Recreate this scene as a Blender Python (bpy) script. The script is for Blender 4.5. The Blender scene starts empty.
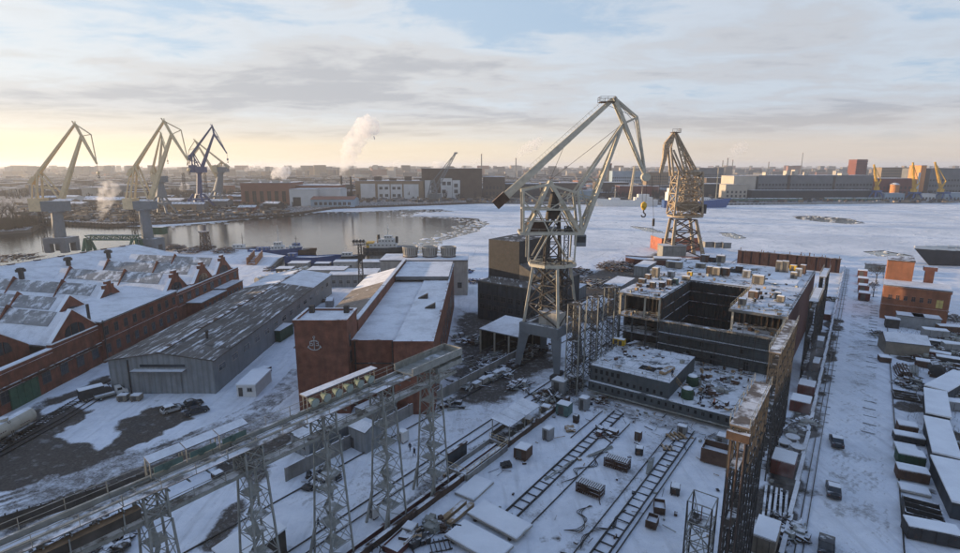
import bpy, bmesh, math, random
import numpy as np
from math import radians, sin, cos, pi
from mathutils import Vector, Matrix, noise as mnoise

sc = bpy.context.scene
COL = sc.collection
R = random.Random(7)

# ---------------------------------------------------------------- camera
cam_d = bpy.data.cameras.new('camera'); cam = bpy.data.objects.new('camera', cam_d); COL.objects.link(cam)
cam_d.sensor_width = 36.0; cam_d.lens = 36.0*533/960; cam_d.clip_start = 0.5; cam_d.clip_end = 60000
cam.location = (0, 0, 50); cam.rotation_euler = (radians(90) - math.atan(110.5/533), 0, 0)
sc.camera = cam

# ---------------------------------------------------------------- light
SUN_AZ, SUN_EL = radians(-76), radians(5.0)
sun_dir = Vector((sin(SUN_AZ)*cos(SUN_EL), cos(SUN_AZ)*cos(SUN_EL), sin(SUN_EL)))
sd = bpy.data.lights.new('sun', 'SUN'); sd.energy = 4.5; sd.angle = radians(0.6); sd.color = (1.0, 0.72, 0.44)
so = bpy.data.objects.new('sun', sd); COL.objects.link(so)
so.rotation_euler = sun_dir.to_track_quat('Z', 'Y').to_euler()

world = bpy.data.worlds.new('World'); sc.world = world; world.use_nodes = True
wt = world.node_tree; wt.nodes.clear()
def wn(t, **k):
    n = wt.nodes.new(t)
    for a, v in k.items(): setattr(n, a, v)
    return n
def wl(a, b): wt.links.new(a, b)
def wmath(op, a, b=None, c=None, clamp=False):
    n = wn('ShaderNodeMath', operation=op); n.use_clamp = clamp
    for i, x in enumerate((a, b, c)):
        if x is None: continue
        if isinstance(x, (int, float)): n.inputs[i].default_value = x
        else: wl(x, n.inputs[i])
    return n.outputs[0]
def wramp(x, stops, interp='EASE'):
    n = wn('ShaderNodeValToRGB'); n.color_ramp.interpolation = interp
    el = n.color_ramp.elements
    while len(el) < len(stops): el.new(0.5)
    for e, (p, c) in zip(el, stops):
        e.position = p; e.color = (c, c, c, 1) if isinstance(c, (int, float)) else (*c, 1)
    wl(x, n.inputs[0]); return n.outputs[0]
def wmix(f, a, b):
    n = wn('ShaderNodeMix', data_type='RGBA')
    for s, x in ((n.inputs[0], f), (n.inputs[6], a), (n.inputs[7], b)):
        if isinstance(x, (int, float)): s.default_value = x
        elif isinstance(x, tuple): s.default_value = (*x, 1)
        else: wl(x, s)
    return n.outputs[2]
sky = wn('ShaderNodeTexSky', sky_type='NISHITA'); sky.sun_disc = False
sky.sun_elevation = SUN_EL; sky.sun_rotation = SUN_AZ; sky.air_density = 1.0; sky.dust_density = 1.6; sky.ozone_density = 2.0
tc = wn('ShaderNodeTexCoord'); sep = wn('ShaderNodeSeparateXYZ'); wl(tc.outputs['Generated'], sep.inputs[0])
dx, dy, dz = sep.outputs
zp = wmath('MAXIMUM', dz, 0.0)
inv = wmath('DIVIDE', 1.0, wmath('ADD', zp, 0.085))
cmb = wn('ShaderNodeCombineXYZ'); wl(wmath('MULTIPLY', dx, inv), cmb.inputs[0]); wl(wmath('MULTIPLY', dy, inv), cmb.inputs[1])
def wnoise(scale, detail, rough, off, dist=0.0, vec=None, sx=1, sy=1):
    mp = wn('ShaderNodeMapping'); mp.inputs['Location'].default_value = off; mp.inputs['Scale'].default_value = (sx, sy, 1)
    wl(vec or cmb.outputs[0], mp.inputs[0])
    n = wn('ShaderNodeTexNoise'); n.inputs['Scale'].default_value = scale; n.inputs['Detail'].default_value = detail
    n.inputs['Roughness'].default_value = rough; n.inputs['Distortion'].default_value = dist; wl(mp.outputs[0], n.inputs[0])
    return n.outputs[0]
# cloud sheet, wide soft banks seen in perspective; glow towards the sun comes from the direction itself
n1 = wnoise(0.62, 8, 0.58, (6.4, 2.9, 0), 0.3, sx=0.8)
n2 = wnoise(2.4, 7, 0.62, (9.3, 4.2, 2), 0.5, sx=0.75)
n3 = wnoise(0.25, 3, 0.5, (1.3, 7.7, 5), 0.0)
dens = wmath('ADD', wmath('ADD', wmath('MULTIPLY', n1, 0.62), wmath('MULTIPLY', n2, 0.26)), wmath('MULTIPLY', n3, 0.12))
band = wramp(zp, [(0.03, 0.0), (0.075, 1.0), (0.13, 0.85), (0.24, 0.0)])                      # the grey bank a few degrees up
dens = wmath('ADD', dens, wmath('MULTIPLY', band, 0.055))
dens = wmath('SUBTRACT', dens, wmath('MULTIPLY', wramp(zp, [(0.12, 0.0), (0.26, 1.0)]), 0.047))      # more gaps higher up
cover = wramp(dens, [(0.40, 0.0), (0.48, 0.6), (0.56, 1.0)])
thick = wramp(dens, [(0.47, 0.0), (0.54, 0.5), (0.63, 1.0)])
sunv = wmath('ADD', wmath('MULTIPLY', dx, sun_dir.x), wmath('MULTIPLY', dy, sun_dir.y))      # -1..1 towards the sun
toward = wramp(wmath('MULTIPLY_ADD', sunv, 0.5, 0.5), [(0.35, 0.0), (0.72, 0.5), (1.0, 1.0)])
low = wramp(zp, [(0.0, 1.0), (0.03, 0.85), (0.062, 0.3), (0.095, 0.0)])                       # near the horizon
SKY_K = 0.10
# colours below are in the same (bright) units as the sky texture
lit = wmix(toward, (3.8, 3.95, 4.2), (5.3, 5.15, 4.9))
dark = wmix(toward, (2.25, 2.4, 2.7), (3.3, 3.3, 3.35))
cloud = wmix(thick, lit, dark)
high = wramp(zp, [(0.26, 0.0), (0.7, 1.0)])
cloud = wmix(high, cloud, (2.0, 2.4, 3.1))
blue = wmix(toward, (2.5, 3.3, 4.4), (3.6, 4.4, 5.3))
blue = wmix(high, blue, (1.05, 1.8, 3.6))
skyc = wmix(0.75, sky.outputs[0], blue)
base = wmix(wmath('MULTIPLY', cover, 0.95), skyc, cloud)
glow = wmix(toward, (3.9, 3.3, 2.65), (7.0, 5.7, 3.5))
base = wmix(wmath('MULTIPLY', low, 0.92), base, glow)
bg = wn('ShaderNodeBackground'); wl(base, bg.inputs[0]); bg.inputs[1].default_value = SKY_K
wo = wn('ShaderNodeOutputWorld'); wl(bg.outputs[0], wo.inputs[0])

vs = sc.view_settings; vs.view_transform = 'Standard'; vs.look = 'None'; vs.gamma = 1.0; vs.use_curve_mapping = False
vs.exposure = 0.95
sc.cycles.use_denoising = True; sc.cycles.max_bounces = 8; sc.cycles.diffuse_bounces = 3; sc.cycles.glossy_bounces = 3
sc.cycles.volume_bounces = 5; sc.cycles.transparent_max_bounces = 16; sc.cycles.caustics_reflective = False; sc.cycles.caustics_refractive = False
sc.cycles.use_adaptive_sampling = True; sc.cycles.adaptive_threshold = 0.02

# ---------------------------------------------------------------- helpers
BA = radians(36.3)                       # heading of the slipway axis
SB, CB = sin(BA), cos(BA)
def Y(s, t, z=0.0): return Vector((s*SB + t*CB, s*CB - t*SB, z))   # slipway coordinates -> world
RZ = -BA

def tag(o, label=None, cat=None, group=None, kind=None):
    if label: o['label'] = label
    if cat: o['category'] = cat
    if group: o['group'] = group
    if kind: o['kind'] = kind
    return o
def empty(name, loc, rz=0.0, label=None, cat=None, group=None):
    o = bpy.data.objects.new(name, None); COL.objects.link(o); o.empty_display_size = 0.5
    o.location = loc; o.rotation_euler = (0, 0, rz)
    return tag(o, label, cat, group)

class MB:
    """collects faces; build() links them as one mesh object"""
    def __init__(s): s.v = []; s.f = []; s.m = []; s.mi = 0
    def mat(s, i): s.mi = i; return s
    def face(s, pts):
        n = len(s.v); s.v += [tuple(p) for p in pts]; s.f.append(tuple(range(n, n+len(pts)))); s.m.append(s.mi); return s
    def solid(s, vs, fs):
        n = len(s.v); s.v += [tuple(p) for p in vs]
        for f in fs: s.f.append(tuple(n+i for i in f)); s.m.append(s.mi)
        return s
    def box(s, x0, x1, y0, y1, z0, z1):
        return s.solid([(x0,y0,z0),(x1,y0,z0),(x1,y1,z0),(x0,y1,z0),(x0,y0,z1),(x1,y0,z1),(x1,y1,z1),(x0,y1,z1)],
                       [(3,2,1,0),(4,5,6,7),(0,1,5,4),(1,2,6,5),(2,3,7,6),(3,0,4,7)])
    def cbox(s, cx, cy, z0, w, d, h, rz=0.0):
        c, q = cos(rz), sin(rz)
        P = [(cx + a*w/2*c - b*d/2*q, cy + a*w/2*q + b*d/2*c) for a, b in ((-1,-1),(1,-1),(1,1),(-1,1))]
        return s.solid([(x,y,z0) for x, y in P] + [(x,y,z0+h) for x, y in P],
                       [(3,2,1,0),(4,5,6,7),(0,1,5,4),(1,2,6,5),(2,3,7,6),(3,0,4,7)])
    def bar(s, p, q, w, h=None, w2=None, h2=None):
        p, q = Vector(p), Vector(q); d = q - p
        if d.length < 1e-6: return s
        d.normalize(); up = Vector((0,0,1)) if abs(d.z) < 0.95 else Vector((0,1,0))
        x = d.cross(up).normalized(); y = x.cross(d)
        h = h or w; w2 = w2 or w; h2 = h2 or (h if w2 == w else w2)
        V = []
        for o, a, b in ((p, w/2, h/2), (q, w2/2, h2/2)):
            V += [o - x*a - y*b, o + x*a - y*b, o + x*a + y*b, o - x*a + y*b]
        return s.solid(V, [(3,2,1,0),(4,5,6,7),(0,1,5,4),(1,2,6,5),(2,3,7,6),(3,0,4,7)])
    def tube(s, p, q, r, r2=None, n=10, caps=True):
        p, q = Vector(p), Vector(q); d = (q - p)
        if d.length < 1e-6: return s
        d.normalize(); up = Vector((0,0,1)) if abs(d.z) < 0.95 else Vector((0,1,0))
        x = d.cross(up).normalized(); y = x.cross(d); r2 = r if r2 is None else r2
        A = [p + (x*cos(2*pi*i/n) + y*sin(2*pi*i/n))*r for i in range(n)]
        B = [q + (x*cos(2*pi*i/n) + y*sin(2*pi*i/n))*r2 for i in range(n)]
        F = [(i, (i+1) % n, n+(i+1) % n, n+i) for i in range(n)]
        if caps: F += [tuple(range(n-1, -1, -1)), tuple(range(n, 2*n))]
        return s.solid(A + B, F)
    def lathe(s, c, prof, n=14):
        """prof: list of (r, z) round a vertical axis at c"""
        c = Vector(c); V = []
        for r, z in prof: V += [c + Vector((r*cos(2*pi*i/n), r*sin(2*pi*i/n), z)) for i in range(n)]
        F = [(k*n+i, k*n+(i+1) % n, (k+1)*n+(i+1) % n, (k+1)*n+i) for k in range(len(prof)-1) for i in range(n)]
        F += [tuple(range(n-1, -1, -1)), tuple((len(prof)-1)*n+i for i in range(n))]
        return s.solid(V, F)
    def ext(s, poly, z0, z1):
        """vertical prism over a ground polygon"""
        n = len(poly)
        return s.solid([(p[0],p[1],z0) for p in poly] + [(p[0],p[1],z1) for p in poly],
                       [tuple(range(n-1,-1,-1)), tuple(range(n,2*n))] + [(i,(i+1)%n,n+(i+1)%n,n+i) for i in range(n)])
    def prof(s, pts, a, b):
        """extrude a closed profile of 3D points by the vector from a to b"""
        d = Vector(b) - Vector(a); n = len(pts); A = [Vector(p) for p in pts]
        return s.solid(A + [p + d for p in A],
                       [tuple(range(n-1,-1,-1)), tuple(range(n,2*n))] + [(i,(i+1)%n,n+(i+1)%n,n+i) for i in range(n)])
    def build(s, name, mats, parent=None, loc=None, rz=None, smooth=False, kind=None):
        me = bpy.data.meshes.new(name); me.from_pydata(s.v, [], s.f)
        if not isinstance(mats, (list, tuple)): mats = [mats]
        for m in mats: me.materials.append(m)
        if len(mats) > 1: me.polygons.foreach_set('material_index', s.m)
        bm = bmesh.new(); bm.from_mesh(me); bmesh.ops.recalc_face_normals(bm, faces=bm.faces); bm.to_mesh(me); bm.free()
        if smooth: me.polygons.foreach_set('use_smooth', [True]*len(me.polygons))
        me.update()
        o = bpy.data.objects.new(name, me); COL.objects.link(o)
        if parent: o.parent = parent
        if loc is not None: o.location = loc
        if rz is not None: o.rotation_euler = (0, 0, rz)
        if kind: o['kind'] = kind
        return o
def share(o, parent, loc, rz=0.0, name=None, scale=None):
    """a further piece that shares the mesh of o"""
    c = o.copy(); COL.objects.link(c); c.parent = parent; c.location = loc; c.rotation_euler = (0, 0, rz)
    if scale: c.scale = scale
    return c
def copy_tree(o, parent=None):
    c = o.copy(); COL.objects.link(c); c.parent = parent
    for ch in [x for x in COL.objects if x.parent == o]: copy_tree(ch, c)
    return c

def lattice(mb, c, w0, w1, h, n, lr, br, d0=None, d1=None, legs=True, brace=True, cross=True, horiz=True, z0=0.0):
    """square tapered lattice mast standing at c"""
    c = Vector(c); d0 = d0 or w0; d1 = d1 or w1
    def cor(k, i):
        f = k/n; w = w0 + (w1-w0)*f; d = d0 + (d1-d0)*f
        sx, sy = ((-1,-1),(1,-1),(1,1),(-1,1))[i]
        return c + Vector((sx*w/2, sy*d/2, z0 + h*f))
    for i in range(4):
        if legs: mb.bar(cor(0,i), cor(n,i), lr)
        if brace:
            for k in range(n):
                j = (i+1) % 4
                if horiz: mb.bar(cor(k+1,i), cor(k+1,j), br)
                if cross == 'z':
                    mb.bar(cor(k,i if k%2 else j), cor(k+1,j if k%2 else i), br)
                else:
                    mb.bar(cor(k,i), cor(k+1,j), br)
                    if cross: mb.bar(cor(k,j), cor(k+1,i), br)
    return mb
def truss(mb, p, q, w, h, n, lr, br, w2=None, h2=None, side=None):
    """four-chord lattice girder from p to q"""
    p, q = Vector(p), Vector(q); d = (q-p).normalized(); up = Vector((0,0,1)) if abs(d.z) < 0.97 else Vector((0,1,0))
    x = d.cross(up).normalized(); y = x.cross(d); w2 = w2 or w; h2 = h2 or h
    def cor(k, i):
        f = k/n; a = (w+(w2-w)*f)/2; b = (h+(h2-h)*f)/2
        sx, sy = ((-1,-1),(1,-1),(1,1),(-1,1))[i]
        return p + (q-p)*f + x*sx*a + y*sy*b
    for i in range(4):
        mb.bar(cor(0,i), cor(n,i), lr)
        j = (i+1) % 4
        for k in range(n):
            mb.bar(cor(k,i if k%2 else j), cor(k+1,j if k%2 else i), br)
            if k: mb.bar(cor(k,i), cor(k,j), br)
    mb.bar(cor(0,0),cor(0,1),br); mb.bar(cor(n,0),cor(n,1),br); mb.bar(cor(0,2),cor(0,3),br); mb.bar(cor(n,2),cor(n,3),br)
    return mb
def railing(mb, pts, h=1.1, step=2.0, r=0.05):
    for a, b in zip(pts[:-1], pts[1:]):
        a, b = Vector(a), Vector(b); n = max(1, int((b-a).length/step)); u = Vector((0,0,1))
        for k in range(n+1): p = a + (b-a)*(k/n); mb.bar(p, p+u*h, r)
        mb.bar(a+u*h, b+u*h, r); mb.bar(a+u*h*0.5, b+u*h*0.5, r*0.8)
    return mb

# ---------------------------------------------------------------- materials
MATS = {}
SNOW = (0.82, 0.85, 0.89)
def mat(name, col, rough=0.75, var=0.3, scale=0.6, snow=0.0, rust=0.0, rustcol=(0.115,0.06,0.038), metal=0.0, bump=0.25,
        rib=None, grime=0.0, spec=0.3, snowcol=SNOW, streak=0.0, thr=0.72, sst=None):
    if name in MATS: return MATS[name]
    m = bpy.data.materials.new(name); m.use_nodes = True; nt = m.node_tree; nt.nodes.clear()
    def N(t, **k):
        n = nt.nodes.new(t)
        for a, v in k.items(): setattr(n, a, v)
        return n
    L = nt.links.new
    geo = N('ShaderNodeNewGeometry')
    def noi(sc_, det=5, ro=0.6, stretch=None):
        n = N('ShaderNodeTexNoise'); n.inputs['Scale'].default_value = sc_; n.inputs['Detail'].default_value = det; n.inputs['Roughness'].default_value = ro
        if stretch:
            mp = N('ShaderNodeMapping'); mp.inputs['Scale'].default_value = stretch; L(geo.outputs['Position'], mp.inputs[0]); L(mp.outputs[0], n.inputs[0])
        else: L(geo.outputs['Position'], n.inputs[0])
        return n.outputs[0]
    def ramp(x, a, b, ca=0.0, cb=1.0):
        n = N('ShaderNodeMapRange'); n.inputs[1].default_value = a; n.inputs[2].default_value = b; n.inputs[3].default_value = ca; n.inputs[4].default_value = cb
        L(x, n.inputs[0]); return n.outputs[0]
    def mix(f, a, b):
        n = N('ShaderNodeMix', data_type='RGBA')
        for s_, x in ((n.inputs[0], f), (n.inputs[6], a), (n.inputs[7], b)):
            if isinstance(x, (int, float)): s_.default_value = x
            elif isinstance(x, tuple): s_.default_value = (*x[:3], 1)
            else: L(x, s_)
        return n.outputs[2]
    def mul(a, b):
        n = N('ShaderNodeMath', operation='MULTIPLY')
        for i, x in enumerate((a, b)):
            if isinstance(x, (int, float)): n.inputs[i].default_value = x
            else: L(x, n.inputs[i])
        return n.outputs[0]
    b = N('ShaderNodeBsdfPrincipled'); out = N('ShaderNodeOutputMaterial'); L(b.outputs[0], out.inputs[0])
    lo = tuple(c*(1-var) for c in col); hi = tuple(min(0.95, c*(1+var)) for c in col)
    nA = noi(scale); c = mix(ramp(nA, 0.3, 0.7), lo, hi)
    nF = noi(scale*7, 3)
    c = mix(mul(ramp(nF, 0.35, 0.75), 0.35*min(1, var*2)), c, tuple(x*0.6 for x in col))
    if rust > 0:
        nR = noi(scale*1.7, 6, 0.7); c = mix(ramp(nR, 0.72-0.45*rust, 0.8-0.3*rust), c, rustcol)
    if grime > 0 or streak > 0:
        nG = noi(0.9, 5, 0.6, (1, 1, 0.12)); c = mix(mul(ramp(nG, 0.42, 0.72), max(grime, streak)), c, (0.035, 0.032, 0.03))
    h = nF
    if rib:
        # sheet ribs: (axis, spacing)
        w = N('ShaderNodeTexWave', wave_type='BANDS', bands_direction=rib[0]); w.inputs['Scale'].default_value = 0.314/rib[1]; w.inputs['Distortion'].default_value = 0.0
        mp = N('ShaderNodeMapping'); mp.inputs['Rotation'].default_value = (0, 0, rib[2] if len(rib) > 2 else 0.0); L(geo.outputs['Position'], mp.inputs[0]); L(mp.outputs[0], w.inputs[0])
        c = mix(mul(ramp(w.outputs[0], 0.6, 0.95), 0.35), c, tuple(x*0.45 for x in col)); h = w.outputs[0]
    if snow > 0:
        sp = N('ShaderNodeSeparateXYZ'); L(geo.outputs['Normal'], sp.inputs[0])
        up = ramp(sp.outputs[2], thr, thr+0.12)
        nS = noi(0.35, 6, 0.68, sst)
        cov = ramp(nS, 0.78-0.62*snow, 0.86-0.62*snow+0.02)
        nv = noi(2.3, 4); nw = noi(0.22, 5, 0.7)
        sc2 = mix(ramp(nv, 0.3, 0.75), tuple(x*0.84 for x in snowcol), snowcol)
        sc2 = mix(mul(ramp(nw, 0.45, 0.66), 0.55), sc2, tuple(x*0.5 for x in snowcol))
        f = mul(up, cov); c = mix(f, c, sc2)
        n = N('ShaderNodeMapRange'); n.inputs[3].default_value = rough; n.inputs[4].default_value = 0.85; L(f, n.inputs[0]); L(n.outputs[0], b.inputs['Roughness'])
    else: b.inputs['Roughness'].default_value = rough
    L(c, b.inputs['Base Color']); b.inputs['Metallic'].default_value = metal; b.inputs['Specular IOR Level'].default_value = spec
    if bump > 0:
        bp = N('ShaderNodeBump'); bp.inputs['Strength'].default_value = bump; bp.inputs['Distance'].default_value = 0.12; L(h, bp.inputs['Height']); L(bp.outputs[0], b.inputs['Normal'])
    MATS[name] = m; return m

M_snow = mat('snow', SNOW, 0.85, 0.08, 0.25, bump=0.35, spec=0.2)
M_brick = mat('red_brick', (0.20, 0.078, 0.05), 0.9, 0.4, 0.5, snow=0.75, grime=0.55, bump=0.3)
M_brick2 = mat('anchor_brick', (0.20, 0.085, 0.056), 0.9, 0.38, 0.55, snow=0.7, grime=0.45, bump=0.3)
M_brick3 = mat('orange_brick', (0.26, 0.11, 0.06), 0.9, 0.25, 0.3, snow=0.8, grime=0.3)
M_roofmetal = mat('grey_roof_metal', (0.20, 0.21, 0.215), 0.55, 0.3, 0.3, snow=0.28, rib=('X', 1.4), bump=0.4)
M_rooflight = mat('roof_glazing', (0.23, 0.24, 0.245), 0.45, 0.3, 0.4, snow=0.45, thr=0.55, bump=0.1)
M_snowroof = mat('snowy_roof', (0.16, 0.165, 0.17), 0.7, 0.3, 0.3, snow=0.92, thr=0.4)
M_oldroof = mat('worn_roof', (0.12, 0.11, 0.10), 0.8, 0.4, 0.3, snow=0.40, thr=0.4, streak=0.2, sst=(3.0, 0.3, 1))
M_brownroof = mat('brown_roof', (0.22, 0.19, 0.16), 0.8, 0.3, 0.4, snow=0.30, rib=('Y', 2.2), thr=0.4)
M_greysheet = mat('grey_sheet', (0.25, 0.27, 0.28), 0.6, 0.15, 0.4, snow=0.6, grime=0.3, rib=('X', 1.2), bump=0.3)
M_bluesheet = mat('bluegrey_sheet', (0.052, 0.062, 0.072), 0.6, 0.3, 0.4, snow=0.5, grime=0.4, rib=('X', 1.6), bump=0.3)
M_crane = mat('crane_grey_paint', (0.46, 0.43, 0.35), 0.6, 0.2, 0.8, snow=0.35, rust=0.2, bump=0.1)
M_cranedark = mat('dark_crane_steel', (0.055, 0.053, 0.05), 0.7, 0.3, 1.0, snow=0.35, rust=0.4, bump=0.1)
M_portal = mat('portal_bluegrey', (0.165, 0.185, 0.20), 0.6, 0.1, 0.7, snow=0.5, rust=0.2, bump=0.1)
M_ochre = mat('rusty_ochre_steel', (0.36, 0.29, 0.20), 0.65, 0.3, 0.9, snow=0.25, rust=0.5, bump=0.1)
M_yellow = mat('crane_yellow', (0.60, 0.49, 0.31), 0.55, 0.15, 0.8, snow=0.3, rust=0.2, bump=0.05)
M_yellow2 = mat('bright_yellow', (0.60, 0.36, 0.03), 0.5, 0.15, 0.8, rust=0.1, bump=0.05)
M_blue = mat('crane_blue', (0.025, 0.055, 0.16), 0.5, 0.2, 0.8, snow=0.3, bump=0.05)
M_concrete = mat('concrete', (0.27, 0.265, 0.25), 0.9, 0.2, 0.4, snow=0.8, grime=0.4)
M_paleconc = mat('pale_concrete', (0.40, 0.385, 0.35), 0.9, 0.15, 0.4, snow=0.8, grime=0.35)
M_galv = mat('weathered_lattice', (0.27, 0.275, 0.25), 0.7, 0.25, 1.2, snow=0.4, rust=0.18, bump=0.1)
M_hull = mat('hull_primer', (0.085, 0.10, 0.105), 0.6, 0.25, 0.35, snow=0.85, rust=0.28, streak=0.3, bump=0.2)
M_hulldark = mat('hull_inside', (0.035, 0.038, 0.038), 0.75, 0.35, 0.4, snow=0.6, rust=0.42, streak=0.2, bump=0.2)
M_redlead = mat('red_lead_steel', (0.10, 0.042, 0.034), 0.75, 0.3, 0.5, snow=0.7, rust=0.45, bump=0.2)
M_rust = mat('rusty_steel', (0.085, 0.055, 0.04), 0.85, 0.4, 0.8, snow=0.55, bump=0.2)
M_dark = mat('dark_opening', (0.018, 0.018, 0.018), 0.9, 0.3, 0.5, bump=0)
M_glass = mat('window_glass', (0.035, 0.042, 0.048), 0.15, 0.3, 1.5, bump=0, spec=0.6)
M_timber = mat('timber', (0.34, 0.24, 0.14), 0.85, 0.3, 1.0, snow=0.5)
M_oldwood = mat('old_brown_boards', (0.07, 0.062, 0.052), 0.9, 0.35, 0.6, snow=0.5)
M_green = mat('green_paint', (0.045, 0.11, 0.07), 0.6, 0.25, 0.8, snow=0.7)
M_teal = mat('faded_teal', (0.09, 0.16, 0.15), 0.6, 0.25, 0.8, snow=0.3)
M_white = mat('white_paint', (0.62, 0.62, 0.60), 0.55, 0.1, 0.6, snow=0.3, rust=0.08)
M_bluepaint = mat('blue_paint', (0.04, 0.09, 0.24), 0.5, 0.2, 0.6, snow=0.4)
M_black = mat('black_rubber', (0.018, 0.018, 0.02), 0.8, 0.2, 1.0, bump=0)
M_rail = mat('rail_steel', (0.05, 0.045, 0.04), 0.5, 0.3, 1.0, metal=0.3)
M_brace = mat('dark_scaffold', (0.055, 0.052, 0.048), 0.8, 0.3, 1.0, snow=0.3, rust=0.18, bump=0.1)
M_bark = mat('bare_twigs', (0.05, 0.042, 0.036), 0.95, 0.3, 1.0, bump=0)
M_cyl = mat('tank_cream', (0.46, 0.42, 0.34), 0.55, 0.12, 0.6, snow=0.75, rust=0.12, thr=0.8)

# ---------------------------------------------------------------- setting: ground, river, ice
def poly_mask(X, Yy, poly):
    ins = np.zeros(X.shape, bool); n = len(poly); j = n-1
    for i in range(n):
        xi, yi = poly[i][0], poly[i][1]; xj, yj = poly[j][0], poly[j][1]
        c = ((yi > Yy) != (yj > Yy)) & (X < (xj-xi)*(Yy-yi)/((yj-yi) or 1e-9) + xi)
        ins ^= c; j = i
    return ins
def seg_dist(X, Yy, a, b):
    ax, ay = a[0], a[1]; dx_, dy_ = b[0]-ax, b[1]-ay
    t_ = np.clip(((X-ax)*dx_ + (Yy-ay)*dy_)/(dx_*dx_+dy_*dy_), 0, 1)
    return np.hypot(X-(ax+t_*dx_), Yy-(ay+t_*dy_))
def vnoise(X, Yy, s_, seed=0):
    """cheap smooth value noise"""
    x = X/s_ + 100.3*seed; y = Yy/s_ + 57.1*seed; xi = np.floor(x).astype(int); yi = np.floor(y).astype(int); fx = x-xi; fy = y-yi
    fx = fx*fx*(3-2*fx); fy = fy*fy*(3-2*fy)
    def h(a, b):
        v = np.sin(a*127.1 + b*311.7 + seed*17.7)*43758.5453; return v - np.floor(v)
    return (h(xi,yi)*(1-fx)+h(xi+1,yi)*fx)*(1-fy) + (h(xi,yi+1)*(1-fx)+h(xi+1,yi+1)*fx)*fy

WATER = -2.6
# near shore, left to right (world x, y)
SHORE = [(-900, 120), (-420, 236), (-240.3, 262.14, 0)[:2], (-235, 304), (-200, 330), (-150, 330), (-114, 304), (-106, 262), (-45, 253), (-12, 255), (8, 272), (30, 285), (60, 285), (95, 330), (150, 330), (150, 300), (176, 288), (205, 286), (222, 300), (262, 300), (330, 280), (600, 240), (1500, 130)]
near = SHORE + [(1500, -400), (-900, -400)]
# fine grid where the camera looks, with dirt and track masks; a plain skirt beyond
GX0, GX1, GY0, GY1, GS = -112.0, 205.0, 34.0, 332.0, 0.62
nx, ny = int((GX1-GX0)/GS)+1, int((GY1-GY0)/GS)+1
gx, gy = np.meshgrid(np.linspace(GX0, GX1, nx), np.linspace(GY0, GY1, ny))
dirt = np.zeros(gx.shape)
wob = (vnoise(gx, gy, 5, 1)-0.5)*4 + (vnoise(gx, gy, 1.7, 2)-0.5)*1.6
def blob(poly, strength, soft=2.0):
    c = np.array([p[:2] for p in poly]); d = np.full(gx.shape, 1e9)
    for i in range(len(c)): d = np.minimum(d, seg_dist(gx, gy, c[i], c[(i+1) % len(c)]))
    d = np.where(poly_mask(gx, gy, c), d, -d) + wob
    np.maximum(dirt, np.clip(d/soft+0.5, 0, 1)*strength, out=dirt)
def track(pts, strength, w=0.45, gauge=None):
    pts = [Vector((p[0], p[1], 0)) for p in pts]
    offs = (0,) if not gauge else (-gauge/2, gauge/2)
    for a, b in zip(pts[:-1], pts[1:]):
        nrm = Vector((-(b-a).y, (b-a).x, 0)).normalized()
        for o_ in offs:
            d = seg_dist(gx, gy, a+nrm*o_, b+nrm*o_) + (vnoise(gx, gy, 3, 5)-0.5)*0.5
            np.maximum(dirt, np.clip((w-d)/0.5+0.5, 0, 1)*strength*(0.55+0.45*vnoise(gx, gy, 4, 6)), out=dirt)
# bare mud in front of the grey warehouse and along the factory track
blob([(-72.78, 99.06, 0), (-69.63, 104.49, 0), (-64.91, 107.41, 0), (-58.36, 99.93, 0), (-60.93, 94.92, 0), (-60.4, 89.26, 0), (-65.89, 89.26, 0)], 0.95)
blob([(-85.67, 81.07, 0), (-90.69, 96.95, 0), (-89.31, 105.93, 0), (-83.03, 102.62, 0), (-78.27, 91.08, 0), (-68.74, 86.82, 0), (-63.36, 91.08, 0), (-62.72, 85.81, 0), (-69.41, 79.59, 0), (-72.5, 75.42, 0), (-77.97, 72.85, 0)], 0.95)
blob([(-94.63, 96.95, 0), (-94.95, 104.49, 0), (-91.72, 124.56, 0), (-86.38, 119.52, 0), (-90.11, 106.42, 0), (-89.71, 96.95, 0)], 0.85)
blob([(-72.12, 68.15, 0), (-65.79, 74.9, 0), (-56.93, 83.54, 0), (-46.07, 94.13, 0), (-36.47, 99.93, 0), (-35.35, 96.54, 0), (-45.94, 85.81, 0), (-56.74, 75.42, 0), (-65.54, 63.95, 0)], 0.8, 4)
blob([(-80.04, 76.77, 0), (-74.99, 86.82, 0), (-64.06, 89.26, 0), (-54.57, 95.72, 0), (-41.66, 105.93, 0), (-35.88, 96.95, 0), (-46.42, 86.82, 0), (-57.27, 76.22, 0), (-65.98, 67.71, 0)], 0.52, 5)
for t0, t1, s0, s1 in ((-36.2,-34.2,58,97),(-28.6,-25.2,50,98),(-41.5,-40.2,74,99),(-20.5,-17,50,70)): blob([Y(s0,t0), Y(s1,t0), Y(s1,t1), Y(s0,t1)], 0.38, 2.5)
blob([Y(97,-48), Y(104,-48), Y(104,-14), Y(98,-14)], 0.45, 3)
blob([(-73.58, 111.01, 0), (-68.23, 109.44, 0), (-70.51, 105.93, 0)], 0.7)
blob([(-46.19, 81.07, 0), (-43.8, 91.08, 0), (-36.47, 94.13, 0), (-35.69, 89.26, 0), (-39.68, 83.54, 0), (-42.28, 78.15, 0)], 0.75)
blob([(-37.82, 75.42, 0), (-37.86, 84.18, 0), (-36.08, 82.29, 0), (-35.47, 72.85, 0), (-34.97, 61.46, 0), (-36.94, 61.46, 0)], 0.7)
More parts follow.
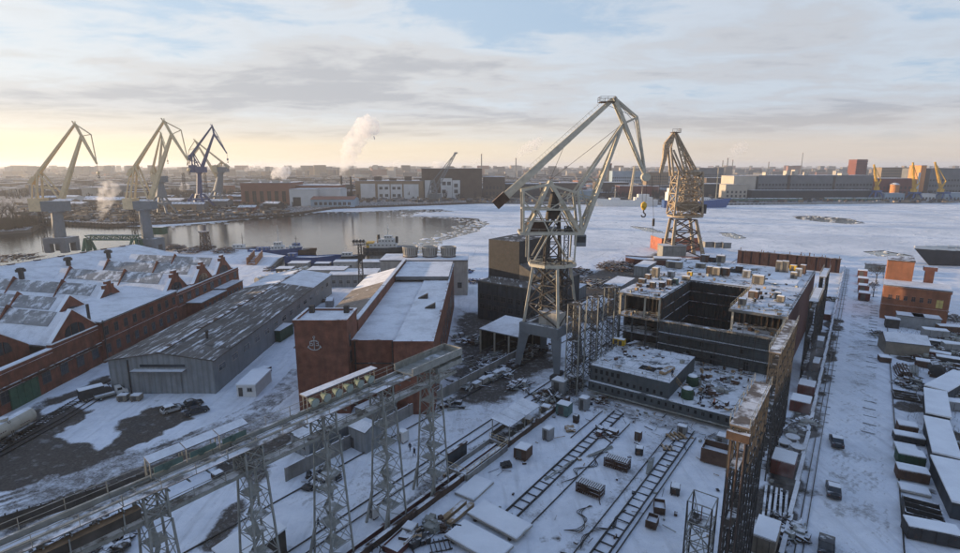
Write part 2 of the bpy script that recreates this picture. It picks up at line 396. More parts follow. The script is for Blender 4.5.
# tyre tracks
for k in range(7):
    o_ = k*2.2
    track([(-71.69, 69.28, 0)[:2], (-65.05, 78.15, 0)[:2], (-55.91, 91.08, 0)[:2], (-49.82, 102.62, 0)[:2], (-47+k*0.6, 110), (-46+k*0.7, 135), (-47+k*0.5, 170)] if k < 3 else
          [(-95+o_, 60), (-70+o_, 82), (-52+o_*0.5, 100), (-46+o_*0.3, 120), (-45, 150)], 0.66, 0.4, 1.7)
track([(-27.71, 61.46, 0), (-10.6, 85.81, 0), (16.11, 124.56, 0), (57.54, 185.38, 0)], 0.42, 0.6, 2.0)
for k in range(9): track([Y(42, -63.5+k*0.55+R.uniform(-.3,.3)), Y(100, -63+k*0.5), Y(170, -61+k*0.3)], 0.5, 0.3, 1.7)
for k in range(8): track([Y(60, 0.5+k*0.9+R.uniform(-.4,.4)), Y(130, 0.2+k*0.7), Y(200, -0.5+k*0.5), Y(300, -2+k*0.7)], 0.5, 0.3, 1.6)
for o_ in (0, 3.3, 6.4): track([Y(40, -60-o_), Y(90, -60.5-o_), Y(140, -60-o_)], 0.32, 0.4, 1.8)
# the cluttered strips: between the halls, beside the slip, the storage yard
blob([(-8, 105), (-8, 185), (14, 165), (22, 130), (6, 108)], 0.72, 6)
blob([Y(105,-78), Y(150,-78), Y(170,-62), Y(310,-66), Y(310,-100), Y(190,-110), Y(150,-100)], 0.8, 8)
blob([Y(50,-8), Y(210,-9), Y(210,-4.5), Y(50,-3.5)], 0.92, 2)
blob([Y(45,-52.5), Y(104,-52.5), Y(104,-49), Y(45,-49)], 0.6, 3)
for k in range(90):
    s_ = R.uniform(95, 215); t_ = R.uniform(10.5, 38)
    p = Y(s_, t_); r_ = R.uniform(0.6, 2.6)
    d = np.hypot(gx-p.x, (gy-p.y)) + wob*0.6
    np.maximum(dirt, np.clip((r_-d)/1.2+0.4, 0, 1)*R.uniform(0.5, 0.95), out=dirt)
for k in range(70):
    s_ = R.uniform(50, 104); t_ = R.uniform(-46, -14); p = Y(s_, t_); r_ = R.uniform(0.1, 0.8)
    d = np.hypot(gx-p.x, gy-p.y) + wob*0.45
    np.maximum(dirt, np.clip((r_-d)/1.0+0.3, 0, 1)*R.uniform(0.3, 0.7), out=dirt)
hgt = (vnoise(gx, gy, 2.2, 3)-0.5)*0.16 + (vnoise(gx, gy, 7, 4)-0.5)*0.12 - dirt*0.06
inside = poly_mask(gx, gy, near)
idx = -np.ones(gx.shape, int)
keep = inside[:-1,:-1] & inside[1:,:-1] & inside[:-1,1:] & inside[1:,1:]
use = np.zeros(gx.shape, bool)
for a in (0, 1):
    for b_ in (0, 1): use[a:ny-1+a, b_:nx-1+b_] |= keep
idx[use] = np.arange(use.sum())
vv = np.stack([gx[use], gy[use], hgt[use]-0.12], 1)
jj, ii = np.nonzero(keep)
ff = np.stack([idx[jj,ii], idx[jj,ii+1], idx[jj+1,ii+1], idx[jj+1,ii]], 1)
me = bpy.data.meshes.new('ground'); me.from_pydata(vv.tolist(), [], ff.tolist())
at_ = me.attributes.new('dirt', 'FLOAT', 'POINT'); at_.data.foreach_set('value', dirt[use].astype('f'))
me.polygons.foreach_set('use_smooth', [True]*len(me.polygons)); me.update()

def ground_mat():
    m = bpy.data.materials.new('trodden_snow_ground'); m.use_nodes = True; nt = m.node_tree; L = nt.links.new
    b = nt.nodes['Principled BSDF']
    g = nt.nodes.new('ShaderNodeNewGeometry'); a = nt.nodes.new('ShaderNodeAttribute'); a.attribute_name = 'dirt'
    def noi(s_, d, stretch=None, rot=0):
        n = nt.nodes.new('ShaderNodeTexNoise'); n.inputs['Scale'].default_value = s_; n.inputs['Detail'].default_value = d; n.inputs['Roughness'].default_value = 0.65
        if stretch:
            mp = nt.nodes.new('ShaderNodeMapping'); mp.inputs['Rotation'].default_value = (0,0,rot); mp.inputs['Scale'].default_value = stretch; L(g.outputs[0], mp.inputs[0]); L(mp.outputs[0], n.inputs[0])
        else: L(g.outputs[0], n.inputs[0])
        return n.outputs[0]
    def ramp(x, p, q, c=0.0, d=1.0):
        n = nt.nodes.new('ShaderNodeMapRange'); n.inputs[1].default_value = p; n.inputs[2].default_value = q; n.inputs[3].default_value = c; n.inputs[4].default_value = d; L(x, n.inputs[0]); return n.outputs[0]
    def mt(op, x, y):
        n = nt.nodes.new('ShaderNodeMath'); n.operation = op
        for i, k in enumerate((x, y)):
            if isinstance(k, (int, float)): n.inputs[i].default_value = k
            else: L(k, n.inputs[i])
        return n.outputs[0]
    def mix(f, x, y):
        n = nt.nodes.new('ShaderNodeMix'); n.data_type = 'RGBA'
        for s_, k in ((n.inputs[0], f), (n.inputs[6], x), (n.inputs[7], y)):
            if isinstance(k, tuple): s_.default_value = (*k, 1)
            elif isinstance(k, (int, float)): s_.default_value = k
            else: L(k, s_)
        return n.outputs[2]
    big = noi(0.08, 5); mid = noi(0.5, 6); fine = noi(3.0, 4); strk = noi(0.6, 4, (1.0, 0.12, 1), BA)
    snow = mix(ramp(mid, 0.3, 0.7), (0.68, 0.72, 0.78), (0.83, 0.86, 0.90))
    snow = mix(mt('MULTIPLY', ramp(strk, 0.5, 0.75), 0.4), snow, (0.30, 0.31, 0.32))
    snow = mix(mt('MULTIPLY', ramp(big, 0.5, 0.68), 0.22), snow, (0.36, 0.37, 0.38))
    speck = noi(1.6, 8)
    snow = mix(mt('MULTIPLY', ramp(speck, 0.60, 0.72), 0.4), snow, (0.22, 0.215, 0.21))
    mud = mix(ramp(fine, 0.3, 0.7), (0.055, 0.047, 0.04), (0.12, 0.105, 0.09))
    mud = mix(mt('MULTIPLY', ramp(mid, 0.55, 0.72), 0.6), mud, (0.34, 0.34, 0.35))
    f = mt('ADD', a.outputs['Fac'], mt('ADD', mt('MULTIPLY', mt('SUBTRACT', mid, 0.5), 0.9), mt('MULTIPLY', mt('SUBTRACT', fine, 0.5), 0.55)))
    f = ramp(f, 0.32, 0.66)
    L(mix(f, snow, mud), b.inputs['Base Color']); b.inputs['Roughness'].default_value = 0.85; b.inputs['Specular IOR Level'].default_value = 0.25
    bp = nt.nodes.new('ShaderNodeBump'); bp.inputs['Strength'].default_value = 0.5; bp.inputs['Distance'].default_value = 0.15
    L(mt('ADD', mid, mt('MULTIPLY', fine, 0.5)), bp.inputs['Height']); L(bp.outputs[0], b.inputs['Normal'])
    return m
M_ground = ground_mat(); me.materials.append(M_ground)
go = bpy.data.objects.new('ground', me); COL.objects.link(go); tag(go, kind='structure')
# quay body under the fine grid (edge walls down into the river) and the land outside the grid
q = MB(); q.ext([(p[0], p[1]) for p in near], -6.0, -0.45); tag(q.build('quay', M_concrete), kind='structure')
q = MB()
for x0, x1, y0, y1 in ((-900,GX0,-400,120), (GX0,GX1,-400,GY0+0.5), (GX1,1500,-400,130), (-420,GX0+0.5,120,236), (GX0-80,GX0+0.5,235.9,302), (GX1-0.5,290,130,282)):
    q.face([(x0,y0,-0.2),(x1,y0,-0.2),(x1,y1,-0.2),(x0,y1,-0.2)])
tag(q.build('ground', M_ground), kind='structure')
# river
def water_mat():
    m = bpy.data.materials.new('river_water'); m.use_nodes = True; nt = m.node_tree; b = nt.nodes['Principled BSDF']; L = nt.links.new
    b.inputs['Base Color'].default_value = (0.022, 0.022, 0.02, 1); b.inputs['Roughness'].default_value = 0.07; b.inputs['IOR'].default_value = 1.33
    g = nt.nodes.new('ShaderNodeNewGeometry'); mp = nt.nodes.new('ShaderNodeMapping'); mp.inputs['Scale'].default_value = (0.5, 1.2, 1); L(g.outputs[0], mp.inputs[0])
    n = nt.nodes.new('ShaderNodeTexNoise'); n.inputs['Scale'].default_value = 0.35; n.inputs['Detail'].default_value = 6; L(mp.outputs[0], n.inputs[0])
    bp = nt.nodes.new('ShaderNodeBump'); bp.inputs['Strength'].default_value = 0.22; bp.inputs['Distance'].default_value = 0.5; L(n.outputs[0], bp.inputs['Height']); L(bp.outputs[0], b.inputs['Normal'])
    return m
M_water = water_mat()
q = MB(); q.face([(-2500,-300,WATER),(3000,-300,WATER),(3000,1300,WATER),(-2500,1300,WATER)]); tag(q.build('river', M_water), kind='structure')
FAR = [(-2500, 300), (-700, 330), (-393.92, 386.71, 0)[:2], (-363.12, 430.83, 0)[:2], (-402.94, 495.01, 0)[:2], (-325.75, 468.87, 0)[:2], (-278.53, 495.01, 0)[:2], (-240.3, 534.64, 0)[:2], (-199.81, 593.88, 0)[:2], (-180.59, 667.57, 0)[:2], (0, 761.73, 0)[:2], (165.61, 740.86, 0)[:2], (326.8, 730.85, 0)[:2], (700.3, 783.79, 0)[:2], (1500, 860), (3000, 900)]
M_farland = mat('far_snow_land', (0.10, 0.095, 0.09), 0.9, 0.45, 0.02, snow=0.42, bump=0.0, grime=0.0)
farpoly = FAR + [(26000, 4000), (26000, 26000), (-26000, 26000), (-26000, 4000), (-26000, 400)]
q = MB(); q.ext(farpoly, -6.0, -0.3); tag(q.build('far_bank', M_farland), kind='structure')
# ice sheet: a jagged outline with open water on the left and a few leads
ice_edge = [(-24.7, 325.2, -2.6), (-29.55, 354.6, -2.6), (-18.65, 395.22, -2.6), (-1.63, 432.14, -2.6), (9.26, 493.25, -2.6), (-2.03, 540.81, -2.6), (-31.6, 562.44, -2.6), (-75.21, 573.91, -2.6), (-68.58, 611.24, -2.6), (-29.52, 631.75, -2.6), (-49.4, 661.3, -2.6), (-97.67, 653.66, -2.6), (-140.14, 624.76, -2.6), (-175.17, 624.76, -2.6), (-212.64, 598.28, -2.6), (-233.12, 540.81, -2.6), (-254.46, 502.09, -2.6), (-281.8, 468.45, -2.6)]
def jag(pts, step, amp, seed, closed=False):
    r = random.Random(seed); out = []; P = [Vector((p[0], p[1])) for p in pts]
    n = len(P)
    for i in range(n if closed else n-1):
        a, b_ = P[i], P[(i+1) % n]; d = b_-a; k = max(1, int(d.length/step)); nr = Vector((-d.y, d.x)).normalized()
        for j in range(k):
            f = j/k; out.append(a + d*f + (nr*r.uniform(-amp, amp) if j else nr*r.uniform(-amp, amp)*0.4) + d.normalized()*r.uniform(-0.3, 0.3)*step)
    if not closed: out.append(P[-1])
    return [(p.x, p.y) for p in out]
far_in = [(p[0]-2, p[1]+6) for p in FAR[5:]]
near_in = [(p[0], p[1]-6) for p in SHORE if p[0] > -20][::-1]
outline = [near_in[-1]] + jag(ice_edge, 9, 3.2, 3) + far_in + near_in[:-1]
holes = [jag(h, 6, 1.5, 10+i, True) for i, h in enumerate((
    [(331.88, 568.12, -2.6),(359.91, 573.91, -2.6),(375.02, 540.81, -2.6),(360.61, 497.63, -2.6),(339.76, 488.94, -2.6),(326.15, 511.25, -2.6),(319.3, 535.65, -2.6)],
    [(190.82, 425.52, -2.6),(202.05, 425.52, -2.6),(199.95, 395.22, -2.6),(187.29, 384.24, -2.6),(185.71, 406.82, -2.6)],
    [(238.61, 329.1, -2.6),(255.95, 333.1, -2.6),(257.85, 313.99, -2.6),(254.31, 300.17, -2.6),(241.59, 298.52, -2.6),(234.94, 310.42, -2.6)],
    [(132.51, 476.44, -2.6),(147.29, 460.72, -2.6),(148.52, 419.11, -2.6),(139.51, 425.52, -2.6),(133.02, 453.23, -2.6)]))]
def ice_mat():
    m = bpy.data.materials.new('river_ice'); m.use_nodes = True; nt = m.node_tree; b = nt.nodes['Principled BSDF']; L = nt.links.new
    g = nt.nodes.new('ShaderNodeNewGeometry')
    def noi(s_, d, ro=0.65):
        n = nt.nodes.new('ShaderNodeTexNoise'); n.inputs['Scale'].default_value = s_; n.inputs['Detail'].default_value = d; n.inputs['Roughness'].default_value = ro; L(g.outputs[0], n.inputs[0]); return n.outputs[0]
    def ramp(x, p, q_):
        n = nt.nodes.new('ShaderNodeMapRange'); n.inputs[1].default_value = p; n.inputs[2].default_value = q_; L(x, n.inputs[0]); return n.outputs[0]
    def mix(f, x, y):
        n = nt.nodes.new('ShaderNodeMix'); n.data_type = 'RGBA'
        for s_, k in ((n.inputs[0], f), (n.inputs[6], x), (n.inputs[7], y)):
            if isinstance(k, tuple): s_.default_value = (*k, 1)
            else: L(k, s_)
        return n.outputs[2]
    v = nt.nodes.new('ShaderNodeTexVoronoi'); v.feature = 'DISTANCE_TO_EDGE'; v.inputs['Scale'].default_value = 0.055; L(g.outputs[0], v.inputs[0])
    c = mix(ramp(noi(0.02, 7), 0.35, 0.65), (0.72, 0.75, 0.78), (0.93, 0.94, 0.95))
    c = mix(ramp(noi(0.012, 6, 0.6), 0.5, 0.62), c, (0.62, 0.66, 0.71))
    c = mix(ramp(noi(0.07, 9, 0.85), 0.5, 0.62), c, (0.55, 0.60, 0.65))
    c = mix(ramp(noi(0.9, 5, 0.85), 0.56, 0.66), c, (0.46, 0.50, 0.55))
    n = nt.nodes.new('ShaderNodeMath'); n.operation = 'LESS_THAN'; L(v.outputs['Distance'], n.inputs[0]); n.inputs[1].default_value = 0.02
    n2 = nt.nodes.new('ShaderNodeMath'); n2.operation = 'MULTIPLY'; L(n.outputs[0], n2.inputs[0]); n2.inputs[1].default_value = 0.35
    c = mix(n2.outputs[0], c, (0.40, 0.44, 0.48))
    L(c, b.inputs['Base Color']); b.inputs['Roughness'].default_value = 0.7
    bp = nt.nodes.new('ShaderNodeBump'); bp.inputs['Strength'].default_value = 0.6; bp.inputs['Distance'].default_value = 0.6; L(noi(0.5, 6), bp.inputs['Height']); L(bp.outputs[0], b.inputs['Normal'])
    return m
M_ice = ice_mat()
def fill(name, loops, z, m, kind):
    cu = bpy.data.curves.new(name, 'CURVE'); cu.dimensions = '2D'; cu.fill_mode = 'FRONT'
    for lp in loops:
        sp = cu.splines.new('POLY'); sp.points.add(len(lp)-1); sp.use_cyclic_u = True
        for p_, c in zip(sp.points, lp): p_.co = (c[0], c[1], 0, 1)
    o = bpy.data.objects.new(name, cu); COL.objects.link(o)
    dg = bpy.context.evaluated_depsgraph_get(); me = bpy.data.meshes.new_from_object(o.evaluated_get(dg))
    COL.objects.unlink(o); bpy.data.objects.remove(o)
    me.materials.clear(); me.materials.append(m)
    o = bpy.data.objects.new(name, me); COL.objects.link(o); o.location.z = z; return tag(o, kind=kind)
M_ice.node_tree.nodes['Principled BSDF'].inputs['Specular IOR Level'].default_value = 0.35
fill('ice', [outline] + holes, WATER+0.22, M_ice, 'structure')
# loose floes along the edge and in the leads: too many to count
q = MB(); r = random.Random(5)
def floe(x, y, rad):
    n = r.randint(5, 8); ph = r.uniform(0, 6.28)
    P = [(x + rad*r.uniform(0.7, 1.15)*cos(ph+2*pi*k/n), y + rad*r.uniform(0.7, 1.15)*sin(ph+2*pi*k/n)) for k in range(n)]
    q.ext(P, WATER-0.1, WATER + r.uniform(0.06, 0.2))
ep = outline[1:len(jag(ice_edge, 9, 3.2, 3))]
for (x, y) in ep:
    for k in range(9): floe(x + r.gauss(-7, 9), y + r.gauss(0, 9), r.uniform(0.4, 2.6))
for h in holes:
    for (x, y) in h:
        for k in range(2): floe(x + r.gauss(0, 5), y + r.gauss(0, 5), r.uniform(0.3, 1.6))
for k in range(2200):
    x = r.uniform(60, 700); y = r.uniform(305, 720)
    if x/y > 1.05: continue
    q.mat(r.choice((0, 0, 1))); rad = r.uniform(0.5, 2.4)*(y/420); n = r.randint(4, 6); ph = r.uniform(0, 6)
    P = [(x + rad*r.uniform(0.6, 1.2)*cos(ph+2*pi*j/n), y + rad*r.uniform(0.6, 1.2)*sin(ph+2*pi*j/n)) for j in range(n)]
    q.ext(P, WATER+0.1, WATER+0.225+r.uniform(0.01, 0.05))
q.build('ice_floes', [M_ice, mat('grey_ice', (0.50,0.55,0.61), 0.7, 0.2, 0.2), mat('white_ice', (0.86,0.88,0.9), 0.8, 0.08, 0.3)], kind='stuff')

# ---------------------------------------------------------------- generic building
WIN = {}
def window_proto(w, h, fm, gm):
    k = (round(w,2), round(h,2), fm.name, gm.name)
    if k not in WIN:
        m = MB(); m.mat(1).box(-w/2, w/2, -0.03, 0.1, 0, h)
        m.mat(0)
        t = min(0.16, w*0.12)
        m.box(-w/2-0.1, w/2+0.1, -0.09, 0.05, -0.14, 0.0); m.box(-w/2-0.05, -w/2+t*0.4, -0.06, 0.05, 0, h); m.box(w/2-t*0.4, w/2+0.05, -0.06, 0.05, 0, h)
        m.box(-w/2-0.05, w/2+0.05, -0.06, 0.05, h-0.05, h+0.1)
        if w > 0.7: m.box(-0.04, 0.04, -0.055, 0.05, 0, h-0.05)
        if h > 1.2: m.box(-w/2, w/2, -0.05, 0.05, h*0.6, h*0.6+0.07)
        me = bpy.data.meshes.new('window'); me.from_pydata(m.v, [], m.f); me.materials.append(fm); me.materials.append(gm)
        me.polygons.foreach_set('material_index', m.m); WIN[k] = me
    return WIN[k]
M_frame = mat('window_frame', (0.30, 0.29, 0.27), 0.7, 0.2, 0.8)
M_darkframe = mat('dark_frame', (0.09, 0.085, 0.08), 0.7, 0.2, 0.8)
def window(parent, p, rz, w, h, fm=None, gm=None, name='window'):
    o = bpy.data.objects.new(name, window_proto(w, h, fm or M_frame, gm or M_glass)); COL.objects.link(o)
    o.parent = parent; o.location = p; o.rotation_euler = (0, 0, rz); return o
def wins(parent, W, D, spec):
    """spec: (face, u0, u1, cols, z0, dz, rows, w, h[, frame, glass]); u runs along the face"""
    face, u0, u1, cols, z0, dz, rows, w, h = spec[:9]; fm = spec[9] if len(spec) > 9 else None; gm = spec[10] if len(spec) > 10 else None
    for c in range(cols):
        u = u0 + (u1-u0)*(c+0.5)/cols
        for r_ in range(rows):
            z = z0 + dz*r_
            if face == 'f': window(parent, (u, 0, z), 0, w, h, fm, gm)
            elif face == 'b': window(parent, (u, D, z), pi, w, h, fm, gm)
            elif face == 'r': window(parent, (W/2, u, z), pi/2, w, h, fm, gm)
            else: window(parent, (-W/2, u, z), -pi/2, w, h, fm, gm)
def block(name, label, loc, w, d, h, wm, rm, rz=0.0, cat='building', roof='flat', rise=2.0, win=(), group=None, over=0.25, ridge='x'):
    o = empty(name, loc, rz, label, cat, group)
    m = MB()
    if roof == 'gable' and ridge == 'y':
        m.prof([(-w/2,0,-0.3),(w/2,0,-0.3),(w/2,0,h),(0,0,h+rise),(-w/2,0,h)], (0,0,0), (0,d,0))
    elif roof == 'gable':
        m.prof([(-w/2,0,-0.3),(-w/2,d,-0.3),(-w/2,d,h),(-w/2,d/2,h+rise),(-w/2,0,h)], (0,0,0), (w,0,0))
    elif roof == 'shed':
        m.prof([(-w/2,0,-0.3),(-w/2,d,-0.3),(-w/2,d,h+rise),(-w/2,0,h)], (0,0,0), (w,0,0))
    else: m.box(-w/2, w/2, 0, d, -0.3, h)
    m.build('wall', wm, o)
    m = MB(); v = over; e = 0.28
    if roof == 'gable' and ridge == 'y':
        k = rise/(w/2); x = w/2+v
        m.prof([(-x,-v,h-k*v+0.02),(0,-v,h+rise+0.02),(x,-v,h-k*v+0.02),(x,-v,h-k*v+e),(0,-v,h+rise+e),(-x,-v,h-k*v+e)], (0,0,0), (0,d+2*v,0))
    elif roof == 'gable':
        k = rise/(d/2)
        m.prof([(-w/2-v,-v,h-k*v+0.02),(-w/2-v,d/2,h+rise+0.02),(-w/2-v,d+v,h-k*v+0.02),(-w/2-v,d+v,h-k*v+e),(-w/2-v,d/2,h+rise+e),(-w/2-v,-v,h-k*v+e)], (0,0,0), (w+2*v,0,0))
    elif roof == 'shed':
        k = rise/d
        m.prof([(-w/2-v,-v,h-k*v+0.02),(-w/2-v,d+v,h+rise+k*v+0.02),(-w/2-v,d+v,h+rise+k*v+e),(-w/2-v,-v,h-k*v+e)], (0,0,0), (w+2*v,0,0))
    else: m.box(-w/2-v, w/2+v, -v, d+v, h+0.01, h+0.3)
    m.build('roof', rm, o)
    for sp in win: wins(o, w, d, sp)
    return o

# ---------------------------------------------------------------- red brick factory with gabled bays
WX = -98.5
fac = empty('brick_factory', (WX, 150, 0), 0, 'long red brick factory with snowy gabled bays and grey roof lights along the track', 'factory')
def rel(p): return Vector((p[0]-WX, p[1]-150, p[2]))
skew = Vector((-0.972, 0.235, 0))
gw = {}
def bay(yc, xw, z_e, z_a, hw, length, gable=True, stepped=True, lights=6, front=None):
    # ridge runs away from the wall at a slight skew
    base = Vector((xw, yc, 0)); d = skew*length
    m = MB()
    pf = [base + Vector((0,-hw,z_e-0.4)), base + Vector((0,0,z_a-0.4)), base + Vector((0,hw,z_e-0.4)), base + Vector((0,hw,z_e)), base + Vector((0,0,z_a)), base + Vector((0,-hw,z_e))]
    m.prof([rel(p) for p in pf], (0,0,0), d); m.build('roof', M_snowroof, fac)
    if gable:
        m = MB(); t_ = 0.8
        if stepped:
            P = [(-hw,0),(-hw,z_e+0.9),(-hw+1.2,z_e+0.9)]
            n = 4
            P += [(-hw*0.28, z_a-(z_a-z_e)*0.28+0.6), (-hw*0.28, z_a+0.2), (-hw*0.14, z_a+0.2), (-hw*0.14, z_a+1.2)]
            P = P + [(-a, b_) for a, b_ in P[::-1]]
        else: P = [(-hw,0),(-hw,z_e+0.5),(0,z_a+0.8),(hw,z_e+0.5),(hw,0)]
        m.prof([rel(base + Vector((0.3, a, b_))) for a, b_ in P], (0,0,0), (-t_,0,0)); g = m.build('gable_wall', M_brick, fac)
        # snow capping on the coping
        m = MB()
        for (a, b_), (c, e) in zip(P[1:-2], P[2:-1]):
            if abs(c-a) > 0.05: m.bar(rel(base + Vector((-0.1, a, b_+0.12))), rel(base + Vector((-0.1, c, e+0.12))), 1.0, 0.18)
        m.build('coping', M_snow, g)
        # round-headed three-light window
        m = MB(); W, zb = hw*0.42, z_e+0.4
        for k, (u0, u1) in enumerate(((-W, -W*0.42), (-W*0.33, W*0.33), (W*0.42, W))):
            pts = [(u0, zb), (u1, zb)] + [(u, zb + 0.9 + math.sqrt(max(0, W*W-u*u))*0.62) for u in np.linspace(u1, u0, 5)]
            mm = MB(); mm.prof([rel(base + Vector((0.35, a, b_))) for a, b_ in pts], (0,0,0), (0.05,0,0)); mm.build('arched_window', M_glass, g)
    # glazed strips on the slope that faces the slipway
    nrm = Vector((0, -(z_a-z_e), hw)).normalized()
    for k in range(lights):
        a = base + skew*(4 + k*(length-8)/max(1, lights)); b_ = base + skew*(4 + (k+0.985)*(length-8)/max(1, lights))
        def sl(p, f): return p + Vector((0, -hw*f, z_a + (z_e-z_a)*f)) + nrm*0.03
        f0, f1 = 0.02, 0.46
        m = MB(); A, B_, C, D_ = sl(a, f0), sl(b_, f0), sl(b_, f1), sl(a, f1)
        m.solid([rel(x) for x in (A,B_,C,D_)] + [rel(x + nrm*0.14) for x in (A,B_,C,D_)], [(0,1,2,3),(7,6,5,4),(0,4,5,1),(1,5,6,2),(2,6,7,3),(3,7,4,0)])
        m.build('roof_light', M_rooflight, fac)
        if k in (1, 4) and lights > 3:   # little brick firewall between the strips
            q_ = base + skew*(4 + (k+0.95)*(length-8)/lights); m = MB()
            m.prof([rel(q_ + Vector((0, -hw*0.62, z_a + (z_e-z_a)*0.62))), rel(q_ + Vector((0, -hw*0.05, z_a + (z_e-z_a)*0.05+1.3))), rel(q_ + Vector((0, hw*0.3, z_a + (z_e-z_a)*0.3+0.2)))], (0,0,0), skew*0.5)
            m.build('fire_wall', M_brick, fac)
ys = [108.5, 123.8, 139.1, 154.4, 169.7, 185.0, 200.3]
for i, yc in enumerate(ys):
    bay(yc, (WX-5, WX, WX-12, WX-12, WX-1, WX, WX)[i], 9.6, (14.6, 15.4, 15.2, 15.4, 15.6, 15.6, 15.6)[i], 7.65, (60, 62, 48, 46, 46, 44, 42)[i], stepped=i > 2, lights=(7,7,6,6,5,5,4)[i])
# long front wall, in lengths between the bays
for y0, y1, z1 in ((84,116,9.0), (116,131.5,9.9), (162,177,9.9), (177,192.7,9.9), (192.7,212,9.9)):
    m = MB(); m.box(-0.6-y0*0, 0.55, y0-150, y1-150, -0.3, z1); w_ = m.build('wall', M_brick, fac)
    m = MB(); m.box(0.5, 0.75, y0-150, y1-150, z1-1.2, z1-0.8); m.box(0.5, 0.7, y0-150, y1-150, 4.9, 5.15); m.build('cornice', M_brick, w_)
    n = int((y1-y0)/5)
    for k in range(n): window(w_, (0.56, y0-150+(k+0.5)*(y1-y0)/n, 2.0 if y0 < 130 else 6.2), pi/2, 2.3, 2.6, M_darkframe)
    m = MB(); m.box(-0.7, 0.7, y0-150, y1-150, z1, z1+0.22); m.build('coping', M_snow, w_)
# low lean-to nearest the camera
m = MB(); m.prof([(0,84-150,9.0),(-12,84-150,13.5),(-12,84-150,13.9),(0,84-150,9.4)], (0,0,0), (0,17,0)); m.build('roof', M_roofmetal, fac)
# two-storey annex
ann = empty('brick_annex', (WX, 148, 0), 0, 'two-storey red brick annex with flat snowy roof in front of the factory gables', 'annex')
m = MB(); m.prof([(1.2,-17,-0.3),(1.2,-17,10.6),(-15,-17,12.2),(-15,-17,-0.3)], (0,0,0), (0,35,0)); m.build('wall', M_brick, ann)
m = MB(); m.prof([(1.7,-17.3,10.62),(1.7,-17.3,11.0),(-15,-17.3,12.6),(-15,-17.3,12.22)], (0,0,0), (0,35.6,0)); m.build('roof', M_snowroof, ann)
m = MB(); m.box(1.2,1.4,-17,18,5.6,5.9); m.box(1.2,1.45,-17,18,10.0,10.5); m.build('cornice', M_brick, ann)
for k in range(9):
    window(ann, (1.22, -15+k*3.9, 7.0), pi/2, 1.5, 2.2, M_darkframe); window(ann, (1.22, -15+k*3.9, 2.2), pi/2, 1.5, 2.2, M_darkframe)
m = MB(); m.tube((1.6,-16.4,0),(1.6,-16.4,11.2),0.16); m.build('drain_pipe', M_cranedark, ann)
m = MB(); m.tube((-2,-16.0,10.6),(-2,-16.0,15.4),0.35); m.build('flue', M_cranedark, ann)
for (y0, y1, dx_, h, lb) in ((172,190,5.0,5.2,'low brick lean-to with dark patches on its snow roof beside the factory wall'), (191,206,4.0,5.6,'narrow brick lean-to at the river end of the factory wall')):
    block('brick_lean_to', lb, (WX+0.6+dx_/2, y0, 0), dx_, y1-y0, h, M_brick, M_snowroof, 0, 'lean-to', win=[('r', 1, y1-y0-1, 5, 2.0, 0, 1, 1.3, 1.9, M_darkframe)])
# great snow roof behind, towards the left quay
hall = empty('brick_hall', (-150, 195, 0), 0, 'broad hall with one big snow roof and three black vents behind the factory bays', 'hall')
A, B_ = Vector((-170,160,0)), Vector((-152,234,0)); dd = (B_-A).normalized(); nr = Vector((dd.y, -dd.x, 0)); A = A - dd*70
def hr(p): return (p[0]+150, p[1]-195, p[2])
L_ = (B_-A).length
pf = [A - nr*1 + Vector((0,0,-0.3)), A - nr*1 + Vector((0,0,15.6)), A + nr*34 + Vector((0,0,10.0)), A + nr*34 + Vector((0,0,-0.3))]
m = MB(); m.prof([hr(p) for p in pf], (0,0,0), dd*L_); m.build('wall', M_brick, hall)
pf = [A - nr*1.5 + Vector((0,0,15.62)), A - nr*1.5 + Vector((0,0,16.0)), A + nr*34.5 + Vector((0,0,10.3)), A + nr*34.5 + Vector((0,0,10.05))]
m = MB(); m.prof([hr(p) for p in pf], (0,0,0), dd*(L_+0.6)); m.build('roof', M_snowroof, hall)
m = MB()
for k in range(int(L_/9)):
    p = A + dd*(k*9+4) - nr*1.2 + Vector((0,0,16.1)); m.bar(hr(p), hr(p + dd*2.2), 0.8, 0.5)
m.bar(hr(A - nr*1.6 + Vector((0,0,15.9))), hr(A - nr*1.6 + dd*L_ + Vector((0,0,15.9))), 0.35, 0.35); m.build('ridge_cap', M_rust, hall)
for i, p in enumerate(((-151.5, 172.47, 13.4), (-151.27, 192.8, 13.6), (-147.48, 208.88, 13.8))):
    m = MB(); m.cbox(0,0,-1.2,1.1,1.1,3.6); m.cbox(0,0,2.4,2.0,2.0,0.9); m.cbox(0,0,3.3,1.5,1.5,0.4)
    o = m.build('roof_vent', M_cranedark, hall, loc=hr(p))
# green gate in the near wall
m = MB(); m.box(0.56,0.72,0,7.5,-0.1,4.6)
for k in range(5): m.box(0.7,0.8,k*1.75+0.1,k*1.75+0.25,0,4.5)
m.build('gate', M_green, fac, loc=rel((WX, 103.5, 0)))
m = MB(); m.tube(rel((WX+1.0, 96, 5.4)), rel((WX+1.0, 131, 5.4)), 0.22); m.tube(rel((WX+0.9, 96, 4.7)), rel((WX+0.9, 131, 4.7)), 0.12)
for k in range(8): m.bar(rel((WX+0.4, 97+k*4.6, 5.0)), rel((WX+1.2, 97+k*4.6, 5.0)), 0.15)
m.build('wall_pipe', M_rust, fac)

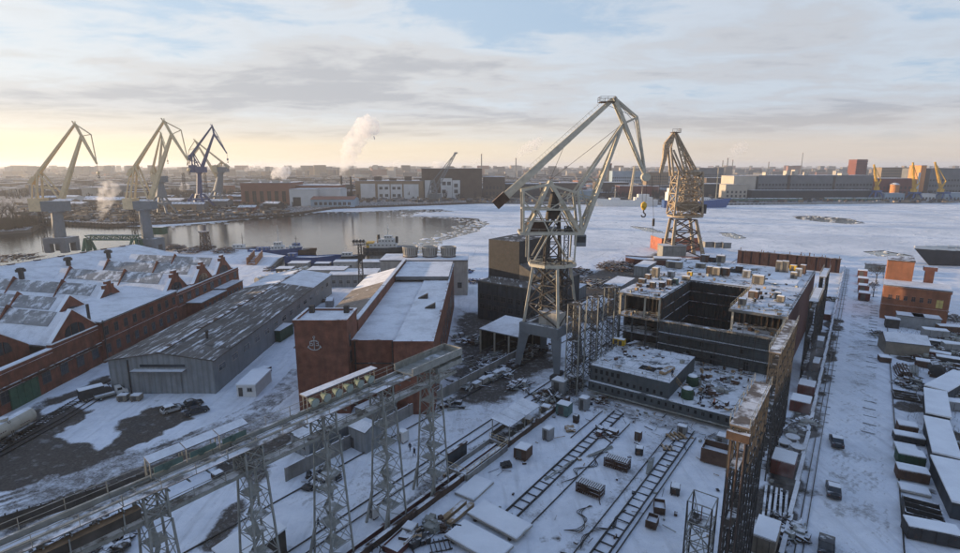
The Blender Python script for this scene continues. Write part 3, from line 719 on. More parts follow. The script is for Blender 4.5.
# ---------------------------------------------------------------- grey warehouse
gwh = empty('grey_warehouse', (-71, 112, 0), 0, 'long grey metal warehouse with worn low-pitched roof and wide front door', 'warehouse')
W2, D2, HE, HA = 11.6, 96.0, 7.7, 9.4
m = MB(); m.prof([(-W2,0,-0.3),(W2,0,-0.3),(W2,0,HE),(0,0,HA),(-W2,0,HE)], (0,0,0), (0,D2,0)); m.build('wall', M_greysheet, gwh)
for k in range(12):     # roof in sheeted lengths
    y0, y1 = k*8.0-0.4, k*8.0+7.6+(0.4 if k == 11 else 0.39)
    for sgn in (-1, 1):
        m = MB(); m.prof([(0,y0,HA+0.03),(sgn*(W2+0.6),y0,HE-0.06),(sgn*(W2+0.6),y0,HE+0.2),(0,y0,HA+0.3)], (0,0,0), (0,y1-y0,0))
        m.build('roof_sheet', M_snowroof if k >= 9 else M_oldroof, gwh)
m = MB(); m.box(-0.5,0.5,-0.4,D2,HA+0.25,HA+0.45); m.build('ridge_cap', M_rust, gwh)
m = MB(); m.box(-4.6,4.2,-0.12,-0.02,0,5.2)
for k in range(5): m.box(-4.6+k*2.2-0.06,-4.6+k*2.2+0.06,-0.18,-0.1,0,5.2)
m.build('door', M_greysheet, gwh)
m = MB(); m.box(-6.0,5.6,-1.6,0,5.5,5.75); m.build('canopy', M_snowroof, gwh)
m = MB(); m.box(-4.6,5.4,-0.1,-0.02,6.2,6.8); m.build('transom_window', M_glass, gwh)
for k in range(14): window(gwh, (W2+0.02, 4+k*6.6, 4.2), pi/2, 3.0, 1.4, M_frame)
m = MB(); m.tube((-W2*0.62,-0.2,0),(-W2*0.62,-0.2,7.9),0.14); m.build('drain_pipe', M_cranedark, gwh)
m = MB(); m.tube((4.6,12,8.8),(4.6,12,10.6),0.3); m.lathe((4.6,12,10.6),[(0.5,0),(0.5,0.25),(0.1,0.5)],8); m.build('roof_vent', M_cranedark, gwh)
block('low_store', 'low white-roofed store between the warehouse and the ship quay', (-54.02, 219.35, 0), 20, 14, 5.0, M_greysheet, M_snowroof, 0.05, 'store', win=[('f',-9,9,6,1.6,0,1,1.4,1.3)])
block('pump_house', 'small white flat-roofed house with a row of windows by the quay', (-67.21, 227.2, 0), 16, 9, 5.5, M_paleconc, M_snowroof, 0.0, 'house', win=[('f',-7.5,7.5,7,2.4,0,1,1.3,1.5)])

# ---------------------------------------------------------------- brick hall with the anchor
an = empty('anchor_building', (-32, 102.2, 0), 0, 'red brick hall with a tall blank tower carrying a pale anchor emblem', 'building')
m = MB(); m.box(-5.2,5.3,0,9,-0.3,19.4); tw = m.build('tower', M_brick2, an)
m = MB()
for x0,x1,y0,y1 in ((-5.4,5.5,-0.2,0.4),(-5.4,5.5,8.6,9.2),(-5.4,-4.8,0.4,8.6),(4.9,5.5,0.4,8.6)): m.box(x0,x1,y0,y1,19.4,20.0)
m.build('parapet', M_brick2, tw)
m = MB(); m.box(-4.8,4.9,0.4,8.6,19.42,19.55); m.build('roof', M_snowroof, tw)
for x in (-3.6, 3.7): m = MB(); m.cbox(x,7,19.5,1.0,1.0,1.6); m.build('vent', M_cranedark, tw)
# right part, stepped front wall and snow roof
HX0, HX1, HD = 5.4, 22.6, 86
m = MB(); m.box(HX0,14.6,3,HD,-0.3,14.4); m.build('wall', M_brick2, an)
m = MB(); m.box(14.605,HX1,-0.5,HD-0.01,-0.3,15.3); m.build('wall', M_brick2, an)
m = MB(); m.box(HX0,14.4,3.4,HD-0.4,14.41,14.75); m.build('roof', M_snowroof, an)
m = MB(); m.prof([(14.8,0,15.31),(HX1-0.4,0,15.31),(HX1-0.4,0,15.5),(14.8,0,15.5)], (0,0,0), (0,58,0)); m.build('roof', M_snowroof, an)
m = MB(); m.box(HX0+0.4,HX1-0.3,59,HD-0.5,15.5,16.6); m.build('roof_step', M_snowroof, an)
m = MB(); m.box(14.6,HX1+0.15,-0.65,-0.1,15.31,15.75); m.box(HX1-0.35,HX1+0.15,-0.1,HD,15.31,15.75); m.box(HX0,14.6,2.9,3.4,14.41,14.8); m.build('parapet', M_brick2, an)
m = MB(); m.box(HX0-0.7,HX0+0.1,9.2,HD,-0.3,17.2); m.build('fire_wall', M_brick2, an)
m = MB(); m.box(HX0-0.85,HX0+0.2,9.2,HD+0.3,17.2,17.45); m.build('coping', M_concrete, an)
# left lean part with brown roof
m = MB(); m.prof([(-8.5,10,-0.3),(-8.5,10,10.5),(4.65,10,14.2),(4.65,10,-0.3)], (0,0,0), (0,78,0)); m.build('wall', M_brick2, an)
for k in range(10):
    m = MB(); m.prof([(-9.1,9.7+k*7.86,10.55),(4.6,9.7+k*7.86,14.35),(4.6,9.7+k*7.86,14.65),(-9.1,9.7+k*7.86,10.85)], (0,0,0), (0,7.8,0)); m.build('roof_panel', M_snowroof if k > 6 else M_brownroof, an)
# dark roof hatches
for (x, y) in ((17.5, 27), (20.3, 17)):
    m = MB(); m.prof([(0,0,0),(2.6,0,0),(2.6,0,1.3)], (0,0,0), (0,1.6,0)); m.build('roof_hatch', M_cranedark, an, loc=(x-2, y+8, 15.5))
m = MB(); m.tube((6.1,2.8,0),(6.1,2.8,14.6),0.15); m.tube((13.9,2.8,0),(13.9,2.8,14.6),0.15); m.tube((5.8,2.7,9.8),(14.2,2.7,9.8),0.14); m.build('drain_pipe', M_cranedark, an)
for k in range(10): window(an, (HX1+0.02, 5+k*8, 4), pi/2, 3.2, 5.5, M_darkframe)
for z in (10.5, 14.0): window(an, (5.32, 2.2, z), pi/2, 1.2, 2.2, M_darkframe)
# anchor emblem with two letters
M_emblem = mat('emblem_metal', (0.42, 0.43, 0.43), 0.5, 0.1, 1.0)
em = MB(); ey = -0.12; ex, ez, es = -1.3, 13.7, 0.64
def eb(a, b_, w=0.2): em.bar((ex+a[0]*es, ey, ez+a[1]*es), (ex+b_[0]*es, ey, ez+b_[1]*es), 0.12, w*es)
eb((0,0.0),(0,3.9),0.3); eb((-0.95,3.1),(0.95,3.1),0.22)
for k in range(8):
    a0, a1 = 2*pi*k/8, 2*pi*(k+1)/8; eb((0.32*cos(a0),4.25+0.32*sin(a0)),(0.32*cos(a1),4.25+0.32*sin(a1)),0.14)
arc = [(1.9*sin(a), 1.35-1.35*cos(a)) for a in np.linspace(-1.25, 1.25, 11)]
for a, b_ in zip(arc[:-1], arc[1:]): eb(a, b_, 0.26)
for s_ in (-1, 1): eb((s_*1.8,0.95),(s_*2.2,0.75),0.2); eb((s_*1.8,0.95),(s_*1.75,1.5),0.2); eb((s_*2.2,0.75),(s_*1.75,1.5),0.18)
for a, b_ in (((-1.35,1.5),(-1.35,2.8)),((-1.35,2.8),(-0.5,2.8)),((-1.35,1.5),(-0.5,1.5)),((-1.35,2.2),(-0.55,2.2)),((-0.5,1.5),(-0.45,2.1)),
              ((0.5,2.8),(1.25,2.75)),((1.25,2.75),(1.3,2.25)),((0.7,2.15),(1.25,2.2)),((1.3,2.1),(1.35,1.6)),((0.45,1.5),(1.35,1.5))): eb(a, b_, 0.17)
em.build('anchor_emblem', M_emblem, an)
# small lean cabins and tanks at the tower foot
# ---------------------------------------------------------------- cooling towers on their long house
ct = empty('cooling_house', (-22, 205, 0), 0, 'pale concrete house carrying three squat round cooling towers', 'building')
m = MB(); m.box(-17,17,0,15,-0.3,13.6); m.build('wall', M_paleconc, ct)
m = MB(); m.box(-17.3,17.3,-0.3,15.3,13.61,14.1); m.build('roof', M_snowroof, ct)
for x in (-6.2, 1.7, 9.2):
    m = MB(); m.lathe((x,8,14.1),[(2.8,0),(2.8,0.9),(3.15,3.8),(3.2,4.1),(3.05,4.1),(2.95,3.7),(2.6,1.1)],20); t_ = m.build('cooling_tower', M_paleconc, ct, smooth=False)
    m = MB()
    for k in range(20):
        a = 2*pi*k/20; m.bar((x+2.85*cos(a),8+2.85*sin(a),15.0),(x+3.2*cos(a),8+3.2*sin(a),18.0),0.13)
    m.lathe((x,8,14.1),[(3.0,0),(3.0,0.45)],20); m.build('rib', M_rust, t_)
    m = MB(); m.box(x-2.2,x+2.2,-0.12,-0.02,9.4,9.9); m.tube((x,-0.2,8.0),(x,-0.2,9.6),0.35); m.build('inlet', M_rust, ct)
wins(ct, 34, 15, ('f', -16, 16, 8, 3.0, 0, 1, 1.6, 2.0, M_darkframe))

M_darksteel = mat('dark_steel', (0.04, 0.04, 0.042), 0.75, 0.25, 0.9, snow=0.4, rust=0.25)
# ---------------------------------------------------------------- slipway floor, tracks, walls
def yard(name, s, t, label, cat, z=0.0, group=None, rot=0.0):
    """Empty in slipway axes: local x = across (t), local y = along (s)"""
    return empty(name, Y(s, t, z), RZ + rot, label, cat, group)
def ybox(m, s0, s1, t0, t1, z0, z1, o=(0, 0)): m.box(t0-o[1], t1-o[1], s0-o[0], s1-o[0], z0, z1)
O0 = Y(0, 0)
# built-up edge of the slip: rusty kerb beams and walls either side
for (t0, t1, s0, s1, h, mt_, lb) in ((-48.9, -48.3, 35, 99, 0.9, M_rust, 'low rusty steel wall along the crane-track side of the slipway'),
                                     (-50.6, -50.1, 33, 74, 0.55, M_redlead, 'low red-brown kerb wall between the gantry towers')):
    o = yard('kerb_wall', s0, t0, lb, 'wall'); L_ = s1-s0; n = int(L_/6)
    for k in range(n):
        m = MB(); m.box(0, t1-t0, k*L_/n+0.03, (k+1)*L_/n-0.03, -0.3, h); m.build('wall_panel', mt_, o)
# crane and railway rails, each rail a thing of the yard
def rail_line(name, pts, label, z=0.05, w=0.14, h=0.16):
    m = MB()
    for a, b_ in zip(pts[:-1], pts[1:]): m.bar((a[0],a[1],z), (b_[0],b_[1],z), w, h)
    return tag(m.build(name, M_rail), label, 'rail', 'rails in the yard')
rail_line('crane_rail', [Y(20,-67.8), Y(330,-67.8)], 'dark crane rail beside the grey fence', w=0.17)
rail_line('crane_rail', [Y(20,-56.9), Y(330,-56.9)], 'dark crane rail next to the gantry towers', w=0.17)
rail_line('crane_rail', [Y(28,-54.8), Y(96,-54.8)], 'inner dark rail close to the gantry tower feet', w=0.13)
rail_line('pier_rail', [Y(40,9.0), Y(318,7.4)], 'dark pier rail on the storage-yard side', w=0.17, h=0.18)
rail_line('pier_rail', [Y(40,-2.4), Y(318,-7.0)], 'pier rail on the slipway side', w=0.15)
rail_line('pier_rail', [Y(40,-1.5), Y(318,-6.2)], 'second pier rail on the slipway side', w=0.12)
for k, (x, lb) in enumerate(((-88.4, 'rail under the tank wagons, factory side'), (-86.88, 'rail under the tank wagons, warehouse side'))):
    rail_line('railway_rail', [(x, 62), (x, 215)], lb)
for k, (x, lb) in enumerate(((-84.6, 'second track rail, factory side, running in front of the warehouse'), (-83.08+0.0, 'second track rail nearest the warehouse'))):
    rail_line('railway_rail', [(x-9+6, 62), (x, 100), (x-0.2, 111), (x-0.6, 215)], lb)
# sleepers stand proud of the snow near the wagons
m = MB(); m.box(-1.25,1.25,-0.13,0.13,0,0.1); sl = None
slp = empty('railway_sleepers', (-87.6, 85, 0), 0, 'snow-dusted sleepers of the track in front of the tank wagons', 'sleepers')
for k in range(34):
    if sl is None: sl = m.build('sleeper', M_oldwood, slp); sl.location = (0, 0, -0.06)
    else: share(sl, slp, (0, k*0.62*1.1, -0.06))
# ladder-like keel tracks on the slip: two rails with cross ties
def keel_track(s0, s1, ta, tb, label, n):
    o = yard('keel_track', s0, ta, label, 'track'); L_ = s1-s0
    m = MB(); m.box(-0.07,0.07,0,L_,-0.2,0.24); m.build('rail', M_rail, o)
    m = MB(); m.box(tb-ta-0.07,tb-ta+0.07,0,L_,-0.2,0.24); m.build('rail', M_rail, o)
    m = MB(); m.box(0.08,tb-ta-0.08,-0.045,0.045,-0.1,0.1); p = None
    for k in range(n):
        y = (k+0.5)*L_/n
        if p is None: p = m.build('cross_tie', mat('snowy_tie_steel', (0.06,0.06,0.062), 0.7, 0.3, 1.0, snow=0.45), o, loc=(0, y, 0))
        else: share(p, o, (0, y + R.uniform(-0.15, 0.15), 0))
    return o
keel_track(57.5, 99.5, -38.4, -36.4, 'dark ladder-like keel track next to the snowy slab on the slipway', 21)
keel_track(46, 100, -24.6, -22.6, 'dark ladder-like keel track in the middle of the slipway near the gas bottles', 27)
for (s0, s1, t_, lb) in ((58,96,-33.9,'single dark slip rail beside the slack hoses'), (46,98,-21.9,'single slip rail hugging the middle keel track'), (48,99,-26.4,'thin slip rail in front of the bottle crates'), (84,98,-40.6,'short dark slip rail near the pale cabins')):
    rail_line('slip_rail', [Y(s0, t_), Y(s1, t_+0.2)], lb, z=0.08, w=0.11, h=0.2)
# big snowy slabs across the track
for s, t, w, d, z, rot, lb in ((55.8,-37.6,8.8,3.9,0.9,-0.06,'snow-covered pale slab lying across the keel track'), (50.6,-37.4,8.6,4.2,0.8,-0.04,'second snow-covered slab at the bottom edge of the slipway'),
                               (60.6,-45.6,3.6,5.8,0.25,0.05,'snowy pallet sheet lying by the rusty wall')):
    o = yard('concrete_slab', s, t, lb, 'slab', rot=rot)
    m = MB(); m.box(-w/2,w/2,-d/2,d/2,z-0.35,z); m.build('slab', M_paleconc, o)
    m = MB(); m.box(-w/2+0.1,w/2-0.12,-d/2+0.08,d/2-0.1,z+0.003,z+0.13); m.build('snow_cover', M_snow, o)
    for sx in (-1, 1):
        m = MB(); m.box(sx*w*0.35-0.2,sx*w*0.35+0.2,-d/2+0.1,d/2-0.1,0,z-0.35); m.build('bearer', M_oldwood, o)

# ---------------------------------------------------------------- elevated lamp gantry on lattice towers
gan = yard('lamp_gantry', 0, -52, 'long elevated steel walkway on five grey lattice towers crossing the yard', 'gantry')
tower_s = [17.9, 27.8, 37.8, 47.6, 57.3]
for k, s in enumerate(tower_s):
    m = MB(); lattice(m, (0.6, s, 0), 3.7, 2.4, 17.2, 7, 0.2, 0.08, 3.4, 2.0, brace=False); t_ = m.build('tower', M_galv, gan)
    m = MB(); lattice(m, (0.6, s, 0), 3.7, 2.4, 17.2, 7, 0.2, 0.075, 3.4, 2.0, legs=False, cross='z')
    m.build('bracing', M_galv, t_, kind='stuff')
    m = MB()
    for j in range(1, 7):
        f = j/7; w = 3.7-1.3*f; m.box(0.6-w/2+0.15+(0.7 if j % 2 else 0), 0.6+w/2-0.15-(0 if j % 2 else 0.7), s-0.9, s+0.8, 17.2*f-0.03, 17.2*f+0.03)
        f2 = (j+1)/7; m.bar((0.6-w/4 if j % 2 else 0.6+w/4, s-0.3, 17.2*f), (0.6+w/4 if j % 2 else 0.6-w/4, s-0.3, 17.2*f2), 0.5, 0.08)
    m.build('stair', M_galv, t_)
    m = MB(); lattice(m, (0.1, s, 17.2), 2.6, 2.4, 3.2, 2, 0.2, 0.1, 2.0, 2.0); m.build('tower_head', M_galv, t_)
    for a in (-1, 1):
        m = MB(); m.bar((0.6+a*1.9, s-2.6, -0.2), (0.6+a*1.75, s-1.4, 4.3), 0.3); m.build('leg', M_galv, t_)
def deck(m, s0, s1, x0, x1, z0, z1): m.box(x0, x1, s0, s1, z0, z1)
M_plank = mat('walkway_planks', (0.17,0.16,0.145), 0.85, 0.3, 0.8, snow=0.55)
for k in range(7):
    s0, s1 = -4+k*9.6, -4+(k+1)*9.6-0.05
    for x, nm in ((-1.45, 'rail_girder'), (0.55, 'rail_girder')):
        m = MB(); m.box(x-0.14,x+0.14,s0,s1,20.05,20.6); g_ = m.build(nm, M_galv, gan)
    m = MB(); m.box(0.72,1.75,s0,s1,20.42,20.52); m.build('walkway_deck', M_plank, gan)
    m = MB(); m.box(-1.2,0.3,s0,s1,20.05,20.12); m.build('trough_floor', M_plank, gan)
    m = MB()
    for j in range(5):
        y = s0+j*(s1-s0)/4.999; m.bar((-1.45,y,20.0),(1.75,y,20.0),0.12)
        if j < 4: m.bar((-1.45,y,20.0),(0.55,y+(s1-s0)/5,20.0),0.08)
    m.build('cross_beam', M_galv, gan, kind='stuff')
    m = MB(); railing(m, [(-1.6,s0,20.6),(-1.6,s1,20.6)], 1.15, 2.4, 0.05); railing(m, [(1.75,s0,20.5),(1.75,s1,20.5)], 1.15, 2.4, 0.05); m.build('railing', M_galv, gan)
    m = MB(); m.box(-0.3,0.8,s0,s1,17.6,17.7); m.build('lower_deck', M_plank, gan)
    m = MB(); railing(m, [(0.8,s0,17.7),(0.8,s1,17.7)], 1.0, 2.4, 0.05); m.box(0.81,0.93,s0,s1,17.3,17.7); m.box(-0.5,-0.38,s0,s1,17.3,17.7); m.build('lower_railing', M_galv, gan)
m = MB(); m.box(-1.7,1.9,57.5,63.4,19.2,20.0); m.box(-1.8,-1.65,52,63.4,20.62,21.7); m.box(1.8,1.95,52,63.4,20.55,21.7); m.box(-1.65,1.8,63.25,63.4,20.0,21.7); m.box(-1.65,1.8,52,63.25,20.62,20.7); m.build('end_bin', M_galv, gan)
# lamp row under a narrow snowy roof
for (s0, s1, n, col, nm) in ((36.3, 47.2, 6, M_teal, 'a'),):
    m = MB(); m.box(-1.85,-0.55,s0-0.3,s1+0.4,22.55,22.72); m.build('lamp_roof', M_snowroof, gan)
    for k in range(5):
        y = s0+(s1-s0)*k/4; m = MB(); m.bar((-1.6,y,20.5),(-1.6,y,22.6),0.08); m.bar((-0.8,y,20.5),(-0.8,y,22.6),0.08); m.build('roof_post', M_galv, gan)
    for k in range(n):
        y = s0+(s1-s0)*(k+0.5)/n; m = MB()
        m.tube((-1.2,y,21.6),(-0.45,y,21.45),0.35,0.62,12); m.tube((-1.5,y,21.65),(-1.2,y,21.6),0.3,0.35,10); l_ = m.build('floodlight', M_teal, gan)
        m = MB(); m.tube((-0.45,y,21.45),(-0.38,y,21.435),0.55,0.55,12); m.build('lens', mat('lamp_glass', (0.35,0.42,0.40), 0.15, 0.1, 1, bump=0), l_)
for k in range(3):
    s0 = 18.6+k*3.4
    m = MB(); m.prof([(-2.1,s0,22.3),(-0.9,s0,22.0),(-0.9,s0,22.12),(-2.1,s0,22.42)], (0,0,0), (0,3.3,0)); m.build('shelter_roof', M_snowroof, gan)
    m = MB(); m.bar((-1.9,s0,20.5),(-1.9,s0,22.25),0.1); m.bar((-0.9,s0,20.5),(-0.9,s0,22.0),0.1); m.bar((-1.9,s0+3.2,21.6),(-1.9,s0+0.1,21.6),0.08); m.build('roof_post', M_galv, gan)
    m = MB(); m.box(-1.0,-0.92,s0+0.3,s0+3.0,20.9,21.5); m.tube((-1.2,s0+1.5,21.2),(-0.9,s0+1.5,21.1),0.3,0.45); m.build('wind_panel', M_teal, gan)
# brown boarded duct hung under the left end
m = MB(); m.box(1.2,1.95,2,16.4,18.8,19.7); m.build('boarded_duct', M_oldwood, gan)
m = MB(); m.box(1.15,2.0,2,16.4,19.71,19.8); m.build('duct_cover', mat('rusty_duct_top', (0.30,0.20,0.12), 0.8, 0.35, 0.7, snow=0.15), gan)
m = MB()
for k in range(4): m.bar((1.08,3+k*4,18.5),(1.08,3+k*4,20.3),0.1); m.bar((2.08,3+k*4,18.5),(2.08,3+k*4,20.0),0.1); m.bar((1.08,3+k*4,18.7),(2.08,3+k*4,18.7),0.1)
m.build('duct_hanger', M_galv, gan)
m = MB(); m.tube((-1.9,-6,19.2),(-1.9,60,19.2),0.16,n=8); m.build('pipe', M_rust, gan)

# ---------------------------------------------------------------- lattice scaffold towers beside the hull
for s, t, h, lb in ((103.2,-49.6,20.6,'nearest of the three tall lattice scaffold towers beside the hull block'), (113.5,-49.9,20.2,'middle one of the three tall lattice scaffold towers beside the hull'), (127.5,-51.6,19.6,'farthest of the three lattice scaffold towers, against the open hull deck')):
    o = yard('scaffold_tower', s, t, lb, 'scaffold', group='scaffold towers')
    m = MB(); lattice(m, (0,0,0), 3.0, 2.8, h, 10, 0.2, 0.1, brace=False); m.build('leg_frame', M_galv, o)
    m = MB(); lattice(m, (0,0,0), 3.0, 2.8, h, 10, 0.2, 0.09, legs=False); m.build('bracing', M_brace, o, kind='stuff')
    for k in range(2, 11, 4):
        m = MB(); m.box(-1.3,1.3,-1.3,1.3,h*k/10,h*k/10+0.06); m.build('platform', M_oldwood, o)
    m = MB(); lattice(m, (0.2,0.2,0), 1.2, 1.2, h+0.6, 14, 0.1, 0.06, cross='z'); m.build('ladder_cage', M_brace, o)

# ---------------------------------------------------------------- ship hull under construction
hull = yard('ship_hull', 105, -46.5, 'unfinished grey ship hull block with open hold and snowy decks on the slipway', 'ship hull')
def hb(s0, s1, t0, t1, z0, z1, name, mt_, par=None):
    m = MB(); m.box(t0+46.5, t1+46.5, s0-105, s1-105, z0, z1); return m.build(name, mt_, par or hull)
def ports(par, s, t0, t1, n, z, w, h, m_=M_dark):
    m = MB(); m.box(-w/2, w/2, -0.05, 0.02, 0, h); p = None
    for k in range(n):
        l_ = (t0 + (t1-t0)*(k+0.5)/n + 46.5, s-105, z)
        if p is None: p = m.build('opening', m_, par, loc=l_)
        else: share(p, par, l_)
# keel blocks
kb = None
for i in range(10):
    for j in range(2):
        if kb is None: kb = hb(106, 107.2, -45.5, -44.4, -0.1, 0.95, 'keel_block', M_oldwood); kb0 = kb
        else: share(kb0, hull, (i*3.2, j*3.0, 0))
# double bottom
M_deck = mat('mottled_deck', (0.10, 0.11, 0.112), 0.75, 0.3, 0.8, snow=0.66, rust=0.25, bump=0.2)
db = hb(104.2, 141, -46.6, -13.6, 0.96, 3.1, 'double_bottom', M_hull); hb(104.2, 141, -46.6, -13.6, 3.101, 3.2, 'bottom_plating', M_deck, db)
hb(104.0, 104.19, -46.8, -13.4, 0.9, 1.15, 'bottom_lip', M_galv, db)
ports(db, 104.2, -46, -14.2, 22, 1.9, 0.5, 0.75)
m = MB()
for k in range(33): m.box(k*1.0+0.3, k*1.0+0.42, -0.86, -0.8, 1.2, 3.1)
m.build('stiffener', M_hull, db, kind='stuff')
# front block
fb = hb(105, 124, -46.6, -29.2, 3.21, 6.6, 'deck_block', M_hull); hb(105, 124, -46.6, -29.2, 6.601, 6.7, 'block_deck', M_deck, fb)
ports(fb, 105, -45.8, -39.5, 5, 5.1, 0.62, 0.95); ports(fb, 105, -45.8, -30, 11, 3.7, 0.5, 0.75)
m = MB()
for k in range(14): m.box(k*1.25+0.5, k*1.25+0.56, -0.05, -0.01, 3.3, 6.6)
m.build('stiffener', M_hull, fb, kind='stuff')
hb(109, 111.6, -37.2, -33.8, 6.71, 6.76, 'hatch', M_dark, fb)
m = MB(); m.lathe((-33.2+46.5, 6.6, 6.71), [(0.8,0),(0.8,0.06)], 14); m.build('manhole', M_dark, fb)
m = MB(); railing(m, [(0.1,0.2,6.7),(0.1,19,6.7)], 1.1, 2.2, 0.05); railing(m, [(0.1,0.2,6.7),(17.2,0.2,6.7)], 1.1, 2.4, 0.05); m.build('railing', M_galv, fb)
# deck plating seams
m = MB()
for k in range(1,9): m.box(k*1.95-0.04,k*1.95+0.04,0.1,19,6.7,6.735)
for k in range(1,5): m.box(0,17.2,k*3.8-0.04,k*3.8+0.04,6.7,6.733)
m.build('plating_seam', M_hull, fb, kind='stuff')
# transverse bulkhead of the hold with ribs
ZT, ZU = 11.7, 17.5
def ribs_on(par, s, t0, t1, n, z0, z1, mt_, d=0.32):
    p = None
    for k in range(n):
        l_ = (t0 + (t1-t0)*(k+0.5)/n + 46.5, s-105, 0)
        if p is None:
            m = MB(); m.box(-0.06, 0.06, -d, 0, z0, z1); p = m.build('rib', mt_, par, loc=l_)
        else: share(p, par, l_)
bk = hb(131.2, 131.8, -40.1, -12.6, 3.21, ZT, 'bulkhead', M_hull)
M_edge = mat('worn_edge_plank', (0.19,0.18,0.16), 0.8, 0.25, 1, snow=0.45)
hb(130.7, 132.4, -40.1, -24, ZT+0.01, ZT+0.25, 'coaming', M_edge, bk)
ribs_on(bk, 131.2, -40, -12.7, 30, 3.3, ZT-0.1, M_hull)
for z in (6.0, 8.9): hb(130.5, 131.19, -40.1, -12.6, z, z+0.14, 'stringer', M_hull, bk)
for t_ in (-33.0, -27.4, -20, -15.4): hb(130.98, 131.18, t_, t_+0.9, 3.3, 5.3, 'opening', M_dark, bk)
for t_ in (-38, -30, -21): hb(130.95, 131.17, t_, t_+0.7, 7.2, 8.2, 'opening', M_dark, bk)
# left wing: open decks on posts
lw = hb(130.6, 157, -51.4, -40.2, ZU, ZU+0.3, 'upper_deck', M_deck)
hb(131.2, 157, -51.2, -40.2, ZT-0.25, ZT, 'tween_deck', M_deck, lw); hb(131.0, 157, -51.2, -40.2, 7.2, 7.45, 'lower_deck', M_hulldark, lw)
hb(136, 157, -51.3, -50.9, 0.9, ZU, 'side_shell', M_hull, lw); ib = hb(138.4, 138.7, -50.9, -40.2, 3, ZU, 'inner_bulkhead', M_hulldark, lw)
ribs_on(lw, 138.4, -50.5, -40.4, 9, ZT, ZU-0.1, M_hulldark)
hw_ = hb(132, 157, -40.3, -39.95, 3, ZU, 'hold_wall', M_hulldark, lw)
for s, t_ in ((131.3,-44.4), (131.3,-50.9), (131.3,-40.7)): hb(s, s+0.4, t_, t_+0.4, ZT, ZU, 'post', M_crane, lw)
for s, t_ in ((131.3,-50.9), (131.3,-47.4), (131.3,-43.8), (131.3,-40.7)):
    hb(s, s+0.35, t_, t_+0.35, 3.2, 7.2, 'post', M_hull, lw); hb(s, s+0.35, t_, t_+0.35, 7.45, ZT-0.25, 'post', M_hull, lw)
m = MB(); railing(m, [(-4.7,26.3,ZT),(6.2,26.3,ZT)], 1.1, 2, 0.06); railing(m, [(-4.7,26.3,7.45),(6.2,26.3,7.45)], 1.1, 2, 0.06); railing(m, [(-4.8,25.8,ZU+0.3),(6.2,25.8,ZU+0.3)], 1.1, 2.5, 0.05); m.build('railing', M_brace, lw)
hb(130.4, 130.59, -51.5, -40.1, ZU-0.25, ZU+0.3, 'deck_edge', M_edge, lw); hb(131.0, 131.19, -51.3, -40.1, ZT-0.3, ZT+0.05, 'deck_edge', M_edge, lw)
m = MB()
for k in range(9): m.box(-4.6+k*1.25,-4.48+k*1.25,26,51,ZU-0.4,ZU-0.01)
m.build('deck_beam', M_hulldark, lw, kind='stuff')
# hold: floor, side and back walls
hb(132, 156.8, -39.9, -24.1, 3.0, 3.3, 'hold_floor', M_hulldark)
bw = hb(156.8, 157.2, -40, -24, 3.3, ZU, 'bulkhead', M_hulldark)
ribs_on(bw, 156.8, -39.8, -24.2, 16, 3.3, ZU-0.1, M_hulldark, 0.4)
for z in (7.4, 11.7, 14.6): hb(156.2, 156.79, -39.9, -24.1, z, z+0.15, 'stringer', M_rust, bw)
m = MB(); r = random.Random(2)
for k in range(9): m.box(6.56,6.62,28+k*3.0,28.1+k*3.0,3.3,ZU-0.1)
for z in (7.4, ZT, 14.6): m.box(6.56,6.8,27.2,51.6,z,z+0.12)
m.build('wall_rib', M_rust, hw_, kind='stuff')
# right wing
rw = hb(129.9, 157, -24.0, -12.2, ZU, ZU+0.3, 'upper_deck', M_deck)
hb(130.2, 157, -23.9, -12.4, 12.2, 12.45, 'tween_deck', M_deck, rw); ib = hb(138.5, 138.8, -23.9, -12.6, 12.45, ZU, 'inner_bulkhead', M_hulldark, rw)
ribs_on(ib, 138.5, -23.7, -12.8, 9, 12.5, ZU-0.1, M_rust)
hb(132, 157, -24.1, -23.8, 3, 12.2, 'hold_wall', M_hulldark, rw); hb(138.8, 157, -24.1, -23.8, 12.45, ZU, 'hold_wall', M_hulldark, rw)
hb(130.4, 193, -12.55, -12.2, 0.9, ZU, 'side_shell', M_redlead, rw)
for s, t_ in ((130.4,-23.6), (130.4,-13.2)): hb(s, s+0.5, t_, t_+0.5, 12.45, ZU, 'post', M_crane, rw)
for t_ in (-23.6, -19.8, -16.2, -13.2): hb(130.4, 130.8, t_, t_+0.4, ZT+0.26, 12.2, 'post', M_hull, rw)
hb(129.6, 129.89, -24.1, -12.1, ZU-0.3, ZU+0.32, 'deck_edge', M_edge, rw); hb(129.9, 130.19, -24.1, -12.2, 12.0, 12.5, 'deck_edge', M_edge, rw)
m = MB(); railing(m, [(22.6,25.1,ZU+0.3),(34.2,25.1,ZU+0.3)], 1.1, 2.0, 0.06); railing(m, [(22.6,25.1,ZU+0.3),(22.6,51,ZU+0.3)], 1.1, 2.5, 0.06); m.build('railing', M_yellow, rw)
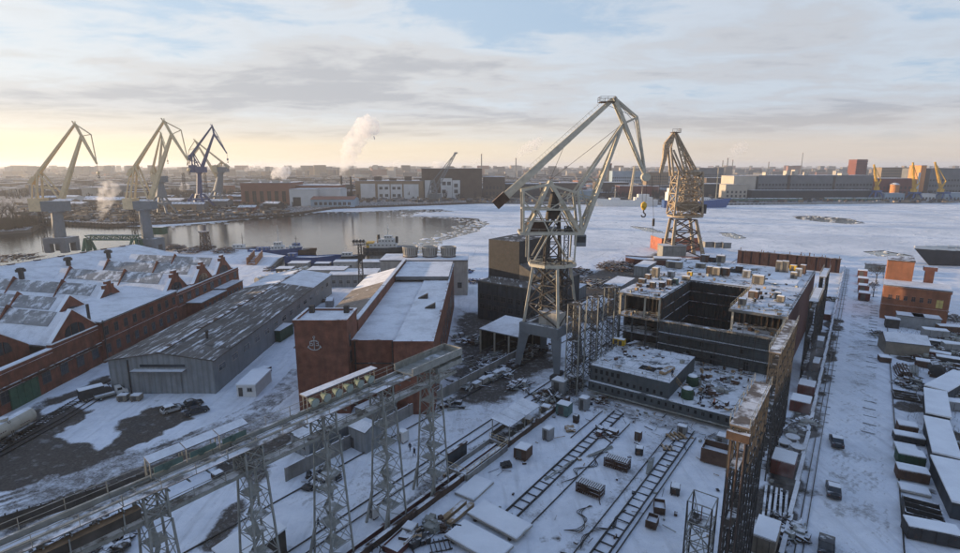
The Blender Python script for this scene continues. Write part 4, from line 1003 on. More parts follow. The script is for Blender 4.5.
# aft decks beyond the hold
rd = hb(157.3, 193, -52.0, -12.58, 0.9, ZU-0.01, 'aft_block', M_hull); hb(157.25, 193.2, -52.2, -12.2, ZU, ZU+0.3, 'aft_deck', M_deck, rd)
hb(176, 183, -37, -29, ZU+0.31, ZU+0.36, 'hatch', M_dark, rd); hb(166, 188, -22.6, -14.6, ZU+0.31, ZU+0.45, 'snow_drift', M_snow, rd)
m = MB(); railing(m, [(-5.4,52.4,ZU+0.3),(-5.4,88,ZU+0.3)], 1.1, 2.5, 0.06); railing(m, [(34.2,26,ZU+0.3),(34.2,88,ZU+0.3)], 1.1, 2.5, 0.06); m.build('railing', M_brace, rd)
hb(193.5, 232, -53, -15, 0.5, 9.0, 'stern_block', M_redlead); hb(193.5, 232, -53.2, -14.8, 9.01, 9.3, 'stern_deck', M_deck)
# pipe scaffolding hung on the open front
m = MB(); r = random.Random(6)
for k in range(15):
    x = -4.4+k*2.75; z1 = ZT+1.2 if 6.4 < x < 22 else ZU-0.3; m.bar((x,24.6,3.3),(x,24.6,z1),0.07); m.bar((x,23.5,3.3),(x,23.5,z1*0.72),0.07)
for z in (5.2, 7.2, 9.2, 11.2): m.bar((-4.6,24.6,z),(34,24.6,z),0.06); m.bar((-4.6,23.5,z-0.1),(34,23.5,z-0.1),0.06)
for k in range(10): x = -4.4+k*3.9; m.bar((x,24.6,3.3),(x+2.7,24.6,7.2),0.05)
for z in (5.2, 9.2): m.box(8,22,23.5,24.6,z-0.05,z)
m.build('pipe_scaffold', M_brace, hull, kind='stuff')
# loose gear lying about the decks: small and uncountable
m = MB(); r = random.Random(16)
def litter(n, s0, s1, t0, t1, z):
    for k in range(n):
        x = r.uniform(t0, t1)+46.5; y = r.uniform(s0, s1)-105; a = r.uniform(0, 3.14); m.mat(r.randrange(4))
        if r.random() < 0.55:
            L_ = r.uniform(0.5, 3.0); m.bar((x-L_/2*cos(a),y-L_/2*sin(a),z+0.06),(x+L_/2*cos(a),y+L_/2*sin(a),z+0.06+r.uniform(0,0.2)),r.uniform(0.05,0.16))
        else: m.cbox(x, y, z, r.uniform(0.2,1.0), r.uniform(0.2,1.0), r.uniform(0.1,0.9), a)
litter(63, 131.5, 156, -51, -40.6, ZU+0.3); litter(100, 157.5, 192, -51.5, -13, ZU+0.3); litter(46, 130.5, 156, -23.6, -12.8, ZU+0.3); litter(63, 124.6, 130.5, -45, -14, 3.2); litter(92, 105, 124, -28.6, -14, 3.2); litter(46, 105.6, 123.5, -46, -29.8, 6.7); litter(37, 131.6, 138, -50, -41, ZT); litter(25, 131, 138, -23, -13, 12.45); litter(50, 133, 156, -39, -25, 3.3)
m.build('deck_litter', [M_rust, M_galv, M_timber, M_hulldark], hull, kind='stuff')
# dark red gate wall closing the slip from the river
gt = yard('slip_gate', 303, -32, 'long dark red steel gate wall at the river end of the slipway', 'gate')
for k in range(11):
    m = MB(); m.box(-22.6+k*4.1,-22.6+k*4.1+4.02,0,1.2,-0.4,6.6); m.box(-22.6+k*4.1+1.9,-22.6+k*4.1+2.1,-0.3,0,0,6.5); m.build('gate_panel', mat('gate_dark_red', (0.032, 0.014, 0.013), 0.8, 0.3, 0.4, snow=0.5), gt)
m = MB(); m.box(-22.8,22.8,-0.8,1.4,6.61,6.8); m.build('top_walk', M_rust, gt)
m = MB(); r = random.Random(3)
for k in range(16):
    x = r.uniform(-22,22); m.bar((x,0.2,6.8),(x,0.2,6.8+r.uniform(0.5,1.8)),0.25)
m.build('bollard', M_rust, gt, kind='stuff')

# ---------------------------------------------------------------- scaffold galleries along the pier side of the slip
def gallery(s0, s1, t, z, w, label, roofm, legs=6, braced=True, seg=5):
    o = yard('scaffold_gallery', s0, t, label, 'scaffold'); L_ = s1-s0
    for k in range(seg):
        m = MB(); m.box(-w/2,w/2,k*L_/seg+0.04,(k+1)*L_/seg-0.04,z-0.2,z); m.build('roof_panel', roofm, o)
    n = legs
    for k in range(n):
        y = 0.4 + k*(L_-0.8)/(n-1)
        for x in (-w/2+0.15, w/2-0.15):
            m = MB(); m.bar((x,y,-0.2),(x,y,z-0.2),0.2); m.build('post', M_brace, o)
    m = MB(); nz = int(z/2.2)
    for j in range(1, nz+1):
        zz = z*j/nz-0.5
        for x in (-w/2+0.15, w/2-0.15):
            m.bar((x,0.4,zz),(x,L_-0.4,zz),0.12)
            for k in range(n-1):
                a = 0.4+k*(L_-0.8)/(n-1); b_ = 0.4+(k+1)*(L_-0.8)/(n-1); z2 = z*(j-1)/nz-0.5
                if (k+j) % 2: m.bar((x,a,max(0,z2)),(x,b_,zz),0.09)
                else: m.bar((x,b_,max(0,z2)),(x,a,zz),0.09)
        for k in range(n):
            y = 0.4 + k*(L_-0.8)/(n-1); m.bar((-w/2+0.15,y,zz),(w/2-0.15,y,zz),0.1)
    m.build('bracing', M_brace, o, kind='stuff')
    for j in range(2, nz, 3):
        m = MB(); m.box(-w/2+0.25,w/2*0.2,0.5,L_-0.5,z*j/nz-0.42,z*j/nz-0.36); m.build('plank_deck', M_oldwood, o)
    m = MB()
    for x in (-w/2,w/2): railing(m, [(x,0.1,z),(x,L_-0.1,z)], 1.1, 2.0, 0.06)
    m.build('railing', M_galv, o)
    return o
M_galroof = mat('gallery_roof', (0.14,0.12,0.105), 0.8, 0.35, 0.8, snow=0.52)
g1 = gallery(56.5, 70.5, -8.4, 23.8, 1.9, 'tall rusty scaffold gallery with a snowy brown roof nearest the camera on the pier side', M_galroof, 7, seg=6)
m = MB(); m.box(-1.1,1.1,-0.5,0.1,22.3,23.2); m.build('winch_box', M_rust, g1)
m = MB()
for x in (-0.6, 0.1, 0.7): m.tube((x,-0.05,0),(x,-0.05,22),0.09,n=6)
m.build('pipe', mat('orange_pipe', (0.07,0.05,0.04), 0.6, 0.2, 1), g1)
gallery(90, 112, -9.6, 21.8, 1.7, 'ochre scaffold gallery with railed snowy walkway against the open hull', M_galroof, 9, seg=7)
gallery(139, 156, -8.4, 20.0, 1.8, 'scaffold gallery topped by a long white slab beside the hull shell', M_snowroof, 6, seg=1)
gallery(176, 192, -9.2, 19.4, 1.7, 'farthest scaffold gallery with short snowy top beside the hull shell', M_snowroof, 5, seg=1)
# open-topped lattice shaft at the bottom edge
o = yard('lattice_shaft', 60.4, -12.0, 'short open lattice hoist shaft standing at the bottom edge of the slipway', 'hoist shaft')
m = MB(); lattice(m, (0,0,0), 2.7, 2.7, 11.8, 5, 0.16, 0.1, brace=False); m.build('leg_frame', M_brace, o)
m = MB(); lattice(m, (0,0,0), 2.7, 2.7, 9.2, 4, 0.16, 0.09, legs=False); lattice(m, (0,0,0), 2.7, 2.7, 11.8, 1, 0.1, 0.09, legs=False, cross=None, brace=True); m.build('bracing', M_galv, o, kind='stuff')
m = MB(); m.box(-1.2,1.2,-1.2,1.2,8.9,9.0); m.build('platform', M_oldwood, o)
m = MB(); m.bar((0,0,9),(0,0,11.0),0.1); m.bar((-0.8,0,11),(0.8,0,11),0.1); m.bar((-0.8,0,10.2),(-0.8,0,11),0.08); m.build('hoist', M_redlead, o)

# ---------------------------------------------------------------- fence, canopies and sheds on the crane-track side
fn = yard('concrete_fence', 44, -71.4, 'grey concrete panel fence along the crane track', 'fence')
pp = None
for k in range(17):
    if pp is None:
        m = MB(); m.box(-0.12,0.12,0.05,3.9,-0.3,2.4); m.box(-0.18,0.18,3.9,4.15,-0.3,2.6); pp = m.build('fence_panel', M_concrete, fn)
    else: share(pp, fn, (0, k*4.1, 0))
def hut(name, label, s, t, w, d, h, wm, rm=M_snowroof, rot=0.0, roof='flat', cat='hut', rise=0.6, door=True, win=True, group=None, ridge='x', z=0.0):
    p = Y(s, t, z)
    o = block(name, label, p, w, d, h, wm, rm, RZ+rot, cat, roof, rise, group=group, over=0.12, ridge=ridge)
    if door:
        m = MB(); m.box(-w*0.3-0.45, -w*0.3+0.45, -0.06, 0.02, 0, min(2.0, h*0.85)); m.build('door', M_darkframe, o)
    if win and w > 2: window(o, (w*0.18, 0, h*0.45), 0, min(1.2, w*0.25), min(1.0, h*0.3))
    return o
hut('fence_shed', 'low grey concrete store with paving slabs stacked on its roof behind the fence', 74.5, -77.2, 7.5, 9.5, 3.6, M_concrete, M_snowroof, 0, win=False)
hut('fence_shed', 'small grey flat-roofed shed right behind the fence near the brick tower', 64.5, -75.6, 5.0, 6.5, 3.0, M_concrete, M_snowroof, 0, win=False)
hut('tower_shed', 'grey gabled shed at the foot of the brick tower behind the lattice towers', 57.5, -69.6, 4.4, 4.0, 3.8, M_greysheet, M_snowroof, 0, 'gable', rise=0.8, win=False)
hut('tower_shed', 'long low grey shed with snow roof under the lamp gantry', 50.5, -76.5, 5.2, 9.0, 3.0, M_greysheet, M_snowroof, 0, 'shed', rise=0.7)
# white canopy beside the crane
cp_ = yard('open_canopy', 112.5, -83.0, 'open-sided canopy with a broad snowy roof behind the big crane', 'canopy')
m = MB(); m.prof([(0,0,6.2),(14.2,0,6.2),(14.2,0,6.5),(0,0,6.5)], (0,0,0), (0,13,0.8)); m.build('roof', M_snowroof, cp_)
for x in (0.3, 5, 9.6, 13.8):
    for y in (0.3, 12.6):
        m = MB(); m.bar((x,y,-0.2),(x,y,6.2+y*0.06),0.35); m.build('post', M_crane, cp_)
m = MB(); m.box(0.1,14.0,12.7,12.9,0,6.8); m.box(0.05,0.2,0.5,12.6,0,6.2); m.build('back_wall', M_oldwood, cp_)
# grey-blue hall by the river
gh = yard('dark_hall', 139, -103, 'dark blue-grey panelled hall with a stepped block on its roof by the river', 'hall')
m = MB(); m.box(0,22,0,31,-0.3,12.4); m.build('wall', M_bluesheet, gh)
m = MB(); m.prof([(-2.05,9,12.8),(-5.2,9,0),(0,9,-0.2),(0,9,12.8)], (0,0,0), (0,21,0)); m.build('side_buttress', M_oldroof, gh)
m = MB(); m.prof([(0,-0.2,12.41),(22.2,-0.2,12.41),(22.2,-0.2,12.8),(0,-0.2,12.8)], (0,0,0), (0,31.4,0)); m.build('roof', M_oldroof, gh)
m = MB(); m.box(-2.0,10.4,9,30,12.8,25.5); m.build('roof_block', M_darksteel, gh)
m = MB(); m.prof([(10.5,0,12.82),(22,0,12.82),(10.5,0,18.0)], (0,9,0), (0,30,0)); m.build('sloping_roof', M_oldroof, gh, loc=(0,9,0))
for k in range(8):
    for z in (3.6, 7.0): window(gh, (1.8+k*2.8, 0, z), 0, 1.9, 1.5, M_darkframe)
for k in range(7):
    m = MB(); m.box(0.3+k*3.7,0.5+k*3.7,-0.12,0,0,12.3); m.build('pilaster', M_bluesheet, gh)
# snowy roofed canopy hut on the slip edge
cn = yard('slip_shelter', 75.2, -50.6, 'low open shelter with ribbed snowy roof on the rusty slip wall', 'shelter')
for k in range(4):
    m = MB(); m.prof([(-2.1,k*2.8,3.9),(2.1,k*2.8,3.4),(2.1,k*2.8,3.52),(-2.1,k*2.8,4.02)], (0,0,0), (0,2.74,0)); m.build('roof_panel', mat('ribbed_snow_sheet', (0.22,0.22,0.23), 0.6, 0.2, 0.5, snow=0.85, rib=('X',1.1,-BA)), cn)
for y in (0.2, 5.5, 11): 
    for x in (-1.9, 1.9):
        m = MB(); m.bar((x,y,-0.2),(x,y,3.6),0.15); m.build('post', M_galv, cn)
m = MB(); m.box(-1.9,1.9,0.2,11,0.2,0.3); m.box(-2,-1.9,0,11.2,0.2,1.3); m.build('floor', M_oldwood, cn)
bx = yard('slip_pit', 61.5, -49.8, 'open steel stair pit with railings at the foot of the end gantry tower', 'pit')
m = MB()
for x0,x1,y0,y1 in ((-2,2,0,0.12),(-2,2,11.9,12),(-2,-1.88,0,12),(1.88,2,0,12)): m.box(x0,x1,y0,y1,-0.2,1.0)
m.build('wall', M_concrete, bx)
m = MB(); railing(m, [(-2,0,1),(2,0,1),(2,12,1),(-2,12,1)], 1.1, 2, 0.06); m.build('railing', M_yellow, bx)
m = MB(); m.box(-1.8,1.8,0.2,11.8,0.05,0.12); m.build('floor', M_snow, bx)
hut('screen_wall', 'dark grey steel screen beside the gantry end tower', 62.5, -52.6, 0.3, 5.0, 2.6, M_bluesheet, M_rust, 0, door=False, win=False, cat='screen')

# small debris on the slip and along its edges: nobody could count it
m = MB(); r = random.Random(77)
def yard_litter(n, s0, s1, t0, t1, big=1.0):
    for k in range(n):
        p = Y(r.uniform(s0, s1), r.uniform(t0, t1)); a = -BA + r.choice((0, pi/2)) + r.gauss(0, 0.5); m.mat(r.randrange(4))
        if r.random() < 0.7:
            L_ = r.uniform(0.3, 2.4)*big; d = Vector((sin(-a), cos(-a), 0))*L_/2; c_ = Vector((p.x, p.y, 0.06)); m.bar(c_-d, c_+d+Vector((0,0,r.uniform(0,0.12))), r.uniform(0.04, 0.13))
        else: m.cbox(p.x, p.y, -0.05, r.uniform(0.15,0.7)*big, r.uniform(0.15,0.7)*big, r.uniform(0.1,0.45)*big, a)
yard_litter(80, 50, 104, -47.5, -11); yard_litter(104, 96, 104, -49, -14); yard_litter(88, 60, 210, -8.5, -4.5, 1.3); yard_litter(96, 104, 145, -82, -69, 1.5); yard_litter(128, 145, 300, -100, -56, 2.0); yard_litter(64, 55, 104, -53, -49)
m.build('yard_debris', [M_rust, M_darksteel, M_timber, M_galv], kind='stuff')

# ---------------------------------------------------------------- cranes
def crane(name, base, label): return empty(name, base, 0, label, 'crane')
def sub(o):
    b0 = Vector(o.location); return lambda p, dy=0.0: Vector(p) - b0 + Vector((0, dy, 0))
def beam(o, name, mt_, segs, parent=None, kind=None):
    """segs: (p, q, w0[, w1])"""
    m = MB()
    for sg in segs: m.bar(sg[0], sg[1], sg[2]*1.18, None, sg[3]*1.18 if len(sg) > 3 else None)
    return m.build(name, mt_, parent or o, kind=kind)
def rope(m, a, b_, r=0.05): m.tube(a, b_, r, n=5)
def hook_block(o, p, s=1.0, mt_=None):
    m = MB(); p = Vector(p)
    m.lathe(p, [(0.15*s,1.6*s),(0.7*s,1.2*s),(0.8*s,0.4*s),(0.35*s,-0.5*s)], 10); h = m.build('hook_block', mt_ or M_yellow2, o)
    m = MB(); pts = [(0,-0.5),(0,-1.1),(0.55,-1.6),(0.45,-2.2),(-0.2,-2.3),(-0.55,-1.8)]
    for a, b_ in zip(pts[:-1], pts[1:]): m.tube(p + Vector((a[0]*s,0,a[1]*s)), p + Vector((b_[0]*s,0,b_[1]*s)), 0.18*s, n=6)
    m.build('hook', M_cranedark, h)

# --- the big level-luffing crane over the yard
c1 = crane('portal_crane', Y(115, -62.4), 'huge pale grey level-luffing portal crane reaching over the yard beside the hull')
f = sub(c1); YC = 129.6
R3 = Matrix.Rotation(RZ, 3, 'Z')
def pl(x, y, z): return R3 @ Vector((x, y, z))       # portal axes
for sx in (-1, 1):
    for sy in (-1, 1):
        m = MB()
        a, b_ = pl(sx*5.6, sy*6.4, 0.9), pl(sx*4.5, sy*5.2, 9.4); m.bar(a, b_, 1.3, 1.3, 2.3, 2.0); lg = m.build('leg', M_portal, c1)
        m = MB(); m.cbox(*(R3 @ Vector((sx*5.6, sy*6.4, 0)))[:2], 0.05, 1.1, 5.0, 1.0, RZ)
        for k in (-1.6, -0.5, 0.5, 1.6):
            c_ = pl(sx*5.6, sy*6.4+k, 0.4); m.tube(c_ - pl(0.3,0,0), c_ + pl(0.3,0,0), 0.4, n=10)
        m.build('bogie', M_cranedark, lg)
for sy in (-1, 1):
    m = MB(); m.bar(pl(-5.4,sy*5.2,10.6), pl(5.4,sy*5.2,10.6), 1.9, 2.6); m.build('portal_beam', M_portal, c1)
for sx in (-1, 1):
    m = MB(); m.bar(pl(sx*4.4,-4.3,10.6), pl(sx*4.4,4.3,10.6), 1.6, 2.3); m.build('portal_beam', M_portal, c1)
m = MB(); m.cbox(0,-3.2,11.9,5.5,3.6,3.2,RZ); m.build('machine_room', M_paleconc, c1)
ring_z = 26.4
for sx in (-1, 1):
    for sy in (-1, 1): beam(c1, 'tower_leg', M_crane, [(pl(sx*4.8,sy*5.0,11.8), pl(sx*3.3,sy*3.3,ring_z), 0.55)])
m = MB()
def tc_(sx, sy, f_): return pl(sx*(4.8-1.5*f_), sy*(5.0-1.7*f_), 11.8+(ring_z-11.8)*f_)
for k in range(3):
    f0, f1 = k/3, (k+1)/3
    for a, b_ in (((-1,-1),(1,-1)),((1,-1),(1,1)),((1,1),(-1,1)),((-1,1),(-1,-1))):
        m.bar(tc_(*a,f0), tc_(*b_,f1), 0.25); m.bar(tc_(*b_,f0), tc_(*a,f1), 0.25); m.bar(tc_(*a,f1), tc_(*b_,f1), 0.25)
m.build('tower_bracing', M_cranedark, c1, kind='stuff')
m = MB()
for k in range(5):
    z0 = 12+k*2.8; a = pl(-2.2 if k % 2 else 2.2, -2.2, z0); b_ = pl(2.2 if k % 2 else -2.2, -2.2, z0+2.8); m.bar(a, b_, 0.8, 0.14)
    m.bar(a+Vector((0,0,1)), b_+Vector((0,0,1)), 0.06)
m.build('stair', M_crane, c1)
# dark inner king tower
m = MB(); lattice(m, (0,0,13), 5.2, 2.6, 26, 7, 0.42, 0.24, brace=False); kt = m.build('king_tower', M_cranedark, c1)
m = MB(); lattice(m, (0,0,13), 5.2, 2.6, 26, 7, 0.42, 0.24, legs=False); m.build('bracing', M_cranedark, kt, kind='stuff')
m = MB(); m.lathe((0,0,37.5), [(2.0,0),(1.6,2.5),(0.9,5.5),(0.6,6.4)], 12); m.build('king_pin', M_cranedark, c1)
# octagonal ring platform
m = MB(); P8 = [Vector((5.9*cos(pi/8+k*pi/4), 5.2*sin(pi/8+k*pi/4), ring_z)) for k in range(8)]
for a, b_ in zip(P8, P8[1:]+P8[:1]): m.bar(a, b_, 0.5, 0.7); m.bar(a, Vector((0,0,ring_z)), 0.25)
m.build('ring_platform', M_crane, c1)
m = MB(); railing(m, P8+P8[:1], 1.1, 2.0, 0.07); m.build('ring_railing', M_crane, c1)
# rotating frame: two planes tied together
top = (16.64, 129.6, 46.6)
for dy in (-3.2, 3.2):
    beam(c1, 'frame_side', M_crane, [
        (f((10.37, 129.6, 34.35),dy), f((10.21, 129.6, 44.35),dy), 0.42), (f((24.29, 129.6, 34.23),dy), f((22.95, 129.6, 44.12),dy), 0.5),
        (f((11.22, 129.6, 34.47),dy), f((16.64, 129.6, 46.48),dy*0.4), 0.6), (f((23.91, 129.6, 34.47),dy), f((16.64, 129.6, 46.48),dy*0.4), 0.65),
        (f((9.61, 129.6, 44.35),dy), f((16.06, 129.6, 45.66),dy*0.5), 0.45), (f((10.28, 129.6, 39.93),dy), f((22.5, 129.6, 39.93),dy), 0.35),
        (f((10.25, 129.6, 41.97),dy), f((13.83, 129.6, 38.12),dy), 0.25), (f((10.49, 129.6, 34.71),dy), f((13.79, 129.6, 39.81),dy), 0.25), (f((19.36, 129.6, 39.81),dy), f((22.44, 129.6, 34.71),dy), 0.25),
        (f((9.52, 129.6, 34.23),dy), f((24.65, 129.6, 34.23),dy), 0.6), (f((11.71, 129.6, 34.47),dy), f((11.59, 129.6, 27.54),dy), 0.3), (f((22.94, 129.6, 34.47),dy), f((22.69, 129.6, 27.54),dy), 0.3),
        (f((13.07, 129.6, 27.79),dy), f((16.36, 129.6, 33.98),dy), 0.28), (f((21.2, 129.6, 27.79),dy), f((17.58, 129.6, 33.98),dy), 0.28),
        (f((16.06, 129.6, 45.78),dy*0.4), f((22.6, 129.6, 43.88),dy), 0.4)])
beam(c1, 'cross_tie', M_crane, [(f(p,-3.2), f(p,3.2), 0.35) for p in ((10.21, 129.6, 44.35), (10.28, 129.6, 39.93), (22.84, 129.6, 43.88), (9.52, 129.6, 34.23), (24.65, 129.6, 34.23), (22.5, 129.6, 39.93))])
p = f((17.09, 129.6, 34.1)); m = MB(); m.box(p.x-7.2,p.x+7.4,-3.1,3.1,p.z-0.1,p.z+0.1); m.build('machinery_deck', M_crane, c1)
m = MB(); railing(m, [(p.x-7.2,-3.1,p.z+0.1),(p.x+7.4,-3.1,p.z+0.1),(p.x+7.4,3.1,p.z+0.1)], 1.1, 2, 0.06); m.build('deck_railing', M_crane, c1)
for dx_, w, h in ((-4.6, 2.6, 1.8), (4.6, 2.0, 1.6)):
    m = MB(); m.cbox(p.x+dx_,-1.2,p.z+0.1,w,2.6,h*0.6); m.tube((p.x+dx_-w*0.4,-1.2,p.z+h*0.7),(p.x+dx_+w*0.4,-1.2,p.z+h*0.7),h*0.32,n=12); m.build('winch', M_rust if dx_ < 0 else M_cranedark, c1)
p = f((24.36, 129.6, 32.26)); m = MB(); m.box(p.x-1.2,p.x+1.2,-2.2,0.6,p.z-1.3,p.z+1.5); cb = m.build('cab', M_portal, c1)
m = MB(); m.box(p.x-1.0,p.x+1.0,-2.26,-2.2,p.z-0.3,p.z+1.1); m.build('pane', M_glass, cb)
m = MB(); m.box(p.x+1.2,p.x+1.26,-2.0,0.4,p.z-0.3,p.z+1.1); m.build('pane', M_glass, cb)
# balance beam (long tie), jib, fly jib
A, B_ = f((4.59, 129.6, 41.49)), f((30.78, 129.6, 65.13))
for dy in (-0.9, 0.9):
    m = MB(); m.bar(A+Vector((0,dy,0)), A.lerp(B_,0.30)+Vector((0,dy,0)), 0.5, 1.9, 0.5, 1.6); m.bar(A.lerp(B_,0.30)+Vector((0,dy,0)), B_+Vector((0,dy*0.5,0)), 0.5, 1.6, 0.5, 0.95); m.build('tie_beam', M_crane, c1)
m = MB()
for k in range(14): m.bar(A.lerp(B_,k/14)+Vector((0,-0.9,0.2)), A.lerp(B_,(k+1)/14)+Vector((0,0.9,0.2)), 0.2)
d_ = (B_-A).normalized(); n_ = Vector((-d_.z,0,d_.x))
for k in range(26):
    q = A.lerp(B_,0.32+0.66*k/26)+n_*0.9; m.bar(q, q+n_*0.7, 0.06)
m.bar(A.lerp(B_,0.32)+n_*1.6, A.lerp(B_,0.98)+n_*1.3, 0.06); m.build('tie_bracing', M_crane, c1, kind='stuff')
m = MB(); m.bar(A-d_*1.2, A+d_*2.4, 3.0, 2.3); m.build('counterweight', M_rust, c1)
J = f((33.29, 129.6, 59.53))
for dy in (-2.6, 2.6):
    m = MB(); m.bar(f((24.52, 129.6, 34.47),dy), J+Vector((0,dy*0.25,0)), 0.85, 0.85, 0.6, 0.6); m.build('jib', M_crane, c1)
    m = MB(); m.bar(f((22.73, 129.6, 43.64),dy), J+Vector((0,dy*0.25,0)), 0.5); m.build('jib_stay', M_crane, c1)
m = MB(); a0, b0 = f((24.52, 129.6, 34.47)), f((22.73, 129.6, 43.64))
for k in range(1, 8):
    t_ = k/8; w = 2.6*(1-t_*0.75); m.bar(a0.lerp(J,t_)+Vector((0,-w,0)), a0.lerp(J,t_)+Vector((0,w,0)), 0.25)
    m.bar(a0.lerp(J,t_)+Vector((0,-w,0)), a0.lerp(J,t_-0.12)+Vector((0,w,0)), 0.2)
for t_ in (0.2, 0.45): m.bar(a0.lerp(J,t_), b0.lerp(J,t_*0.6), 0.3)
m.bar(a0.lerp(J,0.32), b0, 0.35); m.bar(f((19.24, 129.6, 43.64)), a0.lerp(J,0.3), 0.35)
m.build('jib_bracing', M_crane, c1, kind='stuff')
T, N_, U = f((31, 129.6, 65.46)), f((39.57, 129.6, 47.42)), f((36.6, 129.6, 61.11))
for dy in (-1.0, 1.0):
    m = MB(); m.bar(T+Vector((0,dy,0)), N_+Vector((0,dy*0.5,0)), 0.7, 0.9, 0.5, 0.5); m.build('fly_jib', M_crane, c1)
    m = MB(); m.bar(T+Vector((0,dy,0)), U+Vector((0,dy*0.8,0)), 0.42); m.bar(U+Vector((0,dy*0.8,0)), N_+Vector((0,dy*0.5,0)), 0.34); m.bar(U+Vector((0,dy*0.8,0)), J+Vector((0,dy*0.8,0)), 0.4); m.build('fly_chord', M_crane, c1)
m = MB()
for k in range(1, 8): m.bar(T.lerp(N_,k/8)+Vector((0,-0.9,0)), T.lerp(N_,k/8)+Vector((0,0.9,0)), 0.22); m.bar(T.lerp(N_,k/8)+Vector((0,-0.9,0)), T.lerp(N_,(k+1)/8)+Vector((0,0.9,0)), 0.15)
m.tube(N_+Vector((0,-0.8,0)), N_+Vector((0,0.8,0)), 1.0, n=12); m.build('nose_sheave', M_crane, c1)
p = f((29.53, 129.6, 64.57)); m = MB(); m.box(p.x-1.8,p.x+1.6,-1.6,1.6,p.z-0.1,p.z); railing(m, [(p.x-1.8,-1.6,p.z),(p.x+1.6,-1.6,p.z),(p.x+1.6,1.6,p.z),(p.x-1.8,1.6,p.z),(p.x-1.8,-1.6,p.z)], 1.1, 1.2, 0.07); m.build('head_platform', M_rust, c1)
m = MB(); h1 = f((39.6, 129.6, 40.05)); rope(m, N_+Vector((-0.6,0.5,0)), h1+Vector((-0.3,0.4,1.5))); rope(m, N_+Vector((0.2,-0.5,0)), h1+Vector((0.3,-0.4,1.5))); rope(m, T, U+Vector((-0.5,0,-1))); rope(m, U+Vector((-0.5,0,-1)), N_)
m.build('hoist_rope', M_cranedark, c1, kind='stuff')
hook_block(c1, h1, 0.95)
m = MB(); h2 = f((42.19, 129.6, 36.67)); rope(m, N_+Vector((1.6,0,0)), h2+Vector((0,0,0.6))); rope(m, h2+Vector((0,0,-1)), h2+Vector((0,0,-5)), 0.04); m.build('auxiliary_rope', M_cranedark, c1)
m = MB(); m.tube(h2+Vector((0,0,-1)), h2+Vector((0,0,0.8)), 0.3, n=8); m.build('auxiliary_hook', M_cranedark, c1)

for dy in (-3.2, 3.2):
    beam(c1, 'frame_brace', M_crane, [(f((10.33, 129.6, 44.12),dy), f((16.45, 129.6, 40.05),dy), 0.22), (f((16.45, 129.6, 40.05),dy), f((22.84, 129.6, 43.88),dy), 0.22), (f((13.79, 129.6, 39.81),dy), f((16.59, 129.6, 34.47),dy), 0.24), (f((19.36, 129.6, 39.81),dy), f((16.84, 129.6, 34.47),dy), 0.24), (f((10.33, 129.6, 37.15),dy), f((23.57, 129.6, 37.15),dy), 0.22), (f((18.39, 129.6, 39.81),dy), f((21.16, 129.6, 43.88),dy), 0.22)])
p = f((16.45, 129.6, 39.93)); m = MB(); m.box(p.x-5.6,p.x+5.6,-3.0,3.0,p.z-0.1,p.z); m.build('upper_deck', M_crane, c1)
m = MB(); railing(m, [(p.x-5.6,-3.0,p.z),(p.x+5.6,-3.0,p.z),(p.x+5.6,3.0,p.z)], 1.1, 2, 0.06); m.build('upper_railing', M_crane, c1)
m = MB(); p = f((13.64, 129.6, 35.69)); m.box(p.x-2.0,p.x+2.2,-2.2,1.8,p.z-1.6,p.z+1.3); m.build('winch_house', M_rust, c1)
m = MB(); lattice(m, (2.9,-2.9,12), 1.0, 1.0, 24, 14, 0.12, 0.08, cross='z'); m.build('ladder_cage', M_cranedark, c1)
m = MB(); rope(m, f((16.64, 129.6, 46.48)), A.lerp(B_,0.6), 0.05); rope(m, f((16.64, 129.6, 46.48),1), J, 0.05); rope(m, A.lerp(B_,0.95), U, 0.05); m.build('stay_rope', M_cranedark, c1, kind='stuff')

# --- rusty ochre crane farther along the slip
c2 = crane('portal_crane', (115.72, 300, 0.32), 'rusty ochre lattice crane with folded jib standing by the frozen river')
f = sub(c2); s2 = 300/533.0
for (pa, pb) in (((106.64, 300, -0.26),(108.51, 300, 20.82)), ((124.6, 300, -0.26),(119.76, 300, 20.82))):
    for dy in (-7, 7): beam(c2, 'leg', M_ochre, [(f(pa,dy), f(pb,dy*0.6), 1.5, 1.1)])
m = MB()
for dy in (-7, 7):
    for k in range(3):
        t0, t1 = k/3, (k+1)/3
        def e(sd_, t_): 
            a, b_ = (((106.64, 300, -0.26), (108.51, 300, 20.82)) if sd_ < 0 else ((124.6, 300, -0.26), (119.76, 300, 20.82)))
            return f(Vector(a).lerp(Vector(b_), t_), dy*(1-0.4*t_))
        m.bar(e(-1,t0), e(1,t1), 0.6); m.bar(e(1,t0), e(-1,t1), 0.6); m.bar(e(-1,t1), e(1,t1), 0.6)
for px_ in ((107.24, 300, 7.22), (108.4, 300, 14.62), (122.56, 300, 7.22), (120.83, 300, 14.62)): m.bar(f(px_,-6), f(px_,6), 0.5)
m.build('tower_bracing', M_rust, c2, kind='stuff')
p = f((115.11, 300, 22.78)); m = MB(); m.lathe((p.x,0,p.z-0.6), [(9.6,0),(9.6,1.0)], 16); m.build('slewing_ring', M_ochre, c2)
m = MB(); lattice(m, (p.x-0.4,0,p.z+0.5), 15.5, 13.0, 23.5, 4, 0.9, 0.5, 12, 10, brace=False); sb = m.build('superstructure', M_ochre, c2)
m = MB(); lattice(m, (p.x-0.4,0,p.z+0.5), 15.5, 13.0, 23.5, 4, 0.9, 0.5, 12, 10, legs=False); lattice(m, (p.x+1,0,p.z+0.5), 8, 7, 20, 6, 0.5, 0.35, 7, 7)
m.build('bracing', M_ochre, sb, kind='stuff')
